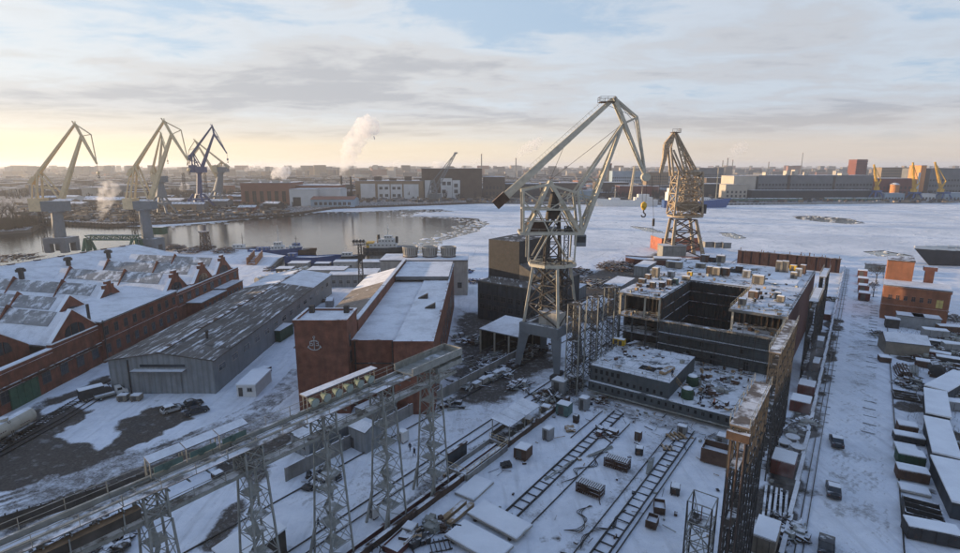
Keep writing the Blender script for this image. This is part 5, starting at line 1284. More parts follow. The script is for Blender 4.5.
m = MB(); m.box(p.x-6.6,p.x+5.6,-4.6,4.6,p.z+3.0,p.z+7.6); m.build('machine_house', mat('ochre_house', (0.24,0.18,0.11), 0.7, 0.3, 0.6, snow=0.4, rust=0.4), c2)
m = MB(); m.lathe((p.x+2.5,0,p.z+22.5), [(4.8,0),(4.6,1.6),(3.0,2.6),(0.5,3.0)], 14); m.build('winch_hood', M_ochre, c2)
m = MB(); q_ = f((123.64, 300, 28.09)); m.box(q_.x-0.6,q_.x+2.0,-3,3,q_.z-4,q_.z+1.0); m.build('cab', M_cranedark, c2)
ap = f((106.14, 300, 67.86))
m = MB(); truss(m, f((120.04, 300, 44.58)), ap, 3.6, 1.6, 10, 0.55, 0.35, 1.6, 1.0); m.build('jib', M_ochre, c2)
m = MB(); truss(m, f((116.87, 300, 35.83),-3), ap+Vector((0,-1,0)), 2.4, 2.4, 9, 0.5, 0.3, 1.2, 1.2); m.build('jib_tie', M_ochre, c2)
for dy in (-2.5, 2.5): beam(c2, 'mast', M_ochre, [(f((106.21, 300, 44.58),dy), f((103.74, 300, 59.65),dy), 0.8), (f((103.74, 300, 59.65),dy), ap, 0.6), (f((112.3, 300, 44.58),dy), f((105.19, 300, 58.58),dy), 0.7)])
beam(c2, 'fly_jib', M_ochre, [(ap, f((101.7, 300, 61.51)), 1.6, 2.2), (f((101.7, 300, 61.51)), f((101.38, 300, 54.3)), 2.2, 1.8), (f((101.38, 300, 54.3)), f((99.74, 300, 46.21)), 1.8, 1.2)])
m = MB(); m.box(ap.x-2,ap.x+2.6,-2,2,ap.z-0.2,ap.z+0.2); railing(m, [(ap.x-2,-2,ap.z+0.2),(ap.x+2.6,-2,ap.z+0.2),(ap.x+2.6,2,ap.z+0.2)], 1.6, 1.6, 0.15); m.build('head_platform', M_rust, c2)
m = MB(); e_ = f((99.74, 300, 46.21)); rope(m, e_, e_+Vector((0,0,-10)), 0.12); rope(m, ap, e_, 0.1); m.build('hoist_rope', M_cranedark, c2)
p = f((115.59, 300, 2.05)); 
block('red_steel_section', 'orange-red steel ship section under the rusty ochre crane', (120.75, 316.64, 0), 25, 16, 7.6, mat('orange_primer', (0.36,0.12,0.07), 0.7, 0.3, 0.4, snow=0.6, rust=0.25), M_snowroof, 0.1, 'ship section')
block('concrete_pedestal', 'grey concrete pedestal block in front of the rusty ochre crane', (107.68, 291.76, 0), 13, 9, 6.5, M_concrete, M_snowroof, 0.0, 'pedestal')

# --- slewing-column cranes on the left quay and across the water
def column_crane(label, YD, apex, head, foot, nose, elbow, tail, house, col, basebox, mj, mc, sc_=1.0, base_arch=True, name='column_crane'):
    """points are world (x, y, z) on the crane's own plane; house/base = (lower-left, upper-right), col = (top centre, bottom centre, r0, r1)"""
    gx_ = (basebox[0][0]+basebox[1][0])/2
    o = crane(name, (gx_, YD, basebox[0][2]), label); f = sub(o)
    k = sc_
    a, b_ = f(basebox[0]), f(basebox[1]); w = (b_.x-a.x)*(0.82 if base_arch else 1); h = b_.z-a.z
    if base_arch:
        for sx in (-1, 1):
            for sy in (-1, 1):
                m = MB(); m.cbox(sx*w*0.36, sy*w*0.32, 0, w*0.28, w*0.24, h*0.62); m.build('leg', mc, o)
        m = MB(); m.cbox(0, 0, h*0.62, w, w*0.9, h*0.38); m.build('portal_head', mc, o)
    else:
        for sx in (-1, 1):
            for sy in (-1, 1):
                m = MB(); m.bar((sx*w*0.5, sy*w*0.45, 0), (sx*w*0.15, sy*w*0.15, h), 1.8*k, 1.8*k); m.build('leg', mc, o)
        m = MB(); m.cbox(0, 0, h*0.55, w*0.7, w*0.7, h*0.12); m.build('portal_head', mc, o)
    t_, u_ = f(col[0]), f(col[1]); m = MB(); m.tube(u_, t_, col[3]*0.92, col[2]*0.85, 14); m.build('column', mc, o, smooth=False)
    a, b_ = f(house[0]), f(house[1]); hw = b_.x-a.x
    m = MB(); m.box(a.x+hw*0.35, b_.x, -3.2*k, 3.2*k, a.z, b_.z); m.build('machine_house', mc, o)
    m = MB(); m.box(a.x, a.x+hw*0.35-0.02, -3.4*k, 3.4*k, a.z, b_.z+1.6*k); m.build('counterweight', mj, o)
    m = MB(); m.lathe((t_.x, 0, a.z-0.9*k), [(col[2]*1.25,0),(col[2]*1.25,0.9*k)], 14); m.build('slewing_ring', mc, o)
    AP, HE_, FO, NO, EL, TA = f(apex), f(head), f(foot), f(nose), f(elbow), f(tail)
    m = MB(); m.bar(FO, HE_, 2.6*k, 2.4*k, 1.3*k, 1.2*k); m.build('jib', mj, o)
    for dy in (-1.1*k, 1.1*k):
        m = MB(); m.bar(TA+Vector((0,dy,0)), AP+Vector((0,dy*0.4,0)), 0.7*k, 1.3*k, 0.5*k, 0.8*k); m.build('tie_beam', mj, o)
    m = MB(); m.bar(AP, HE_, 1.1*k); m.bar(HE_, NO, 1.4*k, 1.4*k, 0.8*k, 0.8*k); fl = m.build('fly_jib', mj, o)
    m = MB(); m.bar(AP, EL, 0.5*k); m.bar(EL, NO, 0.4*k); m.bar(EL, HE_, 0.35*k); m.build('fly_chord', mj, fl)
    m = MB(); m.bar(AP+Vector((-0.6,0,0)), AP+Vector((-1.4*k,0,1.6*k)), 0.5*k); m.bar(AP, AP+Vector((0.2,0,1.5*k)), 0.4*k); m.build('head_fitting', mj, o)
    # rear A-frame carrying the tie beam
    top_ = TA.lerp(AP, 0.16)
    segs = []
    for dy in (-2.4*k, 2.4*k):
        segs += [(Vector((a.x+hw*0.22,dy,b_.z)), top_+Vector((0,dy*0.6,0)), 0.7*k), (FO+Vector((0,dy,0)), top_+Vector((0,dy*0.6,0)), 0.6*k), (Vector((a.x+hw*0.22,dy,(b_.z+top_.z)/2)), FO.lerp(top_,0.35)+Vector((0,dy,0)), 0.4*k), (TA+Vector((0,dy*0.4,0)), Vector((a.x+hw*0.1,dy,b_.z+1.6*k)), 0.5*k)]
    beam(o, 'a_frame', mj, segs)
    m = MB(); m.bar(TA-(AP-TA).normalized()*2*k, TA+(AP-TA).normalized()*2.5*k, 3*k, 2.4*k); m.build('balance_weight', mj, o)
    m = MB(); rope(m, NO, NO+Vector((0,0,-4*k)), 0.1*k); m.build('hoist_rope', M_cranedark, o)
    hook_block(o, NO+Vector((0,0,-5.5*k)), 1.0*k, mj)
    m = MB(); lattice(m, (u_.x-w*0.55, -w*0.2, 0), 2.4*k, 1.6*k, a.z-0.5, 8, 0.2*k, 0.14*k, cross='z'); m.build('stair_tower', M_cranedark, o)
    return o
column_crane('ochre-yellow column crane with grey pedestal nearest the left edge on the far quay', 309,
    (-226.36, 309, 72.99), (-223.71, 309, 66.49), (-240.15, 309, 32), (-217.25, 309, 51.11), (-218.26, 309, 67.31), (-255.17, 309, 41.62), ((-257.5, 309, 24.56), (-238.12, 309, 30.29)), ((-244.51, 309, 24.56), (-245, 309, 8.87), 3.3, 3.6), ((-252.14, 309, 0.91), (-236.74, 309, 9.46)), M_yellow, M_portal)
column_crane('second ochre-yellow column crane on the quay, jib overlapping the blue crane', 309,
    (-176.42, 309, 74.6), (-173.09, 309, 67.31), (-189.38, 309, 31.43), (-165.42, 309, 53.05), (-167.48, 309, 69.75), (-198.63, 309, 46.1), ((-203.65, 309, 25.71), (-187.51, 309, 30.29)), ((-194.06, 309, 26.28), (-193.74, 309, 8.29), 3.1, 3.4), ((-198.46, 309, -1.17), (-185.79, 309, 8.87)), M_yellow, M_portal)
column_crane('dark blue column crane with thin jib across the water', 640,
    (-310.12, 640, 95.37), (-309.06, 640, 86.41), (-327.81, 640, 46.54), (-296.08, 640, 64.32), (-303.7, 640, 81.9), (-341.13, 640, 59.18), ((-340.62, 640, 42.5), (-323.45, 640, 48.85)), ((-331.13, 640, 43.08), (-333.4, 640, 16.25), 2.8, 3.6), ((-347.46, 640, 2.07), (-321.99, 640, 17.42)), M_blue, M_blue, 1.35, False)
column_crane('grey column crane with yellow jib leaning away behind the blue crane', 690,
    (-357.86, 690, 81.35), (-353.69, 690, 73.42), (-334.75, 690, 36.29), (-371.27, 690, 51.24), (-366.68, 690, 69.74), (-320.7, 690, 50), ((-337.94, 690, 42.54), (-320.19, 690, 48.76)), ((-328.92, 690, 43.78), (-335.36, 690, 17.41), 3.4, 6.5), ((-347.24, 690, 1.52), (-325, 690, 18.68)), M_yellow, M_portal, 1.3, False)
column_crane('slim yellow-masted crane on a pale pedestal between the two quay cranes', 560,
    (-324.19, 560, 82.84), (-324.21, 560, 75.94), (-332.36, 560, 36.84), (-320.81, 560, 60.04), (-321.43, 560, 71.98), (-338.2, 560, 43.94), ((-338.43, 560, 33.79), (-324.25, 560, 39.89)), ((-331.06, 560, 34.8), (-331.5, 560, 18.41), 3.4, 6.0), ((-342.41, 560, 1.81), (-322.65, 560, 18.41)), M_yellow, M_portal, 1.0, False)
# floating crane with lattice boom in front of the far halls
fc = crane('floating_crane', (-68.47, 800, 0.44), 'grey lattice-boom floating crane moored before the far halls')
f = sub(fc)
m = MB(); p = f((-64.02, 800, -0.3)); m.box(p.x-24,p.x+24,-9,9,-3,1.2); m.build('pontoon', M_cranedark, fc)
m = MB(); truss(m, f((-71.34, 800, 6.34)), f((-35.83, 800, 68.62)), 6.0, 6.0, 10, 0.9, 0.55, 2.0, 2.0); m.build('boom', M_portal, fc)
m = MB(); lattice(m, f((-69.91, 800, 3.39)), 15, 5, 26, 4, 1.0, 0.6); m.build('tower', M_portal, fc)
beam(fc, 'back_stay', M_portal, [(f((-72.47, 800, 25.38)), f((-41.01, 800, 62.91)), 0.8), (f((-78.8, 800, 4.87)), f((-72.47, 800, 25.38)), 0.9)])
p = f((-65.4, 800, 6.34)); m = MB(); m.box(p.x-10,p.x+8,-5,5,1.2,9.5); m.build('engine_house', M_portal, fc)
m = MB(); e_ = f((-35.83, 800, 68.62)); m.box(e_.x-2,e_.x+3,-1.5,1.5,e_.z-1,e_.z+1); m.build('boom_head', M_portal, fc)
# yellow cranes at the far right docks
def dock_crane(label, YD, base, knee, tip, back, w, mj, mb_):
    o = crane('dock_crane', base, label); f = sub(o); b_, kn, tp, bk = Vector((0,0,0)), f(knee), f(tip), f(back)
    for sx in (-1, 1):
        for sy in (-1, 1): beam(o, 'leg', mb_, [(Vector((sx*w,sy*w,0)), Vector((sx*w*0.5,sy*w*0.5,kn.z*0.55)), 1.5)])
    m = MB(); m.cbox(0,0,kn.z*0.5,w*1.6,w*1.6,kn.z*0.18); m.build('slewing_house', mb_, o)
    m = MB(); m.cbox(kn.x,0,kn.z*0.68,w*0.8,w*0.9,kn.z*0.34); m.build('machine_house', mj, o)
    m = MB(); truss(m, kn, tp, 2.6, 2.6, 8, 0.6, 0.4, 1.2, 1.2); m.build('jib', mj, o)
    m = MB(); m.bar(tp, bk, 0.7); m.bar(bk, kn, 1.2); m.bar(kn+Vector((0,0,kn.z*0.3)), bk, 0.8); m.build('tie_beam', mj, o)
    m = MB(); rope(m, tp, tp+Vector((0,0,-18)), 0.2); m.build('hoist_rope', M_cranedark, o)
M_yel3 = mat('dock_yellow', (0.58, 0.34, 0.03), 0.5, 0.1, 0.5)
dock_crane('bright yellow dock crane with short hooked jib on the far bank', 800, (588.8, 800, 4.87), (588.07, 800, 19.54), (578.73, 800, 52.16), (592.44, 800, 29.75), 6, M_yel3, M_bluepaint)
dock_crane('yellow dock crane with upright jib beside the orange-lit block', 800, (645.55, 800, 3.39), (643.36, 800, 16.61), (635.54, 800, 55.03), (649.31, 800, 25.38), 7, M_yel3, M_bluepaint)
dock_crane('yellow dock crane with jib leaning to the left near the frame edge', 800, (688.68, 800, 3.39), (683.39, 800, 16.61), (667.71, 800, 55.75), (688.73, 800, 28.29), 7, M_yel3, M_bluepaint)
# green travelling gantry and scrap grabs on the left quay
gg = crane('gantry_crane', (-226.4, 324.52, 0), 'low dark green gantry crane on the quay between the two yellow cranes')
f = sub(gg)
m = MB(); truss(m, f((-222.53, 300, 10.36)), f((-192.52, 300, 10.36)), 3, 2.4, 10, 0.6, 0.4); m.build('girder', M_green, gg)
for p, q in (((-222.57, 300, 10.07),(-223.69, 300, 2.63)), ((-222.57, 300, 10.07),(-220.84, 300, 2.63)), ((-195.95, 300, 10.07),(-198.07, 300, 2.63)), ((-193.69, 300, 10.07),(-193.52, 300, 2.63))):
    for dy in (-3, 3): beam(gg, 'leg', M_green, [(f(p,dy*0.5), f(q,dy), 1.0)])
m = MB(); p = f((-196.37, 300, 11.21)); m.box(p.x-4,p.x+4,-2.5,2.5,p.z-2,p.z+2.4); m.build('trolley', M_green, gg)
# mast of floodlights by the quay
mp_ = crane('floodlight_mast', (-50.01, 219.35, 0), 'lattice floodlight mast with two lamp crowns between the quay and the brick hall'); mp_['category'] = 'light mast'
yy = mp_.location.y; f = sub(mp_)
m = MB(); zt = 50 - yy*0.1226; lattice(m, (0,0,0), 1.9, 1.1, 18, 8, 0.22, 0.12, cross='z'); m.build('mast', M_cranedark, mp_)
m = MB(); m.box(-2.4,2.4,-1.6,1.6,18,18.2); railing(m, [(-2.4,-1.6,18.2),(2.4,-1.6,18.2),(2.4,1.6,18.2),(-2.4,1.6,18.2),(-2.4,-1.6,18.2)],1.1,1.6,0.08); m.build('lamp_platform', M_cranedark, mp_)
for x in (-2.0, -0.7, 0.7, 2.0):
    m = MB(); m.tube((x,-0.9,20.0),(x,-1.9,19.6),0.4,0.65,10); m.bar((x,-0.9,18.2),(x,-0.9,20.0),0.12); m.build('floodlight', M_cranedark, mp_)

# ---------------------------------------------------------------- the far bank
M_fbrick = mat('far_brick', (0.25, 0.125, 0.09), 0.9, 0.15, 0.1, bump=0)
M_fochre = mat('far_ochre', (0.24, 0.18, 0.12), 0.9, 0.15, 0.1, bump=0)
M_fbrown = mat('far_brown', (0.10, 0.075, 0.058), 0.9, 0.2, 0.1, bump=0)
M_fgrey = mat('far_grey', (0.15, 0.155, 0.16), 0.9, 0.15, 0.1, bump=0)
M_fpale = mat('far_pale', (0.42, 0.38, 0.32), 0.9, 0.1, 0.1, bump=0)
M_fwhite = mat('far_white', (0.55, 0.57, 0.58), 0.8, 0.1, 0.1, bump=0)
M_fblue = mat('far_blue', (0.25, 0.33, 0.40), 0.8, 0.15, 0.1, bump=0)
M_fdark = mat('far_dark', (0.045, 0.045, 0.046), 0.9, 0.2, 0.1, bump=0)
M_fred = mat('far_red', (0.17, 0.065, 0.05), 0.9, 0.15, 0.1, bump=0)
M_forange = mat('far_orange', (0.55, 0.24, 0.08), 0.85, 0.1, 0.1, bump=0)
M_froof = mat('far_roof', (0.16, 0.16, 0.165), 0.9, 0.2, 0.05, snow=0.62, bump=0)
def farb(label, a, b_, d, wm, rm=None, roof='flat', rise=3, win=(), rz=0.0, name='far_building', cat='building', group=None):
    w = b_[0]-a[0]; h = b_[2]
    return block(name, label, ((a[0]+b_[0])/2, a[1], -0.25), w, d, h+0.25-(rise if roof != 'flat' else 0), wm, rm or M_froof, rz, cat, roof, rise, win, group, over=0.6)
o = farb('pale red brick factory with tall dark windows facing the open water', (-312.8, 705, -0.19), (-248.95, 705, 28.3), 55, M_fbrick, win=[('f',-29,29,6,4,0,1,5,14,M_fbrick,M_fdark), ('r',6,50,5,4,0,1,4,12,M_fbrick,M_fdark)])
for k in range(4):
    m = MB(); m.box(-22+k*14,-14+k*14,10,18,27,32); m.build('roof_monitor', M_fpale, o)
farb('low brick wing with pinkish parapet beside the white sheds', (-259.73, 730, 0.73), (-191.83, 730, 24.21), 40, M_fbrick, win=[('f',-32,32,9,6,0,1,4,8,M_fbrick,M_fdark)])
farb('grey-white shed with dark gate next to the pale red factory', (-244.35, 690, 1.52), (-209.73, 690, 20.57), 40, M_fwhite, win=[('f',-14,-2,1,0,0,1,10,11,M_fgrey,M_fdark)])
farb('white ribbed shed joining the grey-white shed', (-213.2, 700, 2.76), (-181.59, 700, 20.79), 34, M_fwhite)
farb('low pink-roofed blue shed at the water', (-212.7, 675, 1.32), (-158.07, 675, 11.92), 26, M_fblue, M_fbrick, 'gable', 3, win=[('f',-24,24,8,2,0,1,4,4,M_fwhite,M_fdark)])
for px_, lb in (((-194.8, 760, 36.28), 'left of two dark boiler chimneys below the tall steam plume'), ((-181.55, 760, 34.9), 'right-hand boiler chimney beside the pale hall')):
    o = empty('chimney', (px_[0], px_[1], 0), 0, lb, 'chimney'); m = MB(); m.tube((0,0,0),(0,0,px_[2]),1.9,1.3,10); m.build('stack', M_fdark, o); m = MB(); m.tube((0,0,px_[2]-2),(0,0,px_[2]+0.5),1.7,1.7,10); m.build('rim', M_fbrown, o)
o = farb('ochre hall with four great white doors on the far bank', (-194.78, 845, 1.55), (-88.98, 845, 27.07), 60, M_fochre)
for a, b_ in (((-186.89, 845, 2.33),(-164.07, 845, 23.22)), ((-160.19, 845, 2.33),(-141.44, 845, 22.45)), ((-139.78, 845, 2.33),(-121.9, 845, 22.45)), ((-119.36, 845, 2.33),(-96.12, 845, 22.45))):
    cx = (a[0]+b_[0])/2-o.location.x; w = b_[0]-a[0]; m = MB(); m.box(cx-w/2,cx+w/2,-0.5,-0.05,0,b_[2]); d_ = m.build('door', M_fwhite, o)
for a in ((-155.07, 845, 13.19), (-146.46, 845, 13.19), (-134.71, 845, 13.19), (-126.88, 845, 13.19)):
    for z in (3.0, a[2]+1): window(o, (a[0]-o.location.x, -0.52, z), 0, 5.2, 4.2, M_fwhite, M_fdark)
for k in range(5):
    m = MB(); m.box(-50+k*24,-40+k*24,14,26,27,31+k%2*3); m.build('roof_house', M_fbrown, o)
o = farb('tall brown hall with glazed white bays behind the floating crane', (-91.65, 850, 1.26), (3.13, 850, 46.17), 70, M_fbrown)
for a, b_ in (((-61.61, 850, 2.05),(-43.92, 850, 31.57)), ((-43.44, 850, 2.05),(-31.39, 850, 28.48)), ((-86.89, 850, 2.05),(-76.92, 850, 28.48))):
    cx = (a[0]+b_[0])/2-o.location.x; w = b_[0]-a[0]; m = MB(); m.box(cx-w/2,cx+w/2,-0.5,-0.05,0,b_[2]); d_ = m.build('bay', M_fwhite, o)
for a in ((-56.62, 850, 20.74), (-48.75, 850, 20.74), (-37.77, 850, 17.64), (-56.79, 850, 8.3), (-37.86, 850, 8.3)): window(o, (a[0]-o.location.x, -0.52, a[2]), 0, 6, 5.5, M_fwhite, M_fdark)
farb('dark brick shed row right of the tall brown hall', (4.8, 860, 1.48), (39.66, 860, 32.91), 50, M_fbrown, win=[('f',-14,14,5,5,9,2,3,5,M_fbrown,M_fdark)])
# a band of mid-bank blocks, each with its own look
for lb, a, b_, d, wm, win in (
    ('low dark shed with snow roof left of the big crane', (42.03, 870, 2.52), (96.55, 870, 21.64), 40, M_fdark, ()),
    ('long brown warehouse under the big crane boom', (101.96, 900, 2.54), (166.39, 900, 22.3), 40, M_fbrown, (('f',-30,30,10,5,0,1,3,4,M_fbrown,M_fdark),)),
    ('small pale blue store at the ice edge', (151.17, 805, 3.1), (167.94, 805, 13.46), 16, M_fblue, ()),
    ('long brown shed with bright snow roof behind the white ship', (201.85, 930, 6.08), (256.14, 930, 22.23), 40, M_fbrown, (('f',-26,26,9,3,0,1,3,4,M_fbrown,M_fdark),)),
    ('dark red shed row beside the white ship crane', (227.26, 880, 1.97), (280.15, 880, 18.1), 30, M_fred, (('f',-24,24,8,3,0,1,3,3.5,M_fred,M_fdark),)),
    ('pale blue long office block on the skyline behind the jib', (305.06, 1250, 11.53), (372.71, 1250, 38.74), 30, M_fblue, (('f',-34,34,14,8,7,3,3,3.5,M_fblue,M_fdark),)),
    ('tan apartment block right behind the crane hook', (338.1, 1100, 8.12), (382.79, 1100, 38.1), 24, M_fochre, (('f',-22,22,10,6,5.5,5,2.2,2.8,M_fochre,M_fdark),)),
    ('grey apartment block between the ochre crane and the long grey works', (483.47, 1200, 15.25), (538.31, 1200, 45.68), 24, M_fgrey, (('f',-27,27,12,6,6,5,2.2,3,M_fgrey,M_fdark),)),
    ('low dark works behind the blue ship', (350.88, 900, 4.19), (406.16, 900, 20.66), 40, M_fdark, ()),
    ('snow-roofed shed at the foot of the grey apartment block', (418.46, 1000, 11.93), (457.65, 1000, 28.32), 30, M_fbrown, ())):
    farb(lb, a, b_, d, wm, win=win)
# long grey works on the right
o = farb('long grey three-storey works with snow roof and dark stair bays', (426.83, 830, 7.75), (602.91, 830, 35.77), 40, M_fgrey, win=[('f',-88,88,34,6,7.2,3,3.4,3.2,M_fgrey,M_fdark)])
for a, b_, z in (((471.71, 829, 7.8),(475.24, 829, 36.53),1),((541.74, 829, 7.8),(544.2, 829, 35.03),1)):
    m = MB(); m.box(a[0]-o.location.x,b_[0]-o.location.x,-1.6,-0.05,0,b_[2]); m.build('stair_bay', M_fbrown, o)
for a, b_ in (((438.82, 835, 34.92),(442.01, 835, 40.97)), ((471.16, 835, 34.92),(476.33, 835, 43.23)), ((483.47, 835, 34.92),(488.44, 835, 44.74)), ((501.95, 835, 34.92),(505.04, 835, 40.97)), ((555.84, 835, 34.92),(565.98, 835, 39.46))):
    m = MB(); m.box(a[0]-o.location.x,b_[0]-o.location.x,4,14,a[2],b_[2]); m.build('roof_house', M_fpale, o)
farb('pale end block with blank sunlit wall left of the long grey works', (387.38, 826, 14.02), (421.15, 826, 35.09), 44, M_fpale)
farb('low cream gatehouse below the pale end block', (370.98, 815, 5.52), (404.05, 815, 22.69), 22, M_fpale, win=[('f',-16,16,5,4,6,2,3,3.5,M_fpale,M_fdark)])
o = farb('long dark canopy building along the quay in front of the grey works', (407.62, 806, 3.04), (585.79, 806, 14.15), 16, M_fdark, win=[('f',-88,88,30,1,0,1,4,3.4,M_fgrey,M_fdark)])
farb('brown-red tower block rising above the long grey works', (795.35, 1150, 20.89), (817.74, 1150, 63.41), 26, M_fred, win=[('f',-13,13,6,20,5.5,8,2.2,2.8,M_fred,M_fdark)])
farb('buff apartment slab behind the yellow dock cranes', (872.32, 1180, 15.83), (947.85, 1180, 46.81), 24, M_fochre, win=[('f',-38,38,16,8,6,6,2.2,2.8,M_fochre,M_fdark)])
farb('long red brick depot with snow roof among the yellow dock cranes', (626.44, 870, 7.32), (696.9, 870, 30.35), 40, M_fred, win=[('f',-34,34,10,6,8,2,3,4,M_fred,M_fdark)])
o = empty('brick_silo', ((661.53, 862, 12.45)[0], 862, 0), 0, 'round orange brick water tower in front of the red depot', 'silo'); m = MB(); m.lathe((0,0,0),[(6.5,0),(6.5,19),(6.9,19.2),(6.9,21)],16); m.build('drum', M_forange, o); m = MB(); m.lathe((0,0,21),[(7.2,0),(3,2.4),(0.3,3)],16); m.build('roof', M_froof, o)
o = farb('tall orange end block with pale front beside the dark grey hall', (713.67, 880, 11.67), (722.51, 880, 50.79), 24, M_forange)
m = MB(); m.box(-7.4,-3.6,-0.5,-0.05,8,40); m.build('pale_strip', M_fwhite, o)
farb('great dark grey hall at the far end of the docks', (734.13, 885, 11.45), (794.15, 885, 46.02), 60, M_fgrey, M_fgrey, win=[('f',-30,30,12,8,9,3,3,3,M_fgrey,M_fdark)])
farb('pale blue quay store beneath the upright yellow crane', (597.62, 795, 0.75), (627.14, 795, 10.26), 14, M_fblue, win=[('f',-14,14,6,2,0,1,3,3,M_fwhite,M_fdark)])
farb('white low quay store near the last yellow crane', (652.23, 795, 1.49), (673.02, 795, 9.53), 14, M_fwhite, win=[('f',-10,10,4,2,0,1,3,3,M_fblue,M_fdark)])
farb('blue-grey sheds under the last yellow crane by the frame edge', (686.38, 795, 0.75), (717.02, 795, 10.99), 16, M_fblue, win=[('f',-14,14,5,2,0,1,3,3,M_fwhite,M_fdark)])
# far quay wall, right side
q = MB()
for a, b_ in (((331.29, 734.82, 0), (514.86, 757.46, 0)), ((514.86, 757.46, 0), (707.59, 783.79, 0))): q.bar((a[0],a[1]-1,-1.2), (b_[0],b_[1]-1,-1.2), 2.2, 3.0)
for k in range(60):
    a = Vector((334.03, 734.82, 0)).lerp(Vector((700.3, 783.79, 0)), k/60); q.box(a.x-1.6,a.x+1.6,a.y-3.0,a.y-2.0,-2.6,0.2)
tag(q.build('quay_wall', M_concrete), kind='structure')
# goods wagons on the far quay
wg = None
def wagon(p, lb, i):
    o = empty('goods_wagon', p, 0, lb, 'wagon', 'green goods wagons on the far quay')
    m = MB(); m.box(-10,10,-1.6,1.6,1.1,4.4); m.build('body', mat('wagon_green', (0.10,0.17,0.14), 0.7, 0.2, 0.3, snow=0.4), o)
    m = MB(); m.prof([(-10.1,-1.7,4.4),(-10.1,0,5.0),(-10.1,1.7,4.4)], (0,0,0), (20.2,0,0)); m.build('roof', M_froof, o)
    m = MB(); m.box(-7.5,-4.5,-1,1,0,1.1); m.box(4.5,7.5,-1,1,0,1.1); m.build('bogie', M_fdark, o)
NTH = ('first', 'second', 'third', 'fourth', 'fifth')
for i in range(5): wagon(((370.68, 775, 1.28)[0]+i*20.8, 775, -0.2), NTH[i]+' green goods wagon counted from the blue ship, below the pale end block', i)
for i in range(4): wagon(((512.79, 785, 0.65)[0]+i*20.8, 785, -0.2), NTH[i]+' green goods wagon of the second row, below the tower block', i)
# clutter of sheds on the peninsula behind the left cranes
r = random.Random(21)
cols = (M_fbrown, M_fgrey, M_fochre, M_fdark, M_fwhite, M_fred); CN = ('brown', 'grey', 'ochre', 'dark', 'white', 'dark red')
for k in range(34):
    px_ = r.uniform(0.0, 1.0); yv = r.uniform(600, 820); xv = -yv*(0.80 - 0.45*px_); w = r.uniform(14, 46); ci = r.randrange(6); rf = r.choice(('flat','gable','gable')); near_ = yv < 700
    lb = '%s %s %s dock shed, %s across the open water' % ('short' if w < 26 else 'long', CN[ci], 'flat-roofed' if rf == 'flat' else 'gabled', 'near the wharf' if near_ else 'in the back rows')
    block('dock_shed', lb, (xv, yv, -0.2), w, r.uniform(10, 20), r.uniform(3.5, 9), cols[ci], M_froof, r.uniform(-0.3, 0.3), 'shed', rf, 2.0, win=[('f',-w*0.4,w*0.4,3,1.2,0,1,2.4,2.2,M_fgrey,M_fdark)], group='dock sheds across the water')
for k in range(26):
    yv = r.uniform(900, 1500); xv = yv*r.uniform(-0.75, 0.85); w = r.uniform(30, 90); h = r.uniform(6, 15); ci = r.randrange(6); q_ = xv/yv
    lb = '%s %s %s town block, %s' % ('tall' if h > 10 else 'low', 'long' if w > 60 else 'short', CN[ci], 'beyond the left cranes' if q_ < -0.3 else 'behind the water bend' if q_ < 0.1 else 'behind the big crane' if q_ < 0.4 else 'behind the long grey works')
    block('town_block', lb, (xv, yv, -0.2), w, 18, h, cols[ci], M_froof, r.uniform(-0.4, 0.4), 'building', 'flat', 2, win=[('f',-w*0.45,w*0.45,int(w/7),3,5,max(1,int(h/6)),2.6,2.8,M_fgrey,M_fdark)], group='town blocks behind the far bank')
# the city beyond: reads as one mass
def city(n, y0, y1, hmin, hmax, seed, z_floor=0.0):
    m = MB(); r = random.Random(seed)
    for k in range(n):
        y = y0*(y1/y0)**r.random(); x = y*r.uniform(-1.05, 1.05); w = r.uniform(12, 70)*(y/2500)**0.35; d = r.uniform(10, 24); h = r.uniform(hmin, hmax) if r.random() < 0.9 else r.uniform(hmax, hmax*1.5)
        m.mat(r.choice((0,0,1,1,2,3,3,3,4,5))); m.cbox(x, y, -0.3, w, d, h+0.3, r.uniform(-0.5, 0.5))
        m.mat(6); m.cbox(x, y, h+0.02, w+1, d+1, 0.5, 0)
    return m.build('far_city', [M_fbrown, M_fgrey, M_fochre, M_fdark, M_fpale, M_fbrick, M_froof], kind='stuff')
city(1700, 900, 2400, 4, 12, 4); city(2400, 2400, 9000, 8, 36, 5)
r = random.Random(9)
# tower blocks on the horizon at the left
for k in range(9):
    px_ = (-1927.8, 2600, 31.26)[0] + k*36 + r.uniform(-8,8)
    block('tower_block', ('first','second','third','fourth','fifth','sixth','seventh','eighth','ninth')[k]+' pale tower block from the left in the row on the horizon', (px_, 2600+r.uniform(-60,60), 0), 22, 18, r.uniform(42, 55), M_fgrey, M_froof, 0, 'tower block', win=[('f',-10,10,4,6,7,6,3,3,M_fgrey,M_fdark)], group='tower blocks on the horizon')
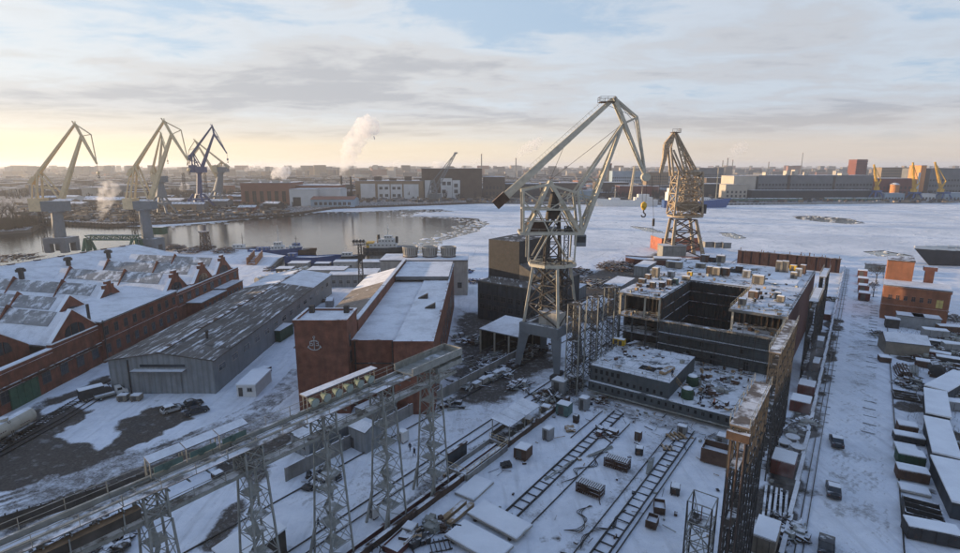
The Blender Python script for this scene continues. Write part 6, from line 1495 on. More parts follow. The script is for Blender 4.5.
# thin chimneys and masts on the skyline
for p, rr, lb in (((357.9, 1500, 56.74), 5.0, 'thick dark factory chimney behind the big crane jib'), ((4.94, 1800, 88.68), 1.6, 'thin lone chimney on the skyline left of the big crane'), ((1181.04, 2600, 87.3), 2.5, 'steaming thin chimney in the power station group'), ((1205.75, 2600, 78), 2.2, 'second thin chimney of the power station group'), ((1158.31, 2600, 75.67), 2.0, 'third thin chimney of the power station group'), ((1417.26, 2400, 105.85), 1.4, 'thin mast on the skyline above the long grey works'), ((158.25, 2400, 84.44), 2.4, 'pale skyline stack left of the thin chimney'), ((1378.35, 2600, 68.68), 2.0, 'short chimney pair member above the grey works')):
    o = empty('chimney', (p[0], p[1], 0), 0, lb, 'chimney'); m = MB(); m.tube((0,0,0),(0,0,p[2]),rr*1.4,rr,10); m.build('stack', M_fdark if rr > 4 else M_fgrey, o)
    m = MB(); m.tube((0,0,p[2]-4),(0,0,p[2]+0.4),rr*1.15,rr*1.15,10); m.build('rim', M_fred, o)

# jumble of scrap, barges and crates along the far wharf: uncountable
m = MB(); r = random.Random(55)
for k in range(2600):
    y = r.uniform(455, 720); x = -y*r.uniform(0.36, 0.86)
    if not poly_mask(np.array([x]), np.array([y-14]), farpoly)[0]: continue
    m.mat(r.choice((0,0,1,1,2,3,4))); s_ = r.uniform(0.8, 3.0); m.cbox(x, y, -0.4, r.uniform(1,7)*s_*0.6, r.uniform(1,3)*s_*0.6, r.uniform(0.6,2.2)*s_*0.6, r.uniform(0,3))
for k in range(1400):
    y = r.uniform(735, 900); x = y*r.uniform(-0.3, 0.95); m.mat(r.choice((0,1,2,3,4))); m.cbox(x, y+20, -0.4, r.uniform(2,9), r.uniform(1,4), r.uniform(1,4), r.uniform(-0.4,0.4))
m.build('wharf_jumble', [M_fdark, M_fbrown, M_fgrey, M_froof, M_fochre], kind='stuff')
# timber-faced wharf edge
q = MB()
for a, b_ in zip(FAR[3:10], FAR[4:11]):
    A_, B2 = Vector((a[0],a[1],0)), Vector((b_[0],b_[1],0)); n = max(1, int((B2-A_).length/4))
    for k in range(n): p = A_.lerp(B2, (k+0.5)/n); q.cbox(p.x, p.y-0.8, -3.0, 1.1, 1.1, 3.6)
    q.bar(A_+Vector((0,-0.4,-1.2)), B2+Vector((0,-0.4,-1.2)), 0.9, 2.6)
tag(q.build('wharf_edge', M_fbrown), kind='structure')

# ---------------------------------------------------------------- bare trees
def bare_tree(p, h, seed, label, group=None, name='bare_tree', spread=0.6):
    r = random.Random(seed); o = empty(name, p, r.uniform(0,6), label, 'tree', group)
    tr = MB(); cr = MB(); tr.tube((0,0,-0.3),(0,0,h*0.42),h*0.028,h*0.018,7)
    def grow(a, d, L_, rad, lev):
        b_ = a + d*L_; cr.tube(a, b_, rad, rad*0.6, 4 if lev < 2 else 3, caps=False)
        if lev >= 4: return
        for k in range(3 if lev < 3 else 4):
            nd = (d + Vector((r.gauss(0,spread), r.gauss(0,spread), r.gauss(0.12,spread*0.5)))).normalized()
            grow(a.lerp(b_, r.uniform(0.55, 1.0)), nd, L_*r.uniform(0.55, 0.8), max(0.03, rad*0.55), lev+1)
    for k in range(4):
        d = Vector((r.gauss(0,0.5), r.gauss(0,0.5), 1)).normalized(); grow(Vector((0,0,h*r.uniform(0.25,0.42))), d, h*0.24, h*0.014, 0)
    tr.build('trunk', M_bark, o); cr.build('crown', M_bark, o); return o
r = random.Random(31)
for k, (px_, hh) in enumerate((((-401.92, 437.95, 0),21),((-405.95, 452.89, 0),24),((-392.6, 445.3, 0),22),((-396.49, 456.78, 0),20),((-384.03, 449.06, 0),17),((-382.12, 452.89, 0),13),((-440.42, 485.98, 0),23),((-424.92, 485.98, 0),22))):
    bare_tree(px_, hh, 40+k, ('dark bare tree at the very edge of the wooded bank', 'tallest bare tree on the wooded bank beyond the factory', 'bare tree near the middle of the wooded bank', 'bare tree with wide crown on the wooded bank', 'smaller bare tree toward the tip of the wooded bank', 'smallest bare tree at the tip of the wooded bank', 'bare tree at the back of the wooded bank by the frame edge', 'bare tree at the back of the wooded bank')[k], 'bare trees on the wooded bank')
bare_tree((423.33, 886.26, 0), 13, 77, 'round bare brown tree before the cream gatehouse', spread=0.7)
for k, (px_, lb) in enumerate((((153.19, 201.81, 0), 'thin leafless bush between the pier and the orange brick house'), ((174.32, 229.25, 0), 'taller leafless bush by the far corner of the orange brick house'))): bare_tree(px_, 7+k*1.5, 90+k, lb, name='bare_bush')
m = MB(); r = random.Random(12)
def twig_clump(x, y, h, w):
    for k in range(14):
        a = r.uniform(0, 6.28); bx_, by_ = x+w*0.35*cos(a), y+w*0.35*sin(a); tx, ty = x+w*cos(a)*r.uniform(0.4,1.1), y+w*sin(a)*r.uniform(0.4,1.1); tz = h*r.uniform(0.55, 1.0); s_ = w*0.10
        m.face([(bx_-s_,by_,-0.2),(bx_+s_,by_,-0.2),(tx,ty,tz)])
        m.face([((bx_+tx)/2-s_*0.8,(by_+ty)/2,tz*0.5),((bx_+tx)/2+s_*0.8,(by_+ty)/2,tz*0.55),(tx+r.uniform(-w,w)*0.5,ty,tz*r.uniform(0.8,1.05))])
for k in range(1300):
    y = r.uniform(840, 2000); x = y*r.uniform(-0.95, 0.95); n = r.randint(2, 9)
    for j in range(n): twig_clump(x+r.uniform(-60,60), y+r.uniform(-6,6), r.uniform(7,16), r.uniform(2,5))
for k in range(260): twig_clump(r.uniform(-520,-230), r.uniform(600,900), r.uniform(3,9), r.uniform(2,4))
for k in range(420): twig_clump(r.uniform(-500,-378), r.uniform(425,470), r.uniform(5,11), r.uniform(2,4))
m.build('far_woods', M_bark, kind='stuff')

# ---------------------------------------------------------------- ships
def ship(name, label, p, heading, L_, B_, D_, hullm, topm, houses, flare=0.35, wl=WATER, bulwark=None):
    """bow towards +x of the ship; houses: (x0, x1, halfwidth, z0, z1, material, windows)"""
    o = empty(name, (p[0], p[1], wl), heading, label, 'ship')
    n = 16; V = []; 
    for i in range(n+1):
        u = i/n; x = -L_/2 + L_*u
        f_ = 1.0 if u < 0.6 else max(0.02, 1-((u-0.6)/0.4)**2.2)
        st_ = min(1.0, 0.75+u*2.5)
        w1 = B_/2*f_*st_; w0 = w1*(1-flare*max(0, (u-0.5)*1.2)); sh = D_*(1+0.35*max(0, u-0.55)/0.45 + 0.1*max(0, 0.2-u)/0.2)
        rake = max(0, u-0.8)*5*L_*(0.05 if bulwark is None else 0.09)
        V.append([(x-rake*0.6, -w0, -1.5), (x+rake, -w1, sh), (x+rake, w1, sh), (x-rake*0.6, w0, -1.5)])
    m = MB(); vs = [q for c in V for q in c]; F = []
    for i in range(n):
        a = i*4; b_ = a+4; F += [(a,b_,b_+1,a+1), (a+2,b_+2,b_+3,a+3)]
    F += [(0,1,2,3), tuple(n*4+k for k in (3,2,1,0))]
    m.solid(vs, F); m.build('hull', hullm, o)
    m = MB(); vs = [(c[1][0],c[1][1]*0.96,c[1][2]-0.5) for c in V] + [(c[2][0],c[2][1]*0.96,c[2][2]-0.5) for c in V]
    m.solid(vs, [(i,i+1,n+2+i,n+1+i) for i in range(n)]); m.build('deck', M_snowroof, o)
    if bulwark:
        m = MB()
        for sd_ in (1, 2):
            for i in range(n): m.bar(Vector(V[i][sd_])+Vector((0,0,0.3)), Vector(V[i+1][sd_])+Vector((0,0,0.5)), 0.3, 1.2)
        m.build('bulwark', bulwark, o)
    for (x0, x1, hw, z0, z1, mm, nw) in houses:
        m = MB(); m.box(x0*L_, x1*L_, -hw, hw, z0, z1); hs = m.build('deckhouse', mm, o)
        for k in range(nw): window(hs, ((x0+(x1-x0)*(k+0.5)/nw)*L_, -hw, z0+(z1-z0)*0.45), 0, 0.9, 0.9, M_white)
    return o
def mast(o, x, z0, z1, mt_, w=0.4):
    m = MB(); m.bar((x,0,z0),(x,0,z1),w,w,w*0.5,w*0.5); m.bar((x,-2,z0+(z1-z0)*0.7),(x,2,z0+(z1-z0)*0.7),w*0.5); m.bar((x-1.5,0,z0+(z1-z0)*0.55),(x+1.5,0,z0+(z1-z0)*0.55),w*0.5); m.build('mast', mt_, o)
sh = ship('tug_boat', 'blue and white working boat with thin mast moored at the near quay', (-125.14, 321.38, -2.6), pi*0.04, 30, 8, 3.0, M_bluepaint, M_white, [(-0.05,0.2,2.6,2.5,5.2,M_white,4),(0.0,0.15,2.0,5.2,7.4,M_white,3),(-0.35,-0.1,2.2,2.5,4.4,M_bluepaint,3)]); mast(sh, 2.5, 7.4, 17.5, M_white, 0.3)
sh = ship('barge', 'flat blue barge moored beyond the warehouse', (-93.45, 293.69, -2.6), -0.02, 30, 7, 3.2, M_bluepaint, M_bluepaint, [(-0.45,-0.3,2.2,3,5,M_bluepaint,2)])
sh = ship('small_boat', 'dark rusty boat beside the blue working boat', (-146.79, 329.1, -2.6), 0.1, 22, 6, 2.6, M_rust, M_rust, [(-0.3,0.0,2,2.2,5,M_white,3)]); mast(sh, -1, 5, 12, M_rust, 0.3)
sh = ship('supply_ship', 'white and yellow ship with domed mast behind the cooling house', (-59.41, 333.1, -2.6), 0.05, 28, 8, 2.6, M_bluesheet, M_white, [(-0.35,0.25,3.6,2.6,5.2,M_white,7),(-0.15,0.2,3.0,5.2,7.8,M_white,5),(-0.02,0.15,2.4,7.8,9.8,M_white,3),(-0.42,-0.26,3.0,2.6,6.0,M_yellow2,2)]); mast(sh, 1.5, 9.8, 17, M_white, 0.45)
m = MB(); m.lathe((-4.4,0,5.2),[(1.0,0),(1.0,4.0),(0.9,5.2)],10); m.build('funnel', M_cranedark, sh)
m = MB(); m.lathe((7,0,5.2),[(0.9,0),(0.9,3.0),(0.8,4.0)],10); m.build('funnel', M_cranedark, sh)
sh = ship('white_ship', 'long low white ship frozen in under the crane hook', (193.27, 715, -0.9), pi+0.03, 84, 14, 8, M_white, M_white, [(-0.42,-0.15,6,7,12,M_white,10),(-0.36,-0.2,5,12,16,M_white,6),(0.1,0.25,5,7,11,M_white,5)], bulwark=None); mast(sh, -22, 16, 30, M_white, 0.7); mast(sh, 14, 9, 27, M_crane, 0.8)
m = MB(); truss(m, (-6,0,9), (-10,0,52), 2.6, 2.6, 9, 0.7, 0.4, 1.2, 1.2); m.build('derrick', M_yellow, sh)
sh = ship('blue_ship', 'blue-hulled ship with yellow masts behind the ochre crane', (276.71, 690, -1.04), 0.02, 84, 13, 9, M_bluepaint, M_white, [(-0.45,-0.28,5.5,8,20,M_white,5),(-0.43,-0.32,4.5,20,25,M_white,3),(0.05,0.2,5,8,13,M_white,5)]); mast(sh, 26, 9, 50, M_yellow, 0.9); mast(sh, 8, 9, 42, M_yellow, 0.9)
sh = ship('small_boat', 'low grey-blue launch moored between the barge and the supply ship', (-75.67, 303.51, -2.6), 0.04, 18, 5, 2.0, M_bluesheet, M_white, [(-0.2,0.1,1.8,1.8,3.9,M_white,3)]); mast(sh, -1, 3.9, 8, M_white, 0.2)
sh = ship('small_boat', 'second rusty boat tied up behind the blue working boat', (-111.14, 325.2, -2.6), -0.05, 20, 6, 2.4, M_rust, M_white, [(-0.3,0.05,2,2.1,4.6,M_white,3),(-0.2,0.0,1.5,4.6,6.2,M_bluepaint,2)]); mast(sh, -2, 6.2, 11, M_rust, 0.25)
# bow of the big dark ship at the right edge
sh = ship('dark_ship', 'bow of a big dark ship with white bulwark at the right edge of the ice', (281.89, 278.61, -2.6), pi+0.16, 104, 18, 8.6, mat('ship_dark_hull', (0.05,0.045,0.045), 0.6, 0.2, 0.3, rust=0.2), M_white, [(-0.4,-0.2,7,11,20,M_white,8)], flare=0.75, bulwark=M_white)
# barge with red deck under the crane
sh = ship('red_barge', 'brown-red flat barge with bollards lying by the slip crane', (91, 264.84, 0), -0.25, 34, 10, 4.5, M_redlead, M_redlead, [(-0.1,0.3,3.5,4,5.2,M_snowroof,0)], wl=-0.2)

# ---------------------------------------------------------------- unseen halls added to shade the yard, haze, steam
block('shade_hall_rear', 'huge unseen hall behind the viewpoint, sized to shade the near yard', (-10, -75, 0), 130, 71, 45, M_greysheet, M_snowroof, 0, 'building')  # stands out of view to cut the sky light on the near ground
for (x, y, w, d, h, lb) in ((-275, 62, 80, 135, 36, 'tallest unseen hall added to shade the yard, beyond the factory'), (-380, 60, 90, 60, 30, 'outermost unseen hall added to shade the yard, beyond the factory'), (-330, 130, 90, 70, 26, 'lowest unseen hall added to shade the yard, beyond the factory'), (-210, 10, 70, 60, 30, 'unseen hall added to shade the yard, beside the factory'), (-250, -60, 80, 60, 34, 'unseen hall added to shade the yard, left and behind the viewpoint')):
    block('shade_hall', lb, (x, y, 0), w, d, h, M_brick, M_snowroof, 0.0, 'building', 'gable', 5)  # invented bulk out of view that blocks the low sun
hz_ = MB(); hz_.box(-13000, 13000, -900, 20000, -7.5, 118)
ho = hz_.build('haze', [], kind='stuff')
hm = bpy.data.materials.new('haze_air'); hm.use_nodes = True; nt = hm.node_tree; nt.nodes.clear()
pv = nt.nodes.new('ShaderNodeVolumePrincipled'); pv.inputs['Color'].default_value = (0.86, 0.90, 0.96, 1); pv.inputs['Density'].default_value = 0.00012; pv.inputs['Anisotropy'].default_value = 0.3
mo = nt.nodes.new('ShaderNodeOutputMaterial'); nt.links.new(pv.outputs[0], mo.inputs['Volume']); ho.data.materials.append(hm)
ho.display_type = 'WIRE'

# ---------------------------------------------------------------- small things
M_cream = mat('cream_cabin', (0.23, 0.205, 0.165), 0.7, 0.2, 0.7, snow=0.55, rust=0.2)
M_brownbox = mat('brown_box', (0.10, 0.06, 0.042), 0.8, 0.25, 0.8, snow=0.6, rust=0.2)
M_darkbox = mat('dark_box', (0.05, 0.05, 0.05), 0.75, 0.25, 0.9, snow=0.5, rust=0.25)
M_yelbox = mat('yellow_box', (0.55, 0.35, 0.03), 0.6, 0.15, 0.8, snow=0.2, rust=0.1)
M_pbox = mat('pale_box', (0.26, 0.27, 0.275), 0.65, 0.2, 0.8, snow=0.6, rust=0.15)
M_redbox = mat('red_container', (0.12, 0.045, 0.036), 0.7, 0.2, 0.8, snow=0.8, rust=0.2)
M_darkgreen = mat('dark_green_box', (0.035, 0.075, 0.045), 0.65, 0.25, 0.8, snow=0.75)
def cabinet(label, p, w, d, h, mt_, rot=0.0, name='equipment_box', cat='box', z=None, feet=True, group=None, yawbase=None):
    """welded equipment cabin: body with frame edges, roof lip, door leaf and skids"""
    o = empty(name, (p[0], p[1], p[2] if len(p) > 2 else 0.0), (RZ if yawbase is None else yawbase)+rot, label, cat, group)
    f_ = 0.14 if feet else 0.0
    m = MB(); m.box(-w/2, w/2, -d/2, d/2, f_, h); m.build('body', mt_, o)
    m = MB(); e = 0.05
    for sx in (-1, 1):
        for sy in (-1, 1): m.box(sx*w/2-e, sx*w/2+e, sy*d/2-e, sy*d/2+e, f_, h+0.02)
    m.box(-w/2-0.07, w/2+0.07, -d/2-0.07, d/2+0.07, h+0.021, h+0.10); m.build('frame', mt_, o)
    m = MB(); m.box(-w*0.32, w*0.12, -d/2-0.05, -d/2-0.005, f_+0.1, h*0.9); m.build('door', M_darkframe if mt_ is not M_darkbox else M_rust, o)
    m = MB(); m.box(-w/2+0.06, w/2-0.05, -d/2+0.05, d/2-0.07, h+0.101, h+0.101+R.uniform(0.05, 0.14)); m.build('snow_cap', M_snow, o)
    if feet:
        for sx in (-1, 1):
            m = MB(); m.box(sx*w*0.36-0.08, sx*w*0.36+0.08, -d/2, d/2, -0.1, f_); m.build('skid', M_rust, o)
    return o
def container(label, p, L_, W_, H_, mt_, rot=0.0, name='shipping_container', cat='container', ribs=True):
    o = empty(name, (p[0], p[1], 0), RZ+rot, label, cat)
    m = MB(); m.box(-W_/2,W_/2,-L_/2,L_/2,0.05,H_); m.build('body', mt_, o)
    if ribs:
        m = MB(); n = int(L_/0.45)
        for k in range(n):
            y = -L_/2+(k+0.5)*L_/n; m.box(-W_/2-0.05,-W_/2-0.001,y-0.08,y+0.08,0.1,H_-0.1); m.box(W_/2+0.001,W_/2+0.05,y-0.08,y+0.08,0.1,H_-0.1)
        m.build('corrugation', mt_, o, kind='stuff')
    m = MB(); m.box(-W_/2+0.05,W_/2-0.05,-L_/2+0.05,L_/2-0.05,H_+0.003,H_+0.14); m.build('snow_cap', M_snow, o)
    for x in (-W_*0.25, W_*0.25):
        m = MB(); m.box(x-W_*0.23,x+W_*0.23,-L_/2-0.06,-L_/2-0.005,0.15,H_-0.1); dd_ = m.build('door', mt_, o)
        m = MB(); m.bar((x,-L_/2-0.1,0.2),(x,-L_/2-0.1,H_-0.2),0.05); m.build('lock_bar', M_rail, dd_)
    return o
def skip(label, p, L_, W_, H_, mt_, rot=0.0):
    o = empty('open_skip', (p[0], p[1], p[2] if len(p) > 2 else 0), RZ+rot, label, 'skip'); t_ = 0.08
    m = MB(); m.box(-W_/2,W_/2,-L_/2,L_/2,0.05,0.2); m.build('floor', mt_, o)
    for x0,x1,y0,y1 in ((-W_/2,W_/2,-L_/2,-L_/2+t_),(-W_/2,W_/2,L_/2-t_,L_/2),(-W_/2,-W_/2+t_,-L_/2+t_,L_/2-t_),(W_/2-t_,W_/2,-L_/2+t_,L_/2-t_)):
        m = MB(); m.box(x0,x1,y0,y1,0.2,H_); m.build('side', mt_, o)
    m = MB(); m.box(-W_/2+t_,W_/2-t_,-L_/2+t_,L_/2-t_,0.2,H_*0.55); m.build('snow_fill', M_snow, o)
    return o
def bottle_rack(label, p, nx_, ny_, rot=0.0):
    o = empty('gas_bottle_rack', (p[0], p[1], 0), RZ+rot, label, 'bottle rack'); W_, L_ = nx_*0.36, ny_*0.36
    m = MB()
    for sx in (-1, 1):
        for sy in (-1, 1): m.box(sx*W_/2-0.06,sx*W_/2+0.06,sy*L_/2-0.06,sy*L_/2+0.06,0,1.7)
    for z in (0.1, 0.8, 1.45):
        for sy in (-1, 1): m.bar((-W_/2,sy*L_/2,z),(W_/2,sy*L_/2,z),0.09)
        for sx in (-1, 1): m.bar((sx*W_/2,-L_/2,z),(sx*W_/2,L_/2,z),0.09)
    m.build('frame', M_rust, o)
    b_ = None
    for i in range(nx_):
        for j in range(ny_):
            l_ = (-W_/2+(i+0.5)*0.36, -L_/2+(j+0.5)*0.36, 0.05)
            if b_ is None:
                m = MB(); m.mat(0).lathe((0,0,0),[(0.13,0),(0.13,1.45),(0.07,1.62)],8); m.mat(1).lathe((0,0,1.62),[(0.12,0),(0.12,0.14),(0.04,0.2)],7); b_ = m.build('gas_bottle', [M_brownbox, M_snow], o, loc=l_)
            else: share(b_, o, l_)
    return o
def planks(label, p, n, L_, w, h, mt_, rot=0.0, rows=2, name='timber_stack', cat='timber', gap=0.05):
    o = empty(name, (p[0], p[1], p[2] if len(p) > 2 else 0), RZ+rot, label, cat); pr_ = None
    for j in range(rows):
        for i in range(n):
            l_ = ((i-(n-1)/2)*(w+gap), R.uniform(-0.15,0.15), 0.1+j*(h+0.02))
            if pr_ is None: m = MB(); m.box(-w/2,w/2,-L_/2,L_/2,0,h); pr_ = m.build('plank' if name == 'timber_stack' else 'beam', mt_, o, loc=l_)
            else: share(pr_, o, l_, R.uniform(-0.02,0.02))
    for sy in (-1, 1):
        m = MB(); m.box(-n*(w+gap)/2,n*(w+gap)/2,sy*L_*0.35-0.07,sy*L_*0.35+0.07,-0.1,0.1); m.build('bearer', M_oldwood, o)
    return o
def pipes(label, p, n, L_, rad, mt_, rot=0.0, rows=2, name='pipe_stack'):
    o = empty(name, (p[0], p[1], p[2] if len(p) > 2 else 0), RZ+rot, label, 'pipes'); pr_ = None
    for j in range(rows):
        for i in range(n-j):
            l_ = ((i-(n-1)/2+j*0.5)*rad*2.05, R.uniform(-0.3,0.3), rad+j*rad*1.75)
            if pr_ is None: m = MB(); m.tube((0,-L_/2,0),(0,L_/2,0),rad,n=9); pr_ = m.build('pipe', mt_, o, loc=l_)
            else: share(pr_, o, l_, R.uniform(-0.03,0.03))
    return o
def scrap(label, p, rad, n, mats, seed, hmax=1.6, name='scrap_heap', L0=1.0, L1=4.0):
    """heap of offcuts: bars, plates and boxes thrown together"""
    r = random.Random(seed); o = empty(name, (p[0], p[1], p[2] if len(p) > 2 else 0), RZ, label, 'scrap heap'); m = MB()
    for k in range(n):
        m.mat(r.randrange(len(mats))); a = r.uniform(0, 6.28); d = rad*math.sqrt(r.random()); c_ = Vector((d*cos(a), d*sin(a)*1.0, r.uniform(0.05, hmax*(1-d/rad*0.75))))
        th = r.choice((0, 0, pi/2)) + r.gauss(0, 0.35); L_ = r.uniform(L0, L1); dv = Vector((sin(th), cos(th), r.gauss(0, 0.10)))
        if r.random() < 0.6: m.bar(c_-dv*L_/2, c_+dv*L_/2, r.uniform(0.08, 0.3), r.uniform(0.08, 0.35))
        else: m.cbox(c_.x, c_.y, c_.z*0.6, r.uniform(0.4, 1.6), r.uniform(0.4, 1.8), r.uniform(0.1, 0.9), th)
    m.build('offcuts', mats, o, kind='stuff'); return o
def trestle(label, p, w, h, rot=0.0):
    m = MB()
    for sx in (-1, 1): m.bar((sx*w/2,-0.5,0),(sx*w/2,0,h),0.1); m.bar((sx*w/2,0.5,0),(sx*w/2,0,h),0.1); m.bar((sx*w/2,-0.3,h*0.4),(sx*w/2,0.3,h*0.4),0.07)
    m.bar((-w/2,0,h),(w/2,0,h),0.12); o = m.build('trestle', M_rail, loc=(p[0],p[1],0), rz=RZ+rot); return tag(o, label, 'trestle')
def drum(label, p, rad, L_, mt_, rot=0.0, name='storage_tank', stand=True):
    o = empty(name, (p[0], p[1], p[2] if len(p) > 2 else 0), RZ+rot, label, 'tank')
    m = MB(); c_ = rad+0.4; m.tube((0,-L_/2,c_),(0,L_/2,c_),rad,n=16); m.tube((0,-L_/2-rad*0.25,c_),(0,-L_/2,c_),rad*0.6,rad,16); m.tube((0,L_/2,c_),(0,L_/2+rad*0.25,c_),rad,rad*0.6,16); m.build('shell', mt_, o)
    for sy in (-1, 1): m = MB(); m.box(-rad*0.8,rad*0.8,sy*L_*0.3-0.2,sy*L_*0.3+0.2,-0.1,0.75); m.build('saddle', M_rust, o)
    return o
# --- on the slip
cabinet('brown steel cube cabin with a snow cap standing alone beside the rusty wall', (7.55, 85.15, 0), 2.3, 2.5, 2.0, M_brownbox, 0.1, cat='cabin')
cabinet('pale grey machine cabinet standing between the brown cube and the slip end', (12.72, 91.45, 0), 1.5, 1.6, 2.2, M_pbox, -0.1, cat='cabinet')
cabinet('teal machine cabinet with rounded top at the slip edge', (17.3, 101.71, 0), 2.6, 2.2, 2.3, M_teal, 0.05, cat='cabinet')
cabinet('pale cabinet on a low dark trailer near the scaffold towers', (21.85, 104.02, 0), 1.7, 1.8, 2.6, M_pbox, 0.0, cat='cabinet')
drum('small upright dark tank beside the teal cabinet', (19.15, 98.21, 0), 0.65, 0.9, M_darkbox, pi/2, name='dark_tank')
cabinet('yellow pallet box beside the slip shelter', (9.5, 97.37, 0), 1.5, 1.5, 1.3, M_cream, 0.0)
cabinet('second yellowish crate on the rusty slip wall', (13.7, 102.62, 0), 1.8, 1.5, 1.3, M_cream, 0.1)
planks('two long snowy boxed beams lying side by side near the bottom edge', (-3.37, 69.28, 0), 2, 5.6, 0.75, 0.6, M_timber, 0.02, rows=1, gap=0.5)
planks('small stack of pale boards beside the pale cabinet', (17.41, 94.92, 0), 4, 1.8, 0.4, 0.2, M_timber, 0.7)
planks('row of dark rolls laid on the snowy sheet', (4.43, 82.29, 0), 5, 1.4, 0.32, 0.4, M_rail, 0.9, rows=1)
bottle_rack('nearer crate of brown gas bottles on the slipway', (17.18, 74.64, 0), 11, 5, 0.0)
bottle_rack('farther crate of brown gas bottles on the slipway', (23.24, 81.98, 0), 11, 5, 0.05)
cabinet('small brown upright box in front of the hull at the slip centre', (29.45, 91.08, 0), 1.0, 1.0, 1.7, M_brownbox)
cabinet('dark welding set with a lid beside the middle keel track', (28.19, 86.15, 0), 1.3, 1.2, 1.2, M_darkbox, 0.3)
cabinet('dark welding set on the pier side of the middle keel track', (30.45, 74.64, 0), 1.3, 1.5, 1.2, M_darkbox, 0.2)
skip('open rusty bin leaning beside the middle keel track', (26.57, 70.43, 0), 2.3, 1.6, 1.1, M_rust, 0.35)
skip('open rusty bin with wood near the bottom of the middle keel track', (24.46, 67.06, 0), 2.0, 1.5, 1.2, M_rust, 0.1)
skip('large brown open-topped steel bin by the pier-side scaffold', (40.82, 84.18, 0), 3.6, 4.2, 2.6, M_brownbox, 0.05)
cabinet('tall pale crate behind the brown open bin', (43.79, 88.55, 0), 1.6, 1.8, 2.4, M_pbox, 0.0)
cabinet('red gas box beside the dark heap on the keel track', (22.51, 92.58, 0), 0.9, 0.8, 0.9, M_redbox)
scrap('dark heap of steel on the keel track near the hull', (24.01, 93.35, 0), 1.7, 34, [M_darkbox, M_rust], 4, 1.2)
pipes('bundle of thin pipes lying along the slip between the bottle crates', (28.94, 82.29, 0), 5, 5.5, 0.09, M_galv, 0.25, 1)
pipes('long thin pipes crossing the slip next to the keel track', (21.43, 86.82, 0), 4, 6.0, 0.08, M_galv, -0.35, 1)
pipes('loose pipes in front of the nearer bottle crate', (13.44, 81.07, 0), 3, 8, 0.09, M_galv, -0.15, 1)
planks('pale planks scattered by the middle keel track', (36.93, 92.2, 0), 4, 2.4, 0.35, 0.14, M_timber, 0.9, rows=2, gap=0.5)
planks('pale boards beside the second keel track rail', (34.04, 88.2, 0), 3, 2.0, 0.35, 0.14, M_timber, 0.6, rows=1, gap=0.4)
cabinet('white cabinet under the hull edge', (38.63, 93.74, 0), 1.6, 1.2, 1.5, M_pbox)
skip('low red-brown trough full of offcuts at the bottom edge', (-10.78, 62.97, 0), 4.2, 2.6, 0.9, M_redbox, 0.1)
scrap('jumbled timber and steel in the bottom corner beside the red trough', (-9.15, 63.95, 0), 1.6, 40, [M_timber, M_darkbox, M_rust], 8, 1.0)
cabinet('wooden open crate next to the red trough', (-9.74, 65.37, 0), 1.6, 1.6, 1.1, M_cream, 0.2)
scrap('low pallet of machine parts beside the long beams', (-6.51, 66.63, 0), 1.5, 40, [M_galv, M_rust], 9, 0.9)
planks('dark comb-like grating lying near the slabs', (-5.38, 62.78, 0), 5, 2.6, 0.12, 0.14, M_rail, 0.9, rows=1, gap=0.5)
trestle('thin steel trestle standing in the snow near the slabs', (-3.22, 65.79, 0), 1.2, 1.0, 0.4)
trestle('bent steel trestle at the bottom edge by the red trough', (-13.49, 61.64, 0), 1.2, 1.1, 0.0)
cabinet('white cabinet on the kerb between two gantry towers', (-15.42, 68.82, 0), 1.1, 0.9, 1.5, M_white, 0.0)
for i, (pts, lb) in enumerate((([(0,0),(3,1.5),(5,0.6),(8,2.4),(11,1.6),(14,3.0)], 'slack grey hoses lying between the slip rails'), ([(0,0),(2.5,-1),(5,0.6),(6.5,2.2),(9,1.5),(12,2.6)], 'slack hoses curling beside the middle keel track'), ([(0,0),(1.5,1.8),(4,2.0),(5,0.3),(8,0.8)], 'dark cable loop on the snow near the nearer bottle crate'))):
    s0, t0 = ((70,-35.2), (58,-26.0), (60,-29.5))[i]; m = MB()
    for off in (0, 0.35, 0.7):
        C_ = [Y(s0+a, t0+b_*0.8+off*sin(a), 0.1) for a, b_ in pts]; C_ = [C_[0]*2-C_[1]] + C_ + [C_[-1]*2-C_[-2]]; P = []
        for j in range(1, len(C_)-2):
            for u in (0, 0.2, 0.4, 0.6, 0.8):
                a0_, a1_, a2_, a3_ = C_[j-1:j+3]; P.append(0.5*((2*a1_) + (a2_-a0_)*u + (2*a0_-5*a1_+4*a2_-a3_)*u*u + (3*a1_-a0_-3*a2_+a3_)*u**3))
        for a, b_ in zip(P[:-1], P[1:]): m.tube(a, b_, 0.05, n=5)
    tag(m.build('hose', M_rail), lb, 'hose')
# machinery heap at the slip corner under the crane
cabinet('grey machine cabin on the crane-side corner of the slip', (18.08, 112.62, 0), 3.0, 2.6, 3.0, M_pbox, 0.0, cat='cabin')
scrap('jumble of winches and brown machinery in front of the big crane leg', (14.97, 109.44, 0), 3.0, 60, [M_rust, M_darkbox, M_galv], 14, 2.4)
scrap('machinery heap between the scaffold towers and the crane rail', (22.02, 117.14, 0), 2.6, 40, [M_rust, M_galv, M_darkbox], 15, 1.8)
scrap('row of parts on the snow in front of the hull corner', (26.19, 108.42, 0), 1.8, 20, [M_rust, M_galv], 16, 0.8)
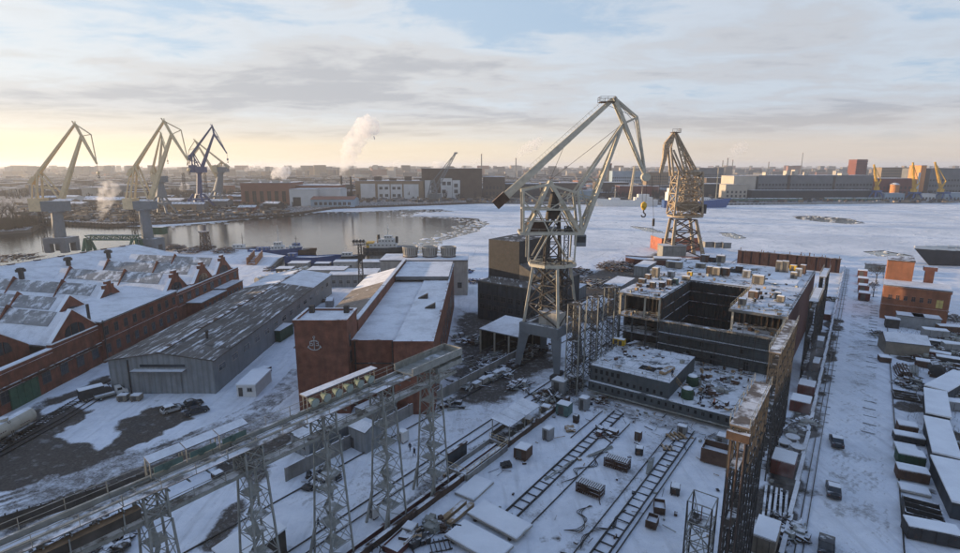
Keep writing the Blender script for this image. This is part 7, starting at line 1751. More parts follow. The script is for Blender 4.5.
# stepped material along the fence by the crane
for i, (px_, lb) in enumerate((((-3.28, 117.14, 0),'tight rows of concrete pieces beside the fence bend'), ((2.48, 124.56, 0),'heap of steel sections under the open canopy'), ((-6.58, 132.91, 0),'dark clutter against the brick hall wall'), ((-2.93, 149.38, 0),'snowy heap of beams beside the dark hall'), ((5.26, 132.91, 0),'steel sections lying in front of the canopy posts'), ((15.1, 139.07, 0),'rusty beams stacked behind the near crane leg'), ((9.28, 115.98, 0),'line of dark blocks along the crane rail'), ((-5.98, 105.93, 0),'pile of boards at the shed behind the fence'))):
    scrap(lb, px_, (3.2,5.5,4.5,5,5,5,3,2.4)[i], (30,70,40,50,55,50,30,24)[i], [M_darkbox, M_rust, M_galv, M_concrete], 30+i, (1.2,1.8,1.6,1.4,1.4,2.0,1.0,0.8)[i], L1=7.0)
# white blocks stepping along the rail by the crane foot
for k in range(5):
    cabinet(('first', 'second', 'third', 'fourth', 'last')[k]+' of the pale ballast blocks lined up at the crane foot, counted from the fence', Y(93+k*2.6, -69.3+0.1*k), 1.3, 2.2, 0.9+0.2*(k % 2), M_paleconc, 0.0, 'ballast_block', 'block', feet=False, group='ballast blocks by the crane')
# --- on the hull decks
deck_items = [
 ((46.48, 140, 17.81),1.8,1.6,1.9,M_darkbox,'dark welding set at the front edge of the upper hull deck'), ((49.24, 140.61, 17.81),1.7,1.5,1.7,M_brownbox,'brown welding set next to the dark one at the upper deck edge'),
 ((52.35, 143.7, 17.81),1.7,1.5,1.8,M_darkbox,'third dark welding set along the upper deck edge'), ((54.24, 144.34, 17.81),1.5,1.5,2.0,M_teal,'teal welding set at the end of the upper deck row'),
 ((51.98, 154.54, 17.81),2.2,2.0,3.4,M_cream,'tall cream cabin on the upper hull deck'), ((45.52, 146.27, 17.81),2.4,1.6,1.4,M_darkbox,'low dark box at the corner of the upper hull deck'),
 ((48.88, 151.69, 17.81),1.8,1.6,1.6,M_brownbox,'brown box behind the low dark box on the upper deck'), ((56.57, 154.54, 17.81),2.2,1.8,2.0,M_pbox,'pale box in the middle of the upper deck clutter'),
 ((59.15, 149.61, 17.81),2.6,1.4,1.5,M_cream,'cream bottle rack by the hold edge'), ((62.76, 156.01, 17.81),1.4,1.4,1.5,M_yelbox,'yellowish box by the hold edge'),
 ((71.33, 157.5, 17.81),2.6,2.2,2.8,M_cream,'cream cabin behind the hold'), ((73.7, 156.75, 17.81),2.6,2.2,2.8,M_brownbox,'brown cabin behind the hold'), ((69.86, 159.02, 17.81),2.0,2.0,2.8,M_darkbox,'dark cabin behind the hold beside the cream one'),
 ((71.07, 168.76, 17.81),3.4,2.0,1.8,M_cream,'wide cream crate on the aft deck'), ((81.93, 178.76, 17.81),3.2,2.6,3.0,M_cream,'cream and brown hut at the back of the aft deck'), ((79.62, 179.73, 17.81),2.6,2.2,2.0,M_darkbox,'dark crate beside the hut at the back of the aft deck'),
 ((76.88, 179.73, 17.81),3.0,2.4,3.0,M_brownbox,'brown hut toward the ochre crane on the aft deck'), ((62.53, 168.76, 17.81),6.0,2.6,2.6,M_cream,'long cream hut with snow roof on the far upper deck'),
 ((61.96, 122.07, 17.81),2.0,2.0,1.9,M_cream,'cream box at the near corner of the pier-side hull deck'), ((68.11, 128.89, 17.81),2.6,2.4,2.2,M_brownbox,'big brown box on the pier-side hull deck'),
 ((72.64, 124.91, 17.81),1.9,1.6,1.8,M_cream,'cream box on the pier-side hull deck by the shell'), ((73.81, 128.38, 17.81),1.7,1.5,1.9,M_pbox,'pale box right behind the cream box by the shell'),
 ((77.45, 144.98, 17.81),3.6,2.4,3.0,M_cream,'wide cream container on the pier-side deck'), ((78.57, 153.82, 17.81),2.6,2.2,2.6,M_pbox,'pale cabin at the hold corner'),
 ((92.58, 162.14, 17.81),2.2,2.0,4.2,M_cream,'tall cream cabinet in the cluster near the gate wall'), ((93.99, 161.35, 17.81),2.2,2.0,4.4,M_cream,'second tall cream cabinet in the cluster near the gate wall'),
 ((91.2, 151.69, 17.81),2.0,1.8,2.4,M_cream,'cream box at the shell end of the cluster'), ((94.18, 154.54, 17.81),2.0,1.8,3.0,M_pbox,'pale box behind the shell end of the cluster'),
 ((98.17, 159.02, 17.81),1.8,1.8,3.4,M_brownbox,'brown cabinet at the far shell edge'), ((98, 163.75, 17.81),2.2,1.8,2.2,M_yelbox,'yellow box in the cluster near the gate wall'), ((81.09, 163.75, 17.81),2.4,2.0,1.8,M_brownbox,'brown crate on the aft deck near its left hatch'),
 ((34.03, 126.22, 6.71),2.2,1.6,1.7,M_yelbox,'bright yellow cabinet on the lower hull block'),
]
for p, w, d, h, mt_, lb in deck_items: cabinet(lb, p, w*0.8, d*0.8, h*0.8, mt_, R.uniform(-0.1, 0.1), name='deck_cabin', cat='cabin')
cabinet('second yellow cabinet right beside the first on the lower hull block', (34.85, 125.09, 6.71), 1.6, 1.4, 1.5, M_yelbox, 0.1, name='deck_cabin', cat='cabin')
planks('pale timber stack at the corner of the lower hull block', (40.13, 107.85, 6.71), 3, 4.6, 0.4, 0.3, M_timber, -0.15, rows=2)
planks('dark planks next to the yellow cabinets on the hull block', (37.75, 126.22, 6.71), 3, 3.2, 0.35, 0.2, M_oldwood, -0.3, rows=1)
for p, lb in (((42.64, 102.42, 3.21),'nearer green domed tank on the bottom plating'), ((46.26, 109.07, 3.21),'farther green domed tank with snow cap on the bottom plating')):
    o = empty('green_tank', p, 0, lb, 'tank'); m = MB(); m.lathe((0,0,0),[(1.25,0),(1.25,1.6),(1.0,2.1)],14); m.build('shell', M_darkgreen, o); m = MB(); m.lathe((0,0,2.1),[(1.02,0),(0.8,0.25),(0.2,0.4)],14); m.build('snow_cap', M_snow, o)
for p, rd_, n, lb, sd_ in (((49.05, 105.39, 3.21),2.2,26,'scattered scrap on the bottom plating beside the green tanks',51), ((55.31, 110.72, 3.21),1.6,18,'small scrap pile near the bulkhead foot',52), ((47.59, 99.13, 3.21),1.6,14,'loose parts at the front edge of the bottom plating',53), ((50.24, 111.85, 3.21),1.4,14,'low pile behind the green tanks',54)):
    scrap(lb, p, rd_, n, [M_rust, M_galv, M_brownbox], sd_, 0.9)
# ladder from plating to block
m = MB(); a, b_ = Vector((43.32, 103.68, 3.3)), Vector((40.74, 105.95, 6.8)); d_ = Vector((0.35,-0.3,0))
m.bar(a-d_, b_-d_, 0.1); m.bar(a+d_, b_+d_, 0.1)
for k in range(12): m.bar((a-d_).lerp(b_-d_, (k+0.5)/12), (a+d_).lerp(b_+d_, (k+0.5)/12), 0.07)
tag(m.build('ladder', M_timber), 'pale wooden ladder leaning on the lower hull block', 'ladder')
# --- steel store and sheds toward the river
scrap('great rack of rusty steel sections at the river bank', (68.58, 262.14, 0), 9, 330, [M_rust, M_brownbox, M_darkbox], 61, 5.5, L1=11)
scrap('snow-dusted heaps of steel between the hall and the hull', (51.49, 223.21, 0), 9, 240, [M_darkbox, M_rust, M_galv], 62, 2.4, L1=9)
scrap('dark steel plates in front of the scaffold towers', (38.57, 189.6, 0), 7, 160, [M_darkbox, M_rust, M_galv], 63, 2.0, L1=7)
scrap('mixed steel and timber behind the farthest scaffold tower', (65.89, 213.79, 0), 6, 120, [M_rust, M_timber, M_darkbox], 64, 2.0, L1=7)
scrap('snowy heap of sections at the edge of the river ice', (45.76, 251.86, 0), 8, 160, [M_darkbox, M_rust], 65, 2.2, L1=8)
for px_, w, d, h, lb in (((33.71, 167.81, 0),7,16,4.0,'low snow-roofed shed behind the middle scaffold tower'), ((51.85, 203.45, 0),7,14,4.2,'long snow-roofed shed behind the farthest scaffold tower'), ((74.27, 242.32, 0),6,13,4.2,'snow-roofed shed next to the red barge'), ((78.39, 233.45, 0),5,9,4.0,'small snow-roofed shed close to the hull deck'), ((32.77, 197.06, 0),7,10,3.8,'grey shed with snowy lid behind the big crane tower')):
    block('yard_shed', lb, px_, w, d, h, M_greysheet, M_snowroof, RZ, 'shed', 'shed', 0.8, over=0.2)
# river wall huts beyond the ochre crane
for px_, lb in (((144.36, 332.79, 0),'small grey hut nearest the ochre crane on the river edge'), ((149.74, 330.68, 0),'wider grey hut on the river edge'), ((153.81, 328.6, 0),'last small grey hut on the river edge')):
    block('river_hut', lb, px_, 5, 4, 3, M_concrete, M_snowroof, 0, 'hut')
tw_ = empty('snow_apron', (0,0,0))
bpy.data.objects.remove(tw_)
# --- strip between hull and pier
for px_, L_, W_, H_, mt_, lb in (((67.24, 104.02, 0),4.2,3.6,2.4,M_redbox,'red-brown hut with snow roof beside the hull shell'), ((73.66, 112.62, 0),4.0,3.2,2.2,M_redbox,'second red-brown hut with snow roof toward the river'), ((50.9, 81.07, 0),4.5,3.4,2.6,M_redbox,'dark red hut half hidden in steam beside the near gallery'), ((38.4, 62.97, 0),5,2.8,2.6,M_cream,'cream hut with snowy roof at the foot of the near gallery'), ((83.93, 127.24, 0),5,3,2.2,M_brownbox,'brown hut farther along the strip beside the pier'), ((96.42, 144.92, 0),5,2.6,2.0,M_pbox,'pale hut along the pier-side strip'), ((116.24, 172.5, 0),6,2.6,2.0,M_redbox,'farthest red hut on the pier-side strip')):
    container(lb, px_, L_, W_, H_, mt_, 0.0, 'workers_hut', 'hut', ribs=False)
for k, (px_, lb) in enumerate((((57.72, 90.34, 0),'pale cable drum lying flat beside the scaffold'), ((56.6, 86.82, 0),'second pale cable drum lying flat'), ((55.24, 88.55, 0),'third cable drum near the gallery foot'))):
    o = empty('cable_drum', px_, 0, lb, 'cable drum'); m = MB(); m.lathe((0,0,0.05),[(1.2,0),(1.2,0.15)],16); m.build('flange', M_paleconc, o); m = MB(); m.lathe((0,0,0.2),[(0.7,0),(0.7,0.8)],14); m.build('core', M_darkbox, o); m = MB(); m.lathe((0,0,1.0),[(1.2,0),(1.2,0.15)],16); m.build('flange', M_paleconc, o)
planks('long pale girders stacked beside the pier wall', (44.44, 71.63, 0), 5, 9, 0.35, 0.35, M_pbox, 0.1, rows=1, name='girder_stack', cat='girders', gap=0.35)
for px_, rd_, n, lb, sd_ in (((59.96, 94.92, 0),2.5,50,'dark scrap beneath the second gallery',71), ((64.27, 96.95, 0),2.0,40,'dark scrap along the pier wall by the red huts',72), ((42.93, 66, 0),2.6,60,'scrap pile between the near gallery and the pier',73), ((133.37, 197.06, 0),2.5,40,'scrap at the river end of the strip',74)):
    scrap(lb, px_, rd_, n, [M_darkbox, M_rust, M_galv], sd_, 1.2)
# pier edge wall
pe = yard('pier_wall', 42, -3.8, 'low dark retaining wall between the slipway strip and the pier', 'wall')
for k in range(28):
    m = MB(); x0 = -0.0166*k*10; m.box(x0-0.3,x0+0.3,k*10,k*10+9.95,-0.3,0.75); m.build('wall_panel', M_concrete, pe)
# bumps across the pier: rail ties showing through the snow
tp = yard('pier_ties', 120, -2, 'short dark ties showing through the snow on the pier', 'ties'); pr_ = None
for k in range(44):
    for x in (-1.2, 6.4):
        if R.random() < 0.25: continue
        l_ = (x + (-0.0166*(k*4.2) if x < 0 else 0) + R.uniform(-0.1,0.1), k*4.2, -0.02)
        if pr_ is None: m = MB(); m.box(-1.1,1.1,-0.16,0.16,-0.05,0.05); pr_ = m.build('tie', mat('snowy_tie', (0.15,0.15,0.16), 0.8, 0.3, 0.6, snow=0.62), tp, loc=l_)
        else: share(pr_, tp, l_, R.uniform(-0.04,0.04))
# --- storage yard on the right
bh = block('orange_brick_house', 'orange brick house with snow roof and small windows beside the pier', Y(219, 14.5), 17, 11, 11.2, M_brick3, M_snowroof, RZ, 'house', win=[('f',-7.6,4.6,6,6.8,0,1,1.0,1.5,M_brick3), ('f',4.6,7.6,1,5.6,0,1,1.8,2.6,M_brick3,mat('pale_yellow_door',(0.5,0.42,0.15)))])
m = MB(); m.box(-8.7,8.7,-0.22,-0.02,4.6,5.0); m.box(-8.7,8.7,-0.3,-0.02,10.4,11.1); m.build('cornice', M_brick3, bh)
m = MB(); m.box(-8.2,-1.0,10.8,22,-0.3,18.0); m.build('upper_wing', M_brick3, bh)
m = MB(); m.box(-8.4,-0.8,10.6,22.2,18.01,18.3); m.build('upper_roof', M_rust, bh)
m = MB(); m.box(2.2,4.6,12,14.6,-0.3,15.5); m.box(1.6,5.2,11.5,15.1,15.5,16.8); m.build('chimney', M_redlead, bh)
for k, (px_) in enumerate(((177.33, 242.32, 0), (165.52, 225.19, 0), (155.83, 211.11, 0), (146.69, 197.84, 0))):
    cabinet(('farthest', 'third', 'second', 'nearest')[k]+' of four small red-brown wagons with snow roofs in line on the pier end', px_, 3.6, 5.0, 2.8, M_redbox, 0.02, 'work_wagon', 'wagon', group='work wagons on the pier end')
for px_, w, d, h, rf, rot, mt_, lb in (
    ((135.22, 161.21, 0),6.5,5,3.6,'flat',0.05,M_pbox,'pale box shed in front of the orange brick house, nearer the pier'), ((138.87, 159.12, 0),6.5,5,3.6,'flat',0.1,M_pbox,'pale box shed in front of the orange brick house, farther from the pier'),
    ((137.4, 172.5, 0),4.5,4,3.0,'flat',0.0,M_greysheet,'small grey shed touching the corner of the orange brick house'), ((129.86, 161.21, 0),3.4,3.5,2.6,'flat',0.1,M_oldwood,'tiny dark shed beside the pier rail'),
    ((114.49, 135.93, 0),9.5,7.5,3.4,'gable',0.22,M_cream,'tan gabled shed with a broad snow roof in the storage yard')):
    block('yard_shed', lb, px_, w, d, h, mt_, M_snowroof, RZ+rot, 'shed', rf, 1.6, over=0.2)
for p0, p1, w, h, lb in (((99.07, 108.42, 0),(112.9, 117.14, 0),3.8,2.6,'snow-roofed barrack lying askew at the frame edge'), ((88.87, 95.72, 0),(98.02, 107.41, 0),3.5,2.6,'snow-roofed barrack with a roof hatch behind the containers'), ((77.94, 81.07, 0),(87.15, 94.13, 0),3.4,2.6,'long snow-roofed barrack beside the green container'), ((69.71, 67.71, 0),(76.76, 79.88, 0),3.6,2.6,'nearest long snow-roofed barrack in the corner of the yard')):
    a, b_ = Vector(p0), Vector(p1); dv = b_-a; L_ = dv.length
    o = block('snowy_barrack', lb, a, w, L_, h, M_bluesheet, M_snow, -math.atan2(dv.x, dv.y), 'barrack', over=0.2)
    m = MB(); m.box(-w/2-0.02,w/2+0.02,-0.02,-0.001,h-0.5,h); m.build('fascia', M_darkbox, o)
for p, L_, W_, H_, mt_, lb in (((81.78, 94.13, 0),2.4,3.0,1.7,M_brownbox,'farthest small brown bin in the row beside the pier rail'), ((79.47, 90.71, 0),2.2,4.6,1.3,M_darkbox,'low dark bin with snow in the row beside the pier rail'), ((76.15, 87.16, 0),2.4,3.2,0.9,M_pbox,'snowed-over low tray in the row beside the pier rail'), ((73.76, 83.22, 0),2.6,3.8,2.0,M_darkgreen,'dark green container with snow lid in the row'), ((70.54, 78.72, 0),2.4,4.2,1.7,M_brownbox,'brown container with snow lid next to the green one'), ((68.19, 75.16, 0),2.4,3.8,0.4,M_paleconc,'flat snowy slab below the brown container')):
    container(lb, p, L_, W_, H_, mt_, 0.15, 'yard_bin', 'bin', ribs=False)
for p, lb, rot in (((64.16, 68.82, 0), 'dark steel rack with three bays in the row beside the pier', 0.05), ((93.95, 109.96, 0), 'weathered square timber frame lying in the yard', 0.1)):
    o = empty('steel_rack', p, RZ+rot, lb, 'rack')
    for k in range(4):
        m = MB(); m.box(-2.1,2.1,-2.4+k*1.55,-2.2+k*1.55,0,1.4 if rot < 0.08 else 0.5); m.build('divider', M_darkbox if rot < 0.08 else M_oldwood, o)
    for x in (-2.2, 2.1): m = MB(); m.box(x,x+0.12,-2.4,2.5,0,1.5 if rot < 0.08 else 0.55); m.build('side', M_darkbox if rot < 0.08 else M_oldwood, o)
container('long dark flatbed body at the lower end of the row', (61.77, 64.35, 0), 2.6, 6.0, 1.9, M_darkbox, 0.25, 'truck_body', 'truck body', ribs=False)
pipes('standing bundle of dark pipes in front of the tan shed', (104.35, 123.91, 0), 6, 7, 0.28, M_rust, 0.1, 3)
pipes('snowy pipes leaning beside the dark pipe bundle', (107.33, 124.56, 0), 4, 6, 0.26, M_galv, -0.05, 2)
drum('dark round tank with snowy top lying in the storage yard', (110.64, 121.99, 0), 1.5, 3.0, M_darkbox, 0.1)
for k, (px_, rd_, n) in enumerate((((129.8, 144.92, 0),5,110), ((140.13, 151.24, 0),5,110), ((125.78, 135.93, 0),4.5,100), ((119.65, 125.89, 0),4,80), ((156.21, 172.5, 0),5,90), ((107.32, 112.62, 0),3,40), ((100.73, 116.55, 0),3,50), ((120.86, 154.1, 0),2.5,40), ((117.13, 132.91, 0),3,50), ((85.41, 87.51, 0),2.5,30), ((149.95, 185.38, 0),3,40))):
    scrap(('heap of scrap behind the dark round tank', 'long snowy scrap heap near the frame edge', 'tangle of beams beside the round tank', 'scrap by the frame edge above the barracks', 'rusty scrap beside the orange brick house', 'weeds and offcuts behind the askew barrack', 'brushy scrap next to the timber frame', 'scrap between the pier rail and the tan shed', 'small scrap pile left of the round tank', 'offcuts behind the long barracks', 'scrap against the brick house front')[k], px_, rd_, n, [M_darkbox, M_rust, M_galv], 80+k, 1.6, L1=6)
# dry weeds in the storage yard: uncountable
m = MB(); r = random.Random(44)
for k in range(5200):
    s_ = r.uniform(88, 235); t_ = r.uniform(10.5, 42)
    if vnoise(np.array([s_]), np.array([t_]), 9, 8)[0] < 0.45: continue
    p = Y(s_, t_); h = r.uniform(0.3, 1.2); a = r.uniform(0, 6.28); w = 0.035
    m.face([(p.x-w,p.y,-0.1),(p.x+w,p.y,-0.1),(p.x+0.4*cos(a),p.y+0.4*sin(a),h)])
m.build('dry_weeds', M_bark, kind='stuff')
# pier end wall and bollards
block('pier_end_hut', 'small grey hut at the river end of the pier', Y(318, 4), 8, 4, 3, M_concrete, M_rust, RZ, 'hut')
# --- left yard
for px_, lb in (((-77.69, 108.42, 0), 'small yellow crate beside the white pickup'), ((-74.85, 108.42, 0), 'second small yellow crate in front of the warehouse')):
    cabinet(lb, px_, 1.9, 1.6, 1.2, M_cream, 0, yawbase=0.1)
o = hut('site_cabin', 'white snow-roofed site cabin at the warehouse corner', 58.3, -107.0, 4.2, 9.0, 2.6, M_white, M_snow, BA)
cabinet('dark green truck body parked beside the warehouse wall', (-59.08, 151.24, 0), 4.0, 7.5, 3.4, M_darkgreen, 0, 'truck_body', 'truck body', yawbase=-0.15)
for px_, lb, mt_ in (((-54.55, 162.28, 0), 'blue container on the roof-side lane behind the brick tower', M_bluepaint), ((-53.08, 172.5, 0), 'grey container in the lane behind the brick tower', M_pbox), ((-54.71, 188.17, 0), 'pale container stack in the lane between warehouse and brick hall', M_pbox)):
    container(lb, px_, 6, 2.5, 2.6, mt_, BA+0.2)
scrap('clutter of parts in the lane between warehouse and brick hall', (-61.73, 197.06, 0), 5, 80, [M_darkbox, M_rust, M_pbox], 99, 1.6)
cabinet('dark parked trailer beside the site cabin', (-53.52, 123.27, 0), 2.3, 4.2, 1.2, M_darkbox, 0, 'trailer', 'trailer', yawbase=-0.3)
# quayside clutter left and the big orange hose
scrap('quay clutter of nets and gear by the left yellow crane', (-258.06, 288.51, 0), 14, 200, [M_darkbox, M_rust, M_timber], 101, 2.5, L1=9)
for px_, rd_, n, lb, k in (((-187.64, 324.52, 0),6,140,'red-brown grabs and scrap on the quay behind the factory',1), ((-169.19, 324.52, 0),6,140,'dark machinery on the quay right of the second yellow crane',2), ((-151.41, 312.84, 0),6,110,'light clutter on the quay near the boats',3), ((-172.19, 312.84, 0),6,90,'snowy low clutter on the quay edge',4), ((-209, 312.84, 0),4,90,'green machine parts under the gantry crane',5)):
    scrap(lb, px_, rd_, n, [M_rust, M_redlead, M_darkbox] if k != 5 else [M_green, M_darkbox], 102+k, 4.5, L1=7)
o = empty('quay_hoist', (-166.56, 320.53, 0), 0, 'small dark lattice hoist on the quay', 'hoist'); m = MB(); lattice(m, (0,0,0), 4.5, 3.5, 11, 3, 0.35, 0.25); m.build('frame', M_rust, o)
m = MB(); m.box(-2.5,2.5,-2.5,2.5,11,11.4); m.build('head', M_rust, o)
o = empty('big_pipe', (-95.14, 227.2, 0), 0, 'thick pale pipe in short lengths curving along the factory end', 'pipe')
for k in range(9):
    a = Vector((-1+k*1.5, -3+k*3.0, 1.6)); m = MB(); m.tube(a, a+Vector((1.1,2.5,0)), 1.5, 1.5, 12); m.tube(a+Vector((1.0,2.3,0)), a+Vector((1.2,2.6,0)), 1.75, 1.75, 12); m.build('pipe_length', M_cyl, o)
o = empty('orange_trough', (-119.68, 279.17, 0), 0, 'long orange-brown steel trough on the quay behind the factory', 'trough'); m = MB(); m.prof([(-8,0,0),(-8,0,3.5),(-7.4,0,3.5),(-7.4,0,0.5),(-3.5,0,0.5),(-3.5,0,3.5),(-2.9,0,3.5),(-2.9,0,0)], (0,0,0), (7,-26,0)); m.build('shell', mat('orange_rust', (0.34,0.15,0.07), 0.85, 0.3, 0.5, snow=0.5), o, loc=(0,18,0))
m = MB(); m.box(-7.3,-3.6,0,1,0.5,0.9); m.build('snow_fill', M_snow, o)
# bottom-left shed and dark debris under the gantry
hut('gantry_shed', 'snow-roofed shed under the left end of the lamp gantry', 27.0, -58.5, 4.8, 7.0, 3.4, M_oldwood, M_snow, 0.0, 'shed', rise=0.8, win=False)
scrap('dark snowy debris at the bottom edge under the boarded duct', (-53.47, 62.4, 0), 6.5, 160, [M_darkbox, M_oldwood, M_rust], 120, 2.2, L1=5)
scrap('snow-dusted heap of stones beside the gantry tower row', (-25.69, 78.15, 0), 2.8, 70, [M_concrete, M_darkbox], 121, 0.9, L1=1.5)
o = drum('rusty barrel tank lying beside the gantry towers', (-23.55, 92.2, 0), 0.9, 1.5, M_redlead, 0.4, name='barrel_tank')
cabinet('pair of white cabinets beside the grey gabled shed', (-14.3, 90.71, 0), 1.6, 1.4, 2.0, M_white, 0.0, cat='cabinet')
cabinet('round-lidded dark vent box on the ground under the gantry', (-42.88, 78.72, 0), 1.4, 1.4, 1.0, M_darkbox, 0.0)
o = empty('boundary_fence', (-68.41, 66.42, 0), 0, 'dark slatted fence along the road behind the lamp gantry', 'fence')
a, b_ = Vector((-67.67, 65.58, 0)), Vector((-41.06, 86.82, 0)); n = 26; fp = None; dv = (b_-a)/n; ang = -math.atan2(dv.x, dv.y)
for k in range(n):
    l_ = a + dv*k - Vector(o.location)
    if fp is None: m = MB(); m.box(-0.06,0.06,0,dv.length-0.06,0,2.0); m.box(-0.1,0.1,-0.05,0.1,0,2.3); fp = m.build('fence_panel', M_oldwood, o, loc=l_, rz=ang)
    else: share(fp, o, l_, ang)

# low sheds packed along the ship quay
for px_, w, d, h, mt_, lb in (((-87.67, 251.86, 0),9,7,4.0,M_greysheet,'grey quay shed behind the end of the warehouse'), ((-90.99, 242.32, 0),7,6,3.2,M_oldwood,'dark boarded quay shed next to the pale pipe'), ((-66.28, 256.9, 0),11,7,3.8,M_paleconc,'pale quay store in front of the moored launch'), ((-52.03, 251.86, 0),10,8,4.6,M_concrete,'grey quay store between the light mast and the cooling house'), ((-77.58, 256.9, 0),7,5,3.0,M_bluesheet,'small blue-grey quay hut at the barge'), ((-41.74, 231.33, 0),8,6,4.0,M_brick2,'small brick store against the cooling house')):
    block('quay_shed', lb, px_, w, d, h, mt_, M_snowroof, 0.05, 'shed', win=[('f',-w*0.4,w*0.4,3,1.3,0,1,1.0,1.1)])
for px_, rd_, n, lb, k in (((-78.2, 240.04, 0),4,50,'deck gear and drums on the quay behind the warehouse',1), ((-67.31, 242.32, 0),4,50,'crates and gear along the ship quay',2), ((-54.71, 237.81, 0),4,45,'scrap beside the floodlight mast',3), ((-102.13, 256.9, 0),4,50,'tangle of gear by the pale pipe',4), ((-7.23, 251.86, 0),4,45,'crates beside the road end at the river',5), ((-2.64, 229.25, 0),4,45,'blue and dark containers jumble near the dark hall',6)):
    scrap(lb, px_, rd_, n, [M_darkbox, M_rust, M_bluepaint, M_pbox], 150+k, 2.0, L1=4)
# more small stores in the yard beside the pier
for i, (px_, L_, W_, H_, mt_) in enumerate((((135.57, 152.18, 0),3,6,2.4,M_pbox), ((143.1, 156.07, 0),3,6,2.4,M_brownbox), ((130.9, 143.2, 0),2.5,7,1.6,M_darkbox), ((131.11, 139.88, 0),2.5,6,2.2,M_pbox), ((122.44, 135.16, 0),2.4,5,1.4,M_redbox), ((121.83, 130.73, 0),2.4,6,1.5,M_darkbox), ((112.85, 128.61, 0),2.4,3,1.6,M_brownbox), ((100.24, 104.02, 0),2.4,4,1.8,M_pbox), ((118.67, 144.92, 0),2.4,3,1.8,M_oldwood), ((105.79, 132.17, 0),2.4,2.5,1.3,M_brownbox))):
    container(('pale store with snow lid behind the pale box sheds', 'brown store with snow lid at the frame edge behind the pale box sheds', 'long low dark tray of steel above the round tank', 'pale store at the frame edge above the round tank', 'low red tray right above the round tank', 'dark tray at the frame edge beside the round tank', 'small brown crate left of the round tank', 'pale crate at the frame edge beside the barracks', 'old wooden box behind the tan shed', 'small brown crate by the pier rail near the tan shed')[i], px_, L_, W_, H_, mt_, R.uniform(-0.1, 0.35), 'yard_store', 'store', ribs=False)

# ---------------------------------------------------------------- vehicles
def tyre(o, x, y, r_, w):
    m = MB(); m.tube((x-w/2,y,r_),(x+w/2,y,r_),r_,n=12); t_ = m.build('wheel', M_black, o)
    m = MB(); m.tube((x-w/2-0.02,y,r_),(x+w/2+0.02,y,r_),r_*0.55,n=10); m.build('rim', M_galv, t_)
def paint(name, col): return mat('paint_'+name, col, 0.35, 0.1, 1.0, snow=0.35, bump=0, spec=0.5, thr=0.9)
def car(label, p, rz, pt, L_=4.4, W_=1.75, H_=1.45, kind='hatch', snow=True):
    o = empty('parked_car' if kind != 'pier' else 'pier_car', (p[0], p[1], 0.0), rz, label, 'car')
    h0, h1 = 0.28, H_*0.6; y0, y1 = -L_/2, L_/2
    # side profile along y (front at +y)
    low = [(y0,h0),(y0,h1*0.95),(y0+0.25,h1+0.05)] ; rear = y0+0.35 if kind == 'hatch' else y0+0.9
    P = [(y0+0.02,h0),(y0,h1*0.9),(y0+0.15,h1),(y1-1.2,h1),(y1-0.15,h1*0.86),(y1,h1*0.6),(y1-0.05,h0)]
    m = MB(); m.prof([(-W_/2,a,b_) for a, b_ in P], (0,0,0), (W_,0,0)); bd = m.build('body', pt, o)
    rf = [(rear-0.15,h1),(rear+0.35,H_),(y1-2.0,H_),(y1-1.15,h1)]
    ins = 0.16
    m = MB(); A = [(-W_/2+0.04 if i in (0,3) else -W_/2+ins, a, b_+ (0.0 if i in (0,3) else 0.0)) for i, (a, b_) in enumerate(rf)]; B_ = [(-x, y, z) for x, y, z in A]
    m.solid(A+B_, [(0,1,2,3),(7,6,5,4),(0,4,5,1),(1,5,6,2),(2,6,7,3),(3,7,4,0)]); m.build('cabin_glass', M_glass, o)
    m = MB(); m.box(-W_/2+ins-0.02, W_/2-ins+0.02, rf[1][0]-0.03, rf[2][0]+0.03, H_-0.03, H_+0.04); m.build('roof', pt if not snow else M_snow, o)
    m = MB()
    for sx in (-1, 1):
        for k, (q0, q1) in enumerate(((rf[0],rf[1]),(rf[3],rf[2]))): m.bar((sx*(W_/2-0.05),q0[0],q0[1]),(sx*(W_/2-ins),q1[0],q1[1]),0.09)
        ym = (rf[1][0]+rf[2][0])/2; m.bar((sx*(W_/2-0.05),ym,h1),(sx*(W_/2-ins),ym,H_),0.08)
    m.build('pillar', pt, o)
    for sx in (-1, 1):
        m = MB(); m.box(sx*W_*0.36-0.2,sx*W_*0.36+0.2,y1-0.08,y1+0.02,h1*0.62,h1*0.8); m.build('headlight', M_white, o)
        m = MB(); m.box(sx*W_*0.38-0.15,sx*W_*0.38+0.15,y0-0.02,y0+0.05,h1*0.7,h1*0.92); m.build('tail_light', M_redbox, o)
        for yy in (y0+0.8, y1-0.85): tyre(o, sx*(W_/2-0.1), yy, 0.32, 0.22)
    return o
car('silver hatchback parked nearest the mud patch before the warehouse', (-63.99, 103.08, 0), -0.75, paint('silver', (0.42,0.43,0.43)))
car('black saloon parked behind the silver hatchback', (-61.28, 105.45, 0), -0.85, paint('black', (0.02,0.022,0.025)), kind='sedan', snow=False)
car('dark saloon parked closest to the road bend', (-58.51, 102.17, 0), -0.85, paint('darkblue', (0.025,0.03,0.04)), 4.6, kind='sedan', snow=False)
for p, lb, rz_ in (((65.39, 89.62, 0), 'farthest dark car with a snowy roof on the snowy pier', -0.45), ((55.12, 74.64, 0), 'middle dark car with a snowy roof on the snowy pier', -0.52), ((46.13, 62.21, 0), 'nearest dark car on the snowy pier at the bottom edge', -0.6)):
    car(lb, p, rz_, paint('charcoal', (0.03,0.032,0.036)), 4.5, 1.85, 1.65, 'pier', snow=p[1] > 64)
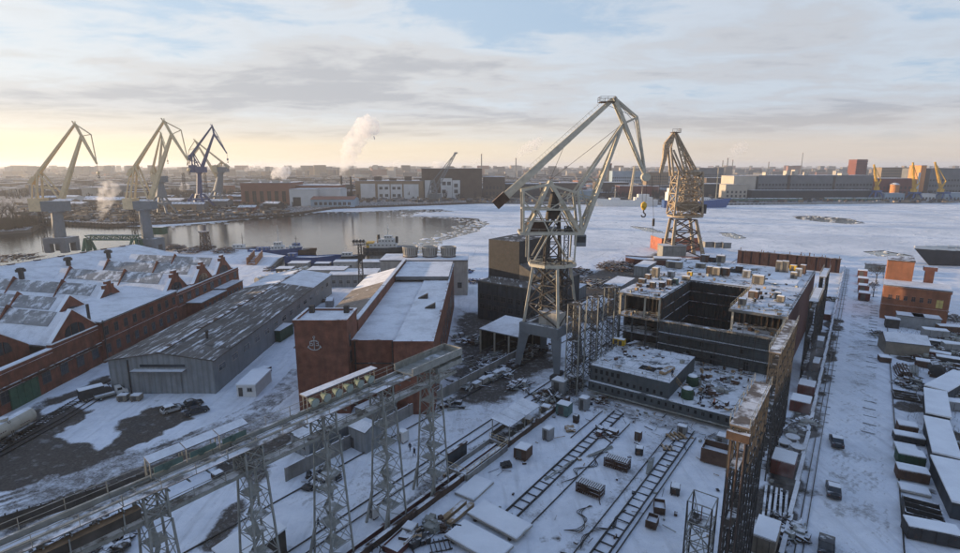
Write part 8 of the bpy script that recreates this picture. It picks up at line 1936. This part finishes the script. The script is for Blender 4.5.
# van and pickup beside the warehouse
o = empty('box_van', (-84.52, 109.44, 0), -0.75, 'dark box van with a snowy roof by the warehouse track', 'van')
m = MB(); m.box(-1.05,1.05,-3.0,1.6,0.6,2.7); m.build('cargo_box', M_darkbox, o); m = MB(); m.box(-1.0,1.0,-2.95,1.55,2.701,2.85); m.build('snow_cap', M_snow, o)
m = MB(); m.prof([(-1.0,1.65,0.5),(-1.0,1.65,2.3),(-1.0,2.5,2.25),(-1.0,3.0,1.4),(-1.0,3.1,0.5)], (0,0,0), (2.0,0,0)); m.build('cab', M_darkbox, o)
m = MB(); m.prof([(-0.9,2.53,2.2),(-0.9,3.0,1.45),(-0.9,3.05,1.5),(-0.9,2.6,2.24)], (0,0,0), (1.8,0,0)); m.build('windscreen', M_glass, o)
for sx in (-0.9, 0.9):
    for yy in (-2.0, 2.2): tyre(o, sx, yy, 0.4, 0.28)
o = empty('pickup_truck', (-81.57, 109.96, 0), -0.75, 'white-cabbed flatbed truck with snow on its bed beside the dark van', 'truck')
m = MB(); m.prof([(-0.95,1.0,0.5),(-0.95,1.0,2.1),(-0.95,2.1,2.1),(-0.95,2.6,1.35),(-0.95,3.1,1.25),(-0.95,3.2,0.5)], (0,0,0), (1.9,0,0)); m.build('cab', M_white, o)
m = MB(); m.prof([(-0.85,2.13,2.05),(-0.85,2.6,1.4),(-0.85,2.65,1.42),(-0.85,2.2,2.08)], (0,0,0), (1.7,0,0)); m.build('windscreen', M_glass, o)
for sx in (-1, 1): m = MB(); m.box(sx*0.96-0.01,sx*0.96+0.01,1.2,2.1,1.4,1.95); m.build('side_window', M_glass, o)
m = MB(); m.box(-1.0,1.0,-3.0,0.9,0.65,0.8); m.build('flatbed', M_darkbox, o)
for x0,x1,y0,y1 in ((-1.0,1.0,-3.0,-2.92),(-1.0,-0.92,-2.92,0.9),(0.92,1.0,-2.92,0.9)): m = MB(); m.box(x0,x1,y0,y1,0.8,1.2); m.build('side_board', M_galv, o)
m = MB(); m.box(-0.9,0.9,-2.9,0.85,0.801,0.95); m.build('snow_load', M_snow, o)
for sx in (-0.85, 0.85):
    for yy in (-2.0, 2.2): tyre(o, sx, yy, 0.4, 0.26)
# tank wagons
def tank_wagon(y0, label):
    o = empty('tank_wagon', (-87.64, y0, 0), 0, label, 'tank wagon')
    m = MB(); c_ = 2.75; L_ = 11.0; m.tube((0,0,c_),(0,L_,c_),1.5,n=24); m.tube((0,-0.45,c_),(0,0,c_),0.9,1.5,24); m.tube((0,L_,c_),(0,L_+0.45,c_),1.5,0.9,24); sh_ = m.build('tank', M_cyl, o)
    m = MB()
    for yy in (0.6, 3.4, L_/2, 7.6, 10.4): m.tube((0,yy-0.08,c_),(0,yy+0.08,c_),1.53,n=24)
    m.build('band', M_cyl, sh_)
    m = MB(); m.lathe((0,L_/2,c_+1.45),[(0.8,0),(0.8,0.5),(0.3,0.62)],14); m.build('dome', M_cyl, o)
    m = MB(); m.box(-1.2,1.2,-0.9,L_+0.9,0.95,1.25); m.build('underframe', M_darkbox, o)
    for yy in (1.6, L_-1.6):
        m = MB(); m.box(-1.0,1.0,yy-1.3,yy+1.3,0.55,0.95); bg_ = m.build('bogie', M_darkbox, o)
        for k in (-0.9, 0.9):
            m = MB(); m.tube((-0.85,yy+k,0.48),(0.85,yy+k,0.48),0.12,n=8); m.tube((-0.85,yy+k,0.48),(-0.72,yy+k,0.48),0.47,n=16); m.tube((0.72,yy+k,0.48),(0.85,yy+k,0.48),0.47,n=16); m.build('wheelset', M_rail, bg_)
    for yy in (-0.95, L_+0.95):
        for x in (-0.75, 0.75): m = MB(); m.tube((x,yy-0.2,1.1),(x,yy+0.2,1.1),0.2,n=10); m.build('buffer', M_darkbox, o)
    m = MB(); m.bar((1.52,L_/2-0.2,1.2),(1.05,L_/2-0.2,4.1),0.06); m.bar((1.52,L_/2+0.2,1.2),(1.05,L_/2+0.2,4.1),0.06)
    for k in range(8): m.bar((1.52-0.05*k,L_/2-0.2,1.4+k*0.33),(1.52-0.05*k,L_/2+0.2,1.4+k*0.33),0.04)
    m.build('ladder', M_rail, o)
    m = MB()
    for k in range(7): m.box(1.49,1.515,1.2+k*0.45,1.5+k*0.45,2.75,2.95)
    for k in range(5): m.box(1.46,1.49,7.2+k*0.45,7.5+k*0.45,2.35,2.5)
    m.build('stencil_mark', M_redbox, sh_, kind='stuff')
tank_wagon(85.0, 'cream tank wagon nearest the warehouse at the left edge'); tank_wagon(70.6, 'cream tank wagon mostly cut off by the left edge')

# ---------------------------------------------------------------- people
M_jacket = mat('dark_jacket', (0.03, 0.035, 0.05), 0.9, 0.2, 2, bump=0); M_trous = mat('dark_trousers', (0.025, 0.025, 0.03), 0.9, 0.2, 2, bump=0)
M_skin = mat('skin', (0.45, 0.28, 0.2), 0.6, 0.1, 3, bump=0); M_orangej = mat('orange_jacket', (0.45, 0.12, 0.03), 0.9, 0.2, 2, bump=0)
def person_mesh(seed, stride, jm):
    r = random.Random(seed); s = stride
    J = {'pel':(0,0,0.95,0.15),'sp':(0,0.01,1.15,0.15),'ch':(0,0.0,1.36,0.17),'nk':(0,0.02,1.52,0.065),'hd':(0,0.04,1.64,0.095),'tp':(0,0.03,1.76,0.08)}
    E_ = [('pel','sp'),('sp','ch'),('ch','nk'),('nk','hd'),('hd','tp')]
    for sd_, sg in (('l',-1),('r',1)):
        J.update({'hp'+sd_:(sg*0.10,0,0.90,0.11),'kn'+sd_:(sg*0.11,sg*s*0.5+0.03,0.50,0.075),'an'+sd_:(sg*0.11,sg*s*0.95-0.03,0.10,0.055),'to'+sd_:(sg*0.12,sg*s*0.95+0.14,0.05,0.045),
                  'sh'+sd_:(sg*0.20,0,1.42,0.075),'el'+sd_:(sg*0.27,-sg*s*0.35-0.03,1.15,0.058),'wr'+sd_:(sg*0.25,-sg*s*0.5+0.10,0.93,0.042),'hn'+sd_:(sg*0.24,-sg*s*0.5+0.16,0.86,0.045)})
        E_ += [('pel','hp'+sd_),('hp'+sd_,'kn'+sd_),('kn'+sd_,'an'+sd_),('an'+sd_,'to'+sd_),('ch','sh'+sd_),('sh'+sd_,'el'+sd_),('el'+sd_,'wr'+sd_),('wr'+sd_,'hn'+sd_)]
        for k in range(5):   # fingers and thumb
            nm = 'f%s%d' % (sd_, k); ox = (k-2)*0.018 if k < 4 else -sg*0.05; J[nm] = (sg*0.24+ox, -sg*s*0.5+(0.21 if k < 4 else 0.19), (0.79 if k < 4 else 0.84), 0.012); E_.append(('hn'+sd_, nm))
    ks = list(J); me = bpy.data.meshes.new('person'); me.from_pydata([J[k][:3] for k in ks], [(ks.index(a), ks.index(b_)) for a, b_ in E_], [])
    o = bpy.data.objects.new('person_rig', me); COL.objects.link(o)
    md = o.modifiers.new('skin', 'SKIN'); md.use_smooth_shade = True
    for k, sv in zip(ks, me.skin_vertices[0].data): sv.radius = (J[k][3], J[k][3]); sv.use_root = (k == 'pel')
    o.modifiers.new('sub', 'SUBSURF').levels = 1
    dg = bpy.context.evaluated_depsgraph_get(); me2 = bpy.data.meshes.new_from_object(o.evaluated_get(dg)); COL.objects.unlink(o); bpy.data.objects.remove(o)
    for mm in (jm, M_trous, M_skin, M_black): me2.materials.append(mm)
    for pg in me2.polygons:
        z = pg.center.z; x = abs(pg.center.x)
        pg.material_index = 3 if z < 0.13 else 1 if (z < 0.86 and x < 0.2) else 2 if (1.52 < z < 1.67 and pg.center.y > 0.06) or (z < 0.9 and x >= 0.2) else 3 if z > 1.66 else 0
    return me2
PM = [person_mesh(1, 0.26, M_jacket), person_mesh(2, -0.22, M_jacket), person_mesh(3, 0.08, M_orangej)]
for i, (p, rz, lb, k) in enumerate((((-22.78, 66.42, 0), -0.6, 'person in dark clothes walking, nearer to the gantry tower at the bottom', 0), ((-21.82, 66.52, 0), -0.5, 'person in dark jacket walking close behind another by the gantry tower', 1),
        ((-12.54, 87.16, 0), 2.6, 'person in dark clothes on the crane track, the one farther from camera', 1), ((-11.53, 85.48, 0), 2.5, 'person in dark clothes on the crane track, the nearer of two', 0),
        ((40.23, 105.08, 6.71), 0.4, 'worker in dark clothes standing on the corner of the lower hull block', 0), ((46.59, 98.68, 3.21), 1.2, 'worker in orange jacket on the hull bottom plating', 2), ((44.17, 99.59, 3.21), -1.0, 'worker in dark clothes at the edge of the bottom plating', 0))):
    o = bpy.data.objects.new('person', PM[k]); COL.objects.link(o); o.location = (p[0], p[1], p[2]+0.0 if p[2] > 1 else -0.05); o.rotation_euler = (0, 0, rz); tag(o, lb, 'person')

# ---------------------------------------------------------------- steam
def steam_mat(name, dens, scale, seed):
    m = bpy.data.materials.new(name); m.use_nodes = True; nt = m.node_tree; nt.nodes.clear(); L = nt.links.new
    out = nt.nodes.new('ShaderNodeOutputMaterial'); pv = nt.nodes.new('ShaderNodeVolumePrincipled'); pv.inputs['Color'].default_value = (0.95,0.95,0.96,1); pv.inputs['Anisotropy'].default_value = 0.2
    g = nt.nodes.new('ShaderNodeNewGeometry'); n = nt.nodes.new('ShaderNodeTexNoise'); n.inputs['Scale'].default_value = scale; n.inputs['Detail'].default_value = 4; L(g.outputs[0], n.inputs[0])
    r_ = nt.nodes.new('ShaderNodeMapRange'); r_.inputs[1].default_value = 0.40; r_.inputs[2].default_value = 0.68; r_.inputs[4].default_value = dens; L(n.outputs[0], r_.inputs[0]); L(r_.outputs[0], pv.inputs['Density']); L(pv.outputs[0], out.inputs['Volume']); return m
def plume(label, path, dens, seed, name='steam_plume'):
    """path: (x, y, z, radius); one closed lumpy skin round the path"""
    r = random.Random(seed); bm = bmesh.new()
    P = [Vector(p[:3]) for p in path]; n = 14; rings = []
    pts = []
    for i in range(len(P)-1):
        for k in range(5): f_ = k/5; pts.append((P[i].lerp(P[i+1], f_), path[i][3]+(path[i+1][3]-path[i][3])*f_))
    pts.append((P[-1], path[-1][3]*0.4))
    for i_, (c, rad) in enumerate(pts):
        ring = []; tn = (pts[min(i_+1, len(pts)-1)][0] - pts[max(i_-1, 0)][0]).normalized(); ax = tn.cross(Vector((0.3,1,0.1))).normalized(); ay = tn.cross(ax)
        for k in range(n):
            a = 2*pi*k/n; d = ax*cos(a) + ay*sin(a); q_ = mnoise.noise(c/(rad*1.6+0.1) + d*1.3 + Vector((seed*3.1,0,0))); ring.append(bm.verts.new(c + d*rad*(1+0.55*q_)))
        rings.append(ring)
    for a, b_ in zip(rings[:-1], rings[1:]):
        for k in range(n): bm.faces.new((a[k], a[(k+1) % n], b_[(k+1) % n], b_[k]))
    bm.faces.new(rings[0][::-1]); bm.faces.new(rings[-1]); bmesh.ops.recalc_face_normals(bm, faces=bm.faces)
    me = bpy.data.meshes.new(name); bm.to_mesh(me); bm.free(); rad = max(p[3] for p in path); me.materials.append(steam_mat('steam_%d' % seed, dens, 1.9/rad, seed))
    o = bpy.data.objects.new(name, me); COL.objects.link(o); tag(o, label, 'steam')
plume('tall white steam plume rising from the dark boiler chimneys', [(*(-194.29, 758, 36.31), 2.5), (*(-187.99, 758, 50), 7.5), (*(-181.68, 758, 64.94), 12.5), (*(-174.03, 758, 79.75), 15), (*(-166.57, 758, 91.79), 15), (*(-153.73, 758, 102.42), 17), (*(-137.16, 758, 105.06), 9)], 0.13, 1)
plume('white steam rising from the water between the two yellow cranes', [(*(-305.43, 430, 8.18), 1.5), (*(-302.78, 430, 15.4), 4), (*(-300.04, 430, 23.36), 6.5), (*(-294.7, 430, 32.84), 7), (*(-296.2, 430, 39.11), 4)], 0.12, 2)
plume('slanting grey steam above the skyline left of the big crane', [(*(118.69, 1800, 75.83), 5), (*(138.11, 1800, 98.3), 14), (*(177.18, 1800, 117.47), 20), (*(206.25, 1800, 136.55), 12)], 0.05, 3)
plume('low white steam puff on the far bank behind the pale red factory', [(*(-347.11, 900, 30.49), 3), (*(-336.52, 900, 38.64), 10), (*(-324.79, 900, 40.26), 12), (*(-313.08, 900, 41.89), 5)], 0.2, 4)
plume('steam drifting from the thin power station chimney', [(*(1181.04, 2600, 87.3), 6), (*(1202.17, 2600, 115.14), 22), (*(1242.63, 2600, 138.24), 30), (*(1259.27, 2600, 161.25), 14)], 0.02, 5)
plume('low steam puff behind the white doors hall', [(*(-119.64, 1300, 38.29), 5), (*(-105.12, 1300, 47.66), 14), (*(-85.98, 1300, 50), 12), (*(-71.65, 1300, 50), 4)], 0.12, 6)
plume('low steam puff behind the peninsula sheds', [(*(-422.8, 760, 15.5), 2), (*(-416.54, 760, 21.06), 7), (*(-409.19, 760, 23.84), 4)], 0.06, 7)
plume('thin steam drifting over the strip beside the near gallery', [(*Y(86,-5.2,0.6), 0.8), (*Y(88,-5.0,3.5), 2.2), (*Y(91,-4.2,7), 3.0), (*Y(95,-3.6,10), 3.2), (*Y(99,-3,12), 1.6)], 0.05, 8)
plume('thin steam beside the orange brick house under the ship bow', [(*Y(214,24,1), 1.5), (*Y(216,26,6), 4), (*Y(222,28,12), 6), (*Y(230,32,17), 5), (*Y(236,36,20), 2)], 0.05, 9)
plume('thin steam beside the second gallery along the hull shell', [(*Y(128,-6.4,1), 0.9), (*Y(130,-6.2,5), 2.0), (*Y(134,-6,9), 2.4), (*Y(138,-5.6,12), 1.2)], 0.05, 10)
plume('small steam wisp on the skyline right of the tall plume', [(*(-239.92, 1500, 44.6), 3), (*(-233.97, 1500, 58.09), 7), (*(-222.71, 1500, 66.15), 4)], 0.1, 11)
plume('steam wisp over the peninsula left of the pale red factory', [(*(-564.68, 1300, 38.29), 3), (*(-544.72, 1300, 47.66), 9), (*(-520.44, 1300, 52.34), 9), (*(-505.93, 1300, 54.67), 4)], 0.06, 12)
plume('small steam puff above the thick dark chimney', [(*(357.84, 1500, 58.09), 4), (*(365.28, 1500, 74.2), 9), (*(375.56, 1500, 87.58), 5)], 0.05, 13)
plume('steam over the roofs near the dark brick sheds', [(*(-27.58, 1500, 44.6), 3), (*(-16.52, 1500, 58.09), 8), (*(0, 1500, 66.15), 4)], 0.05, 14)
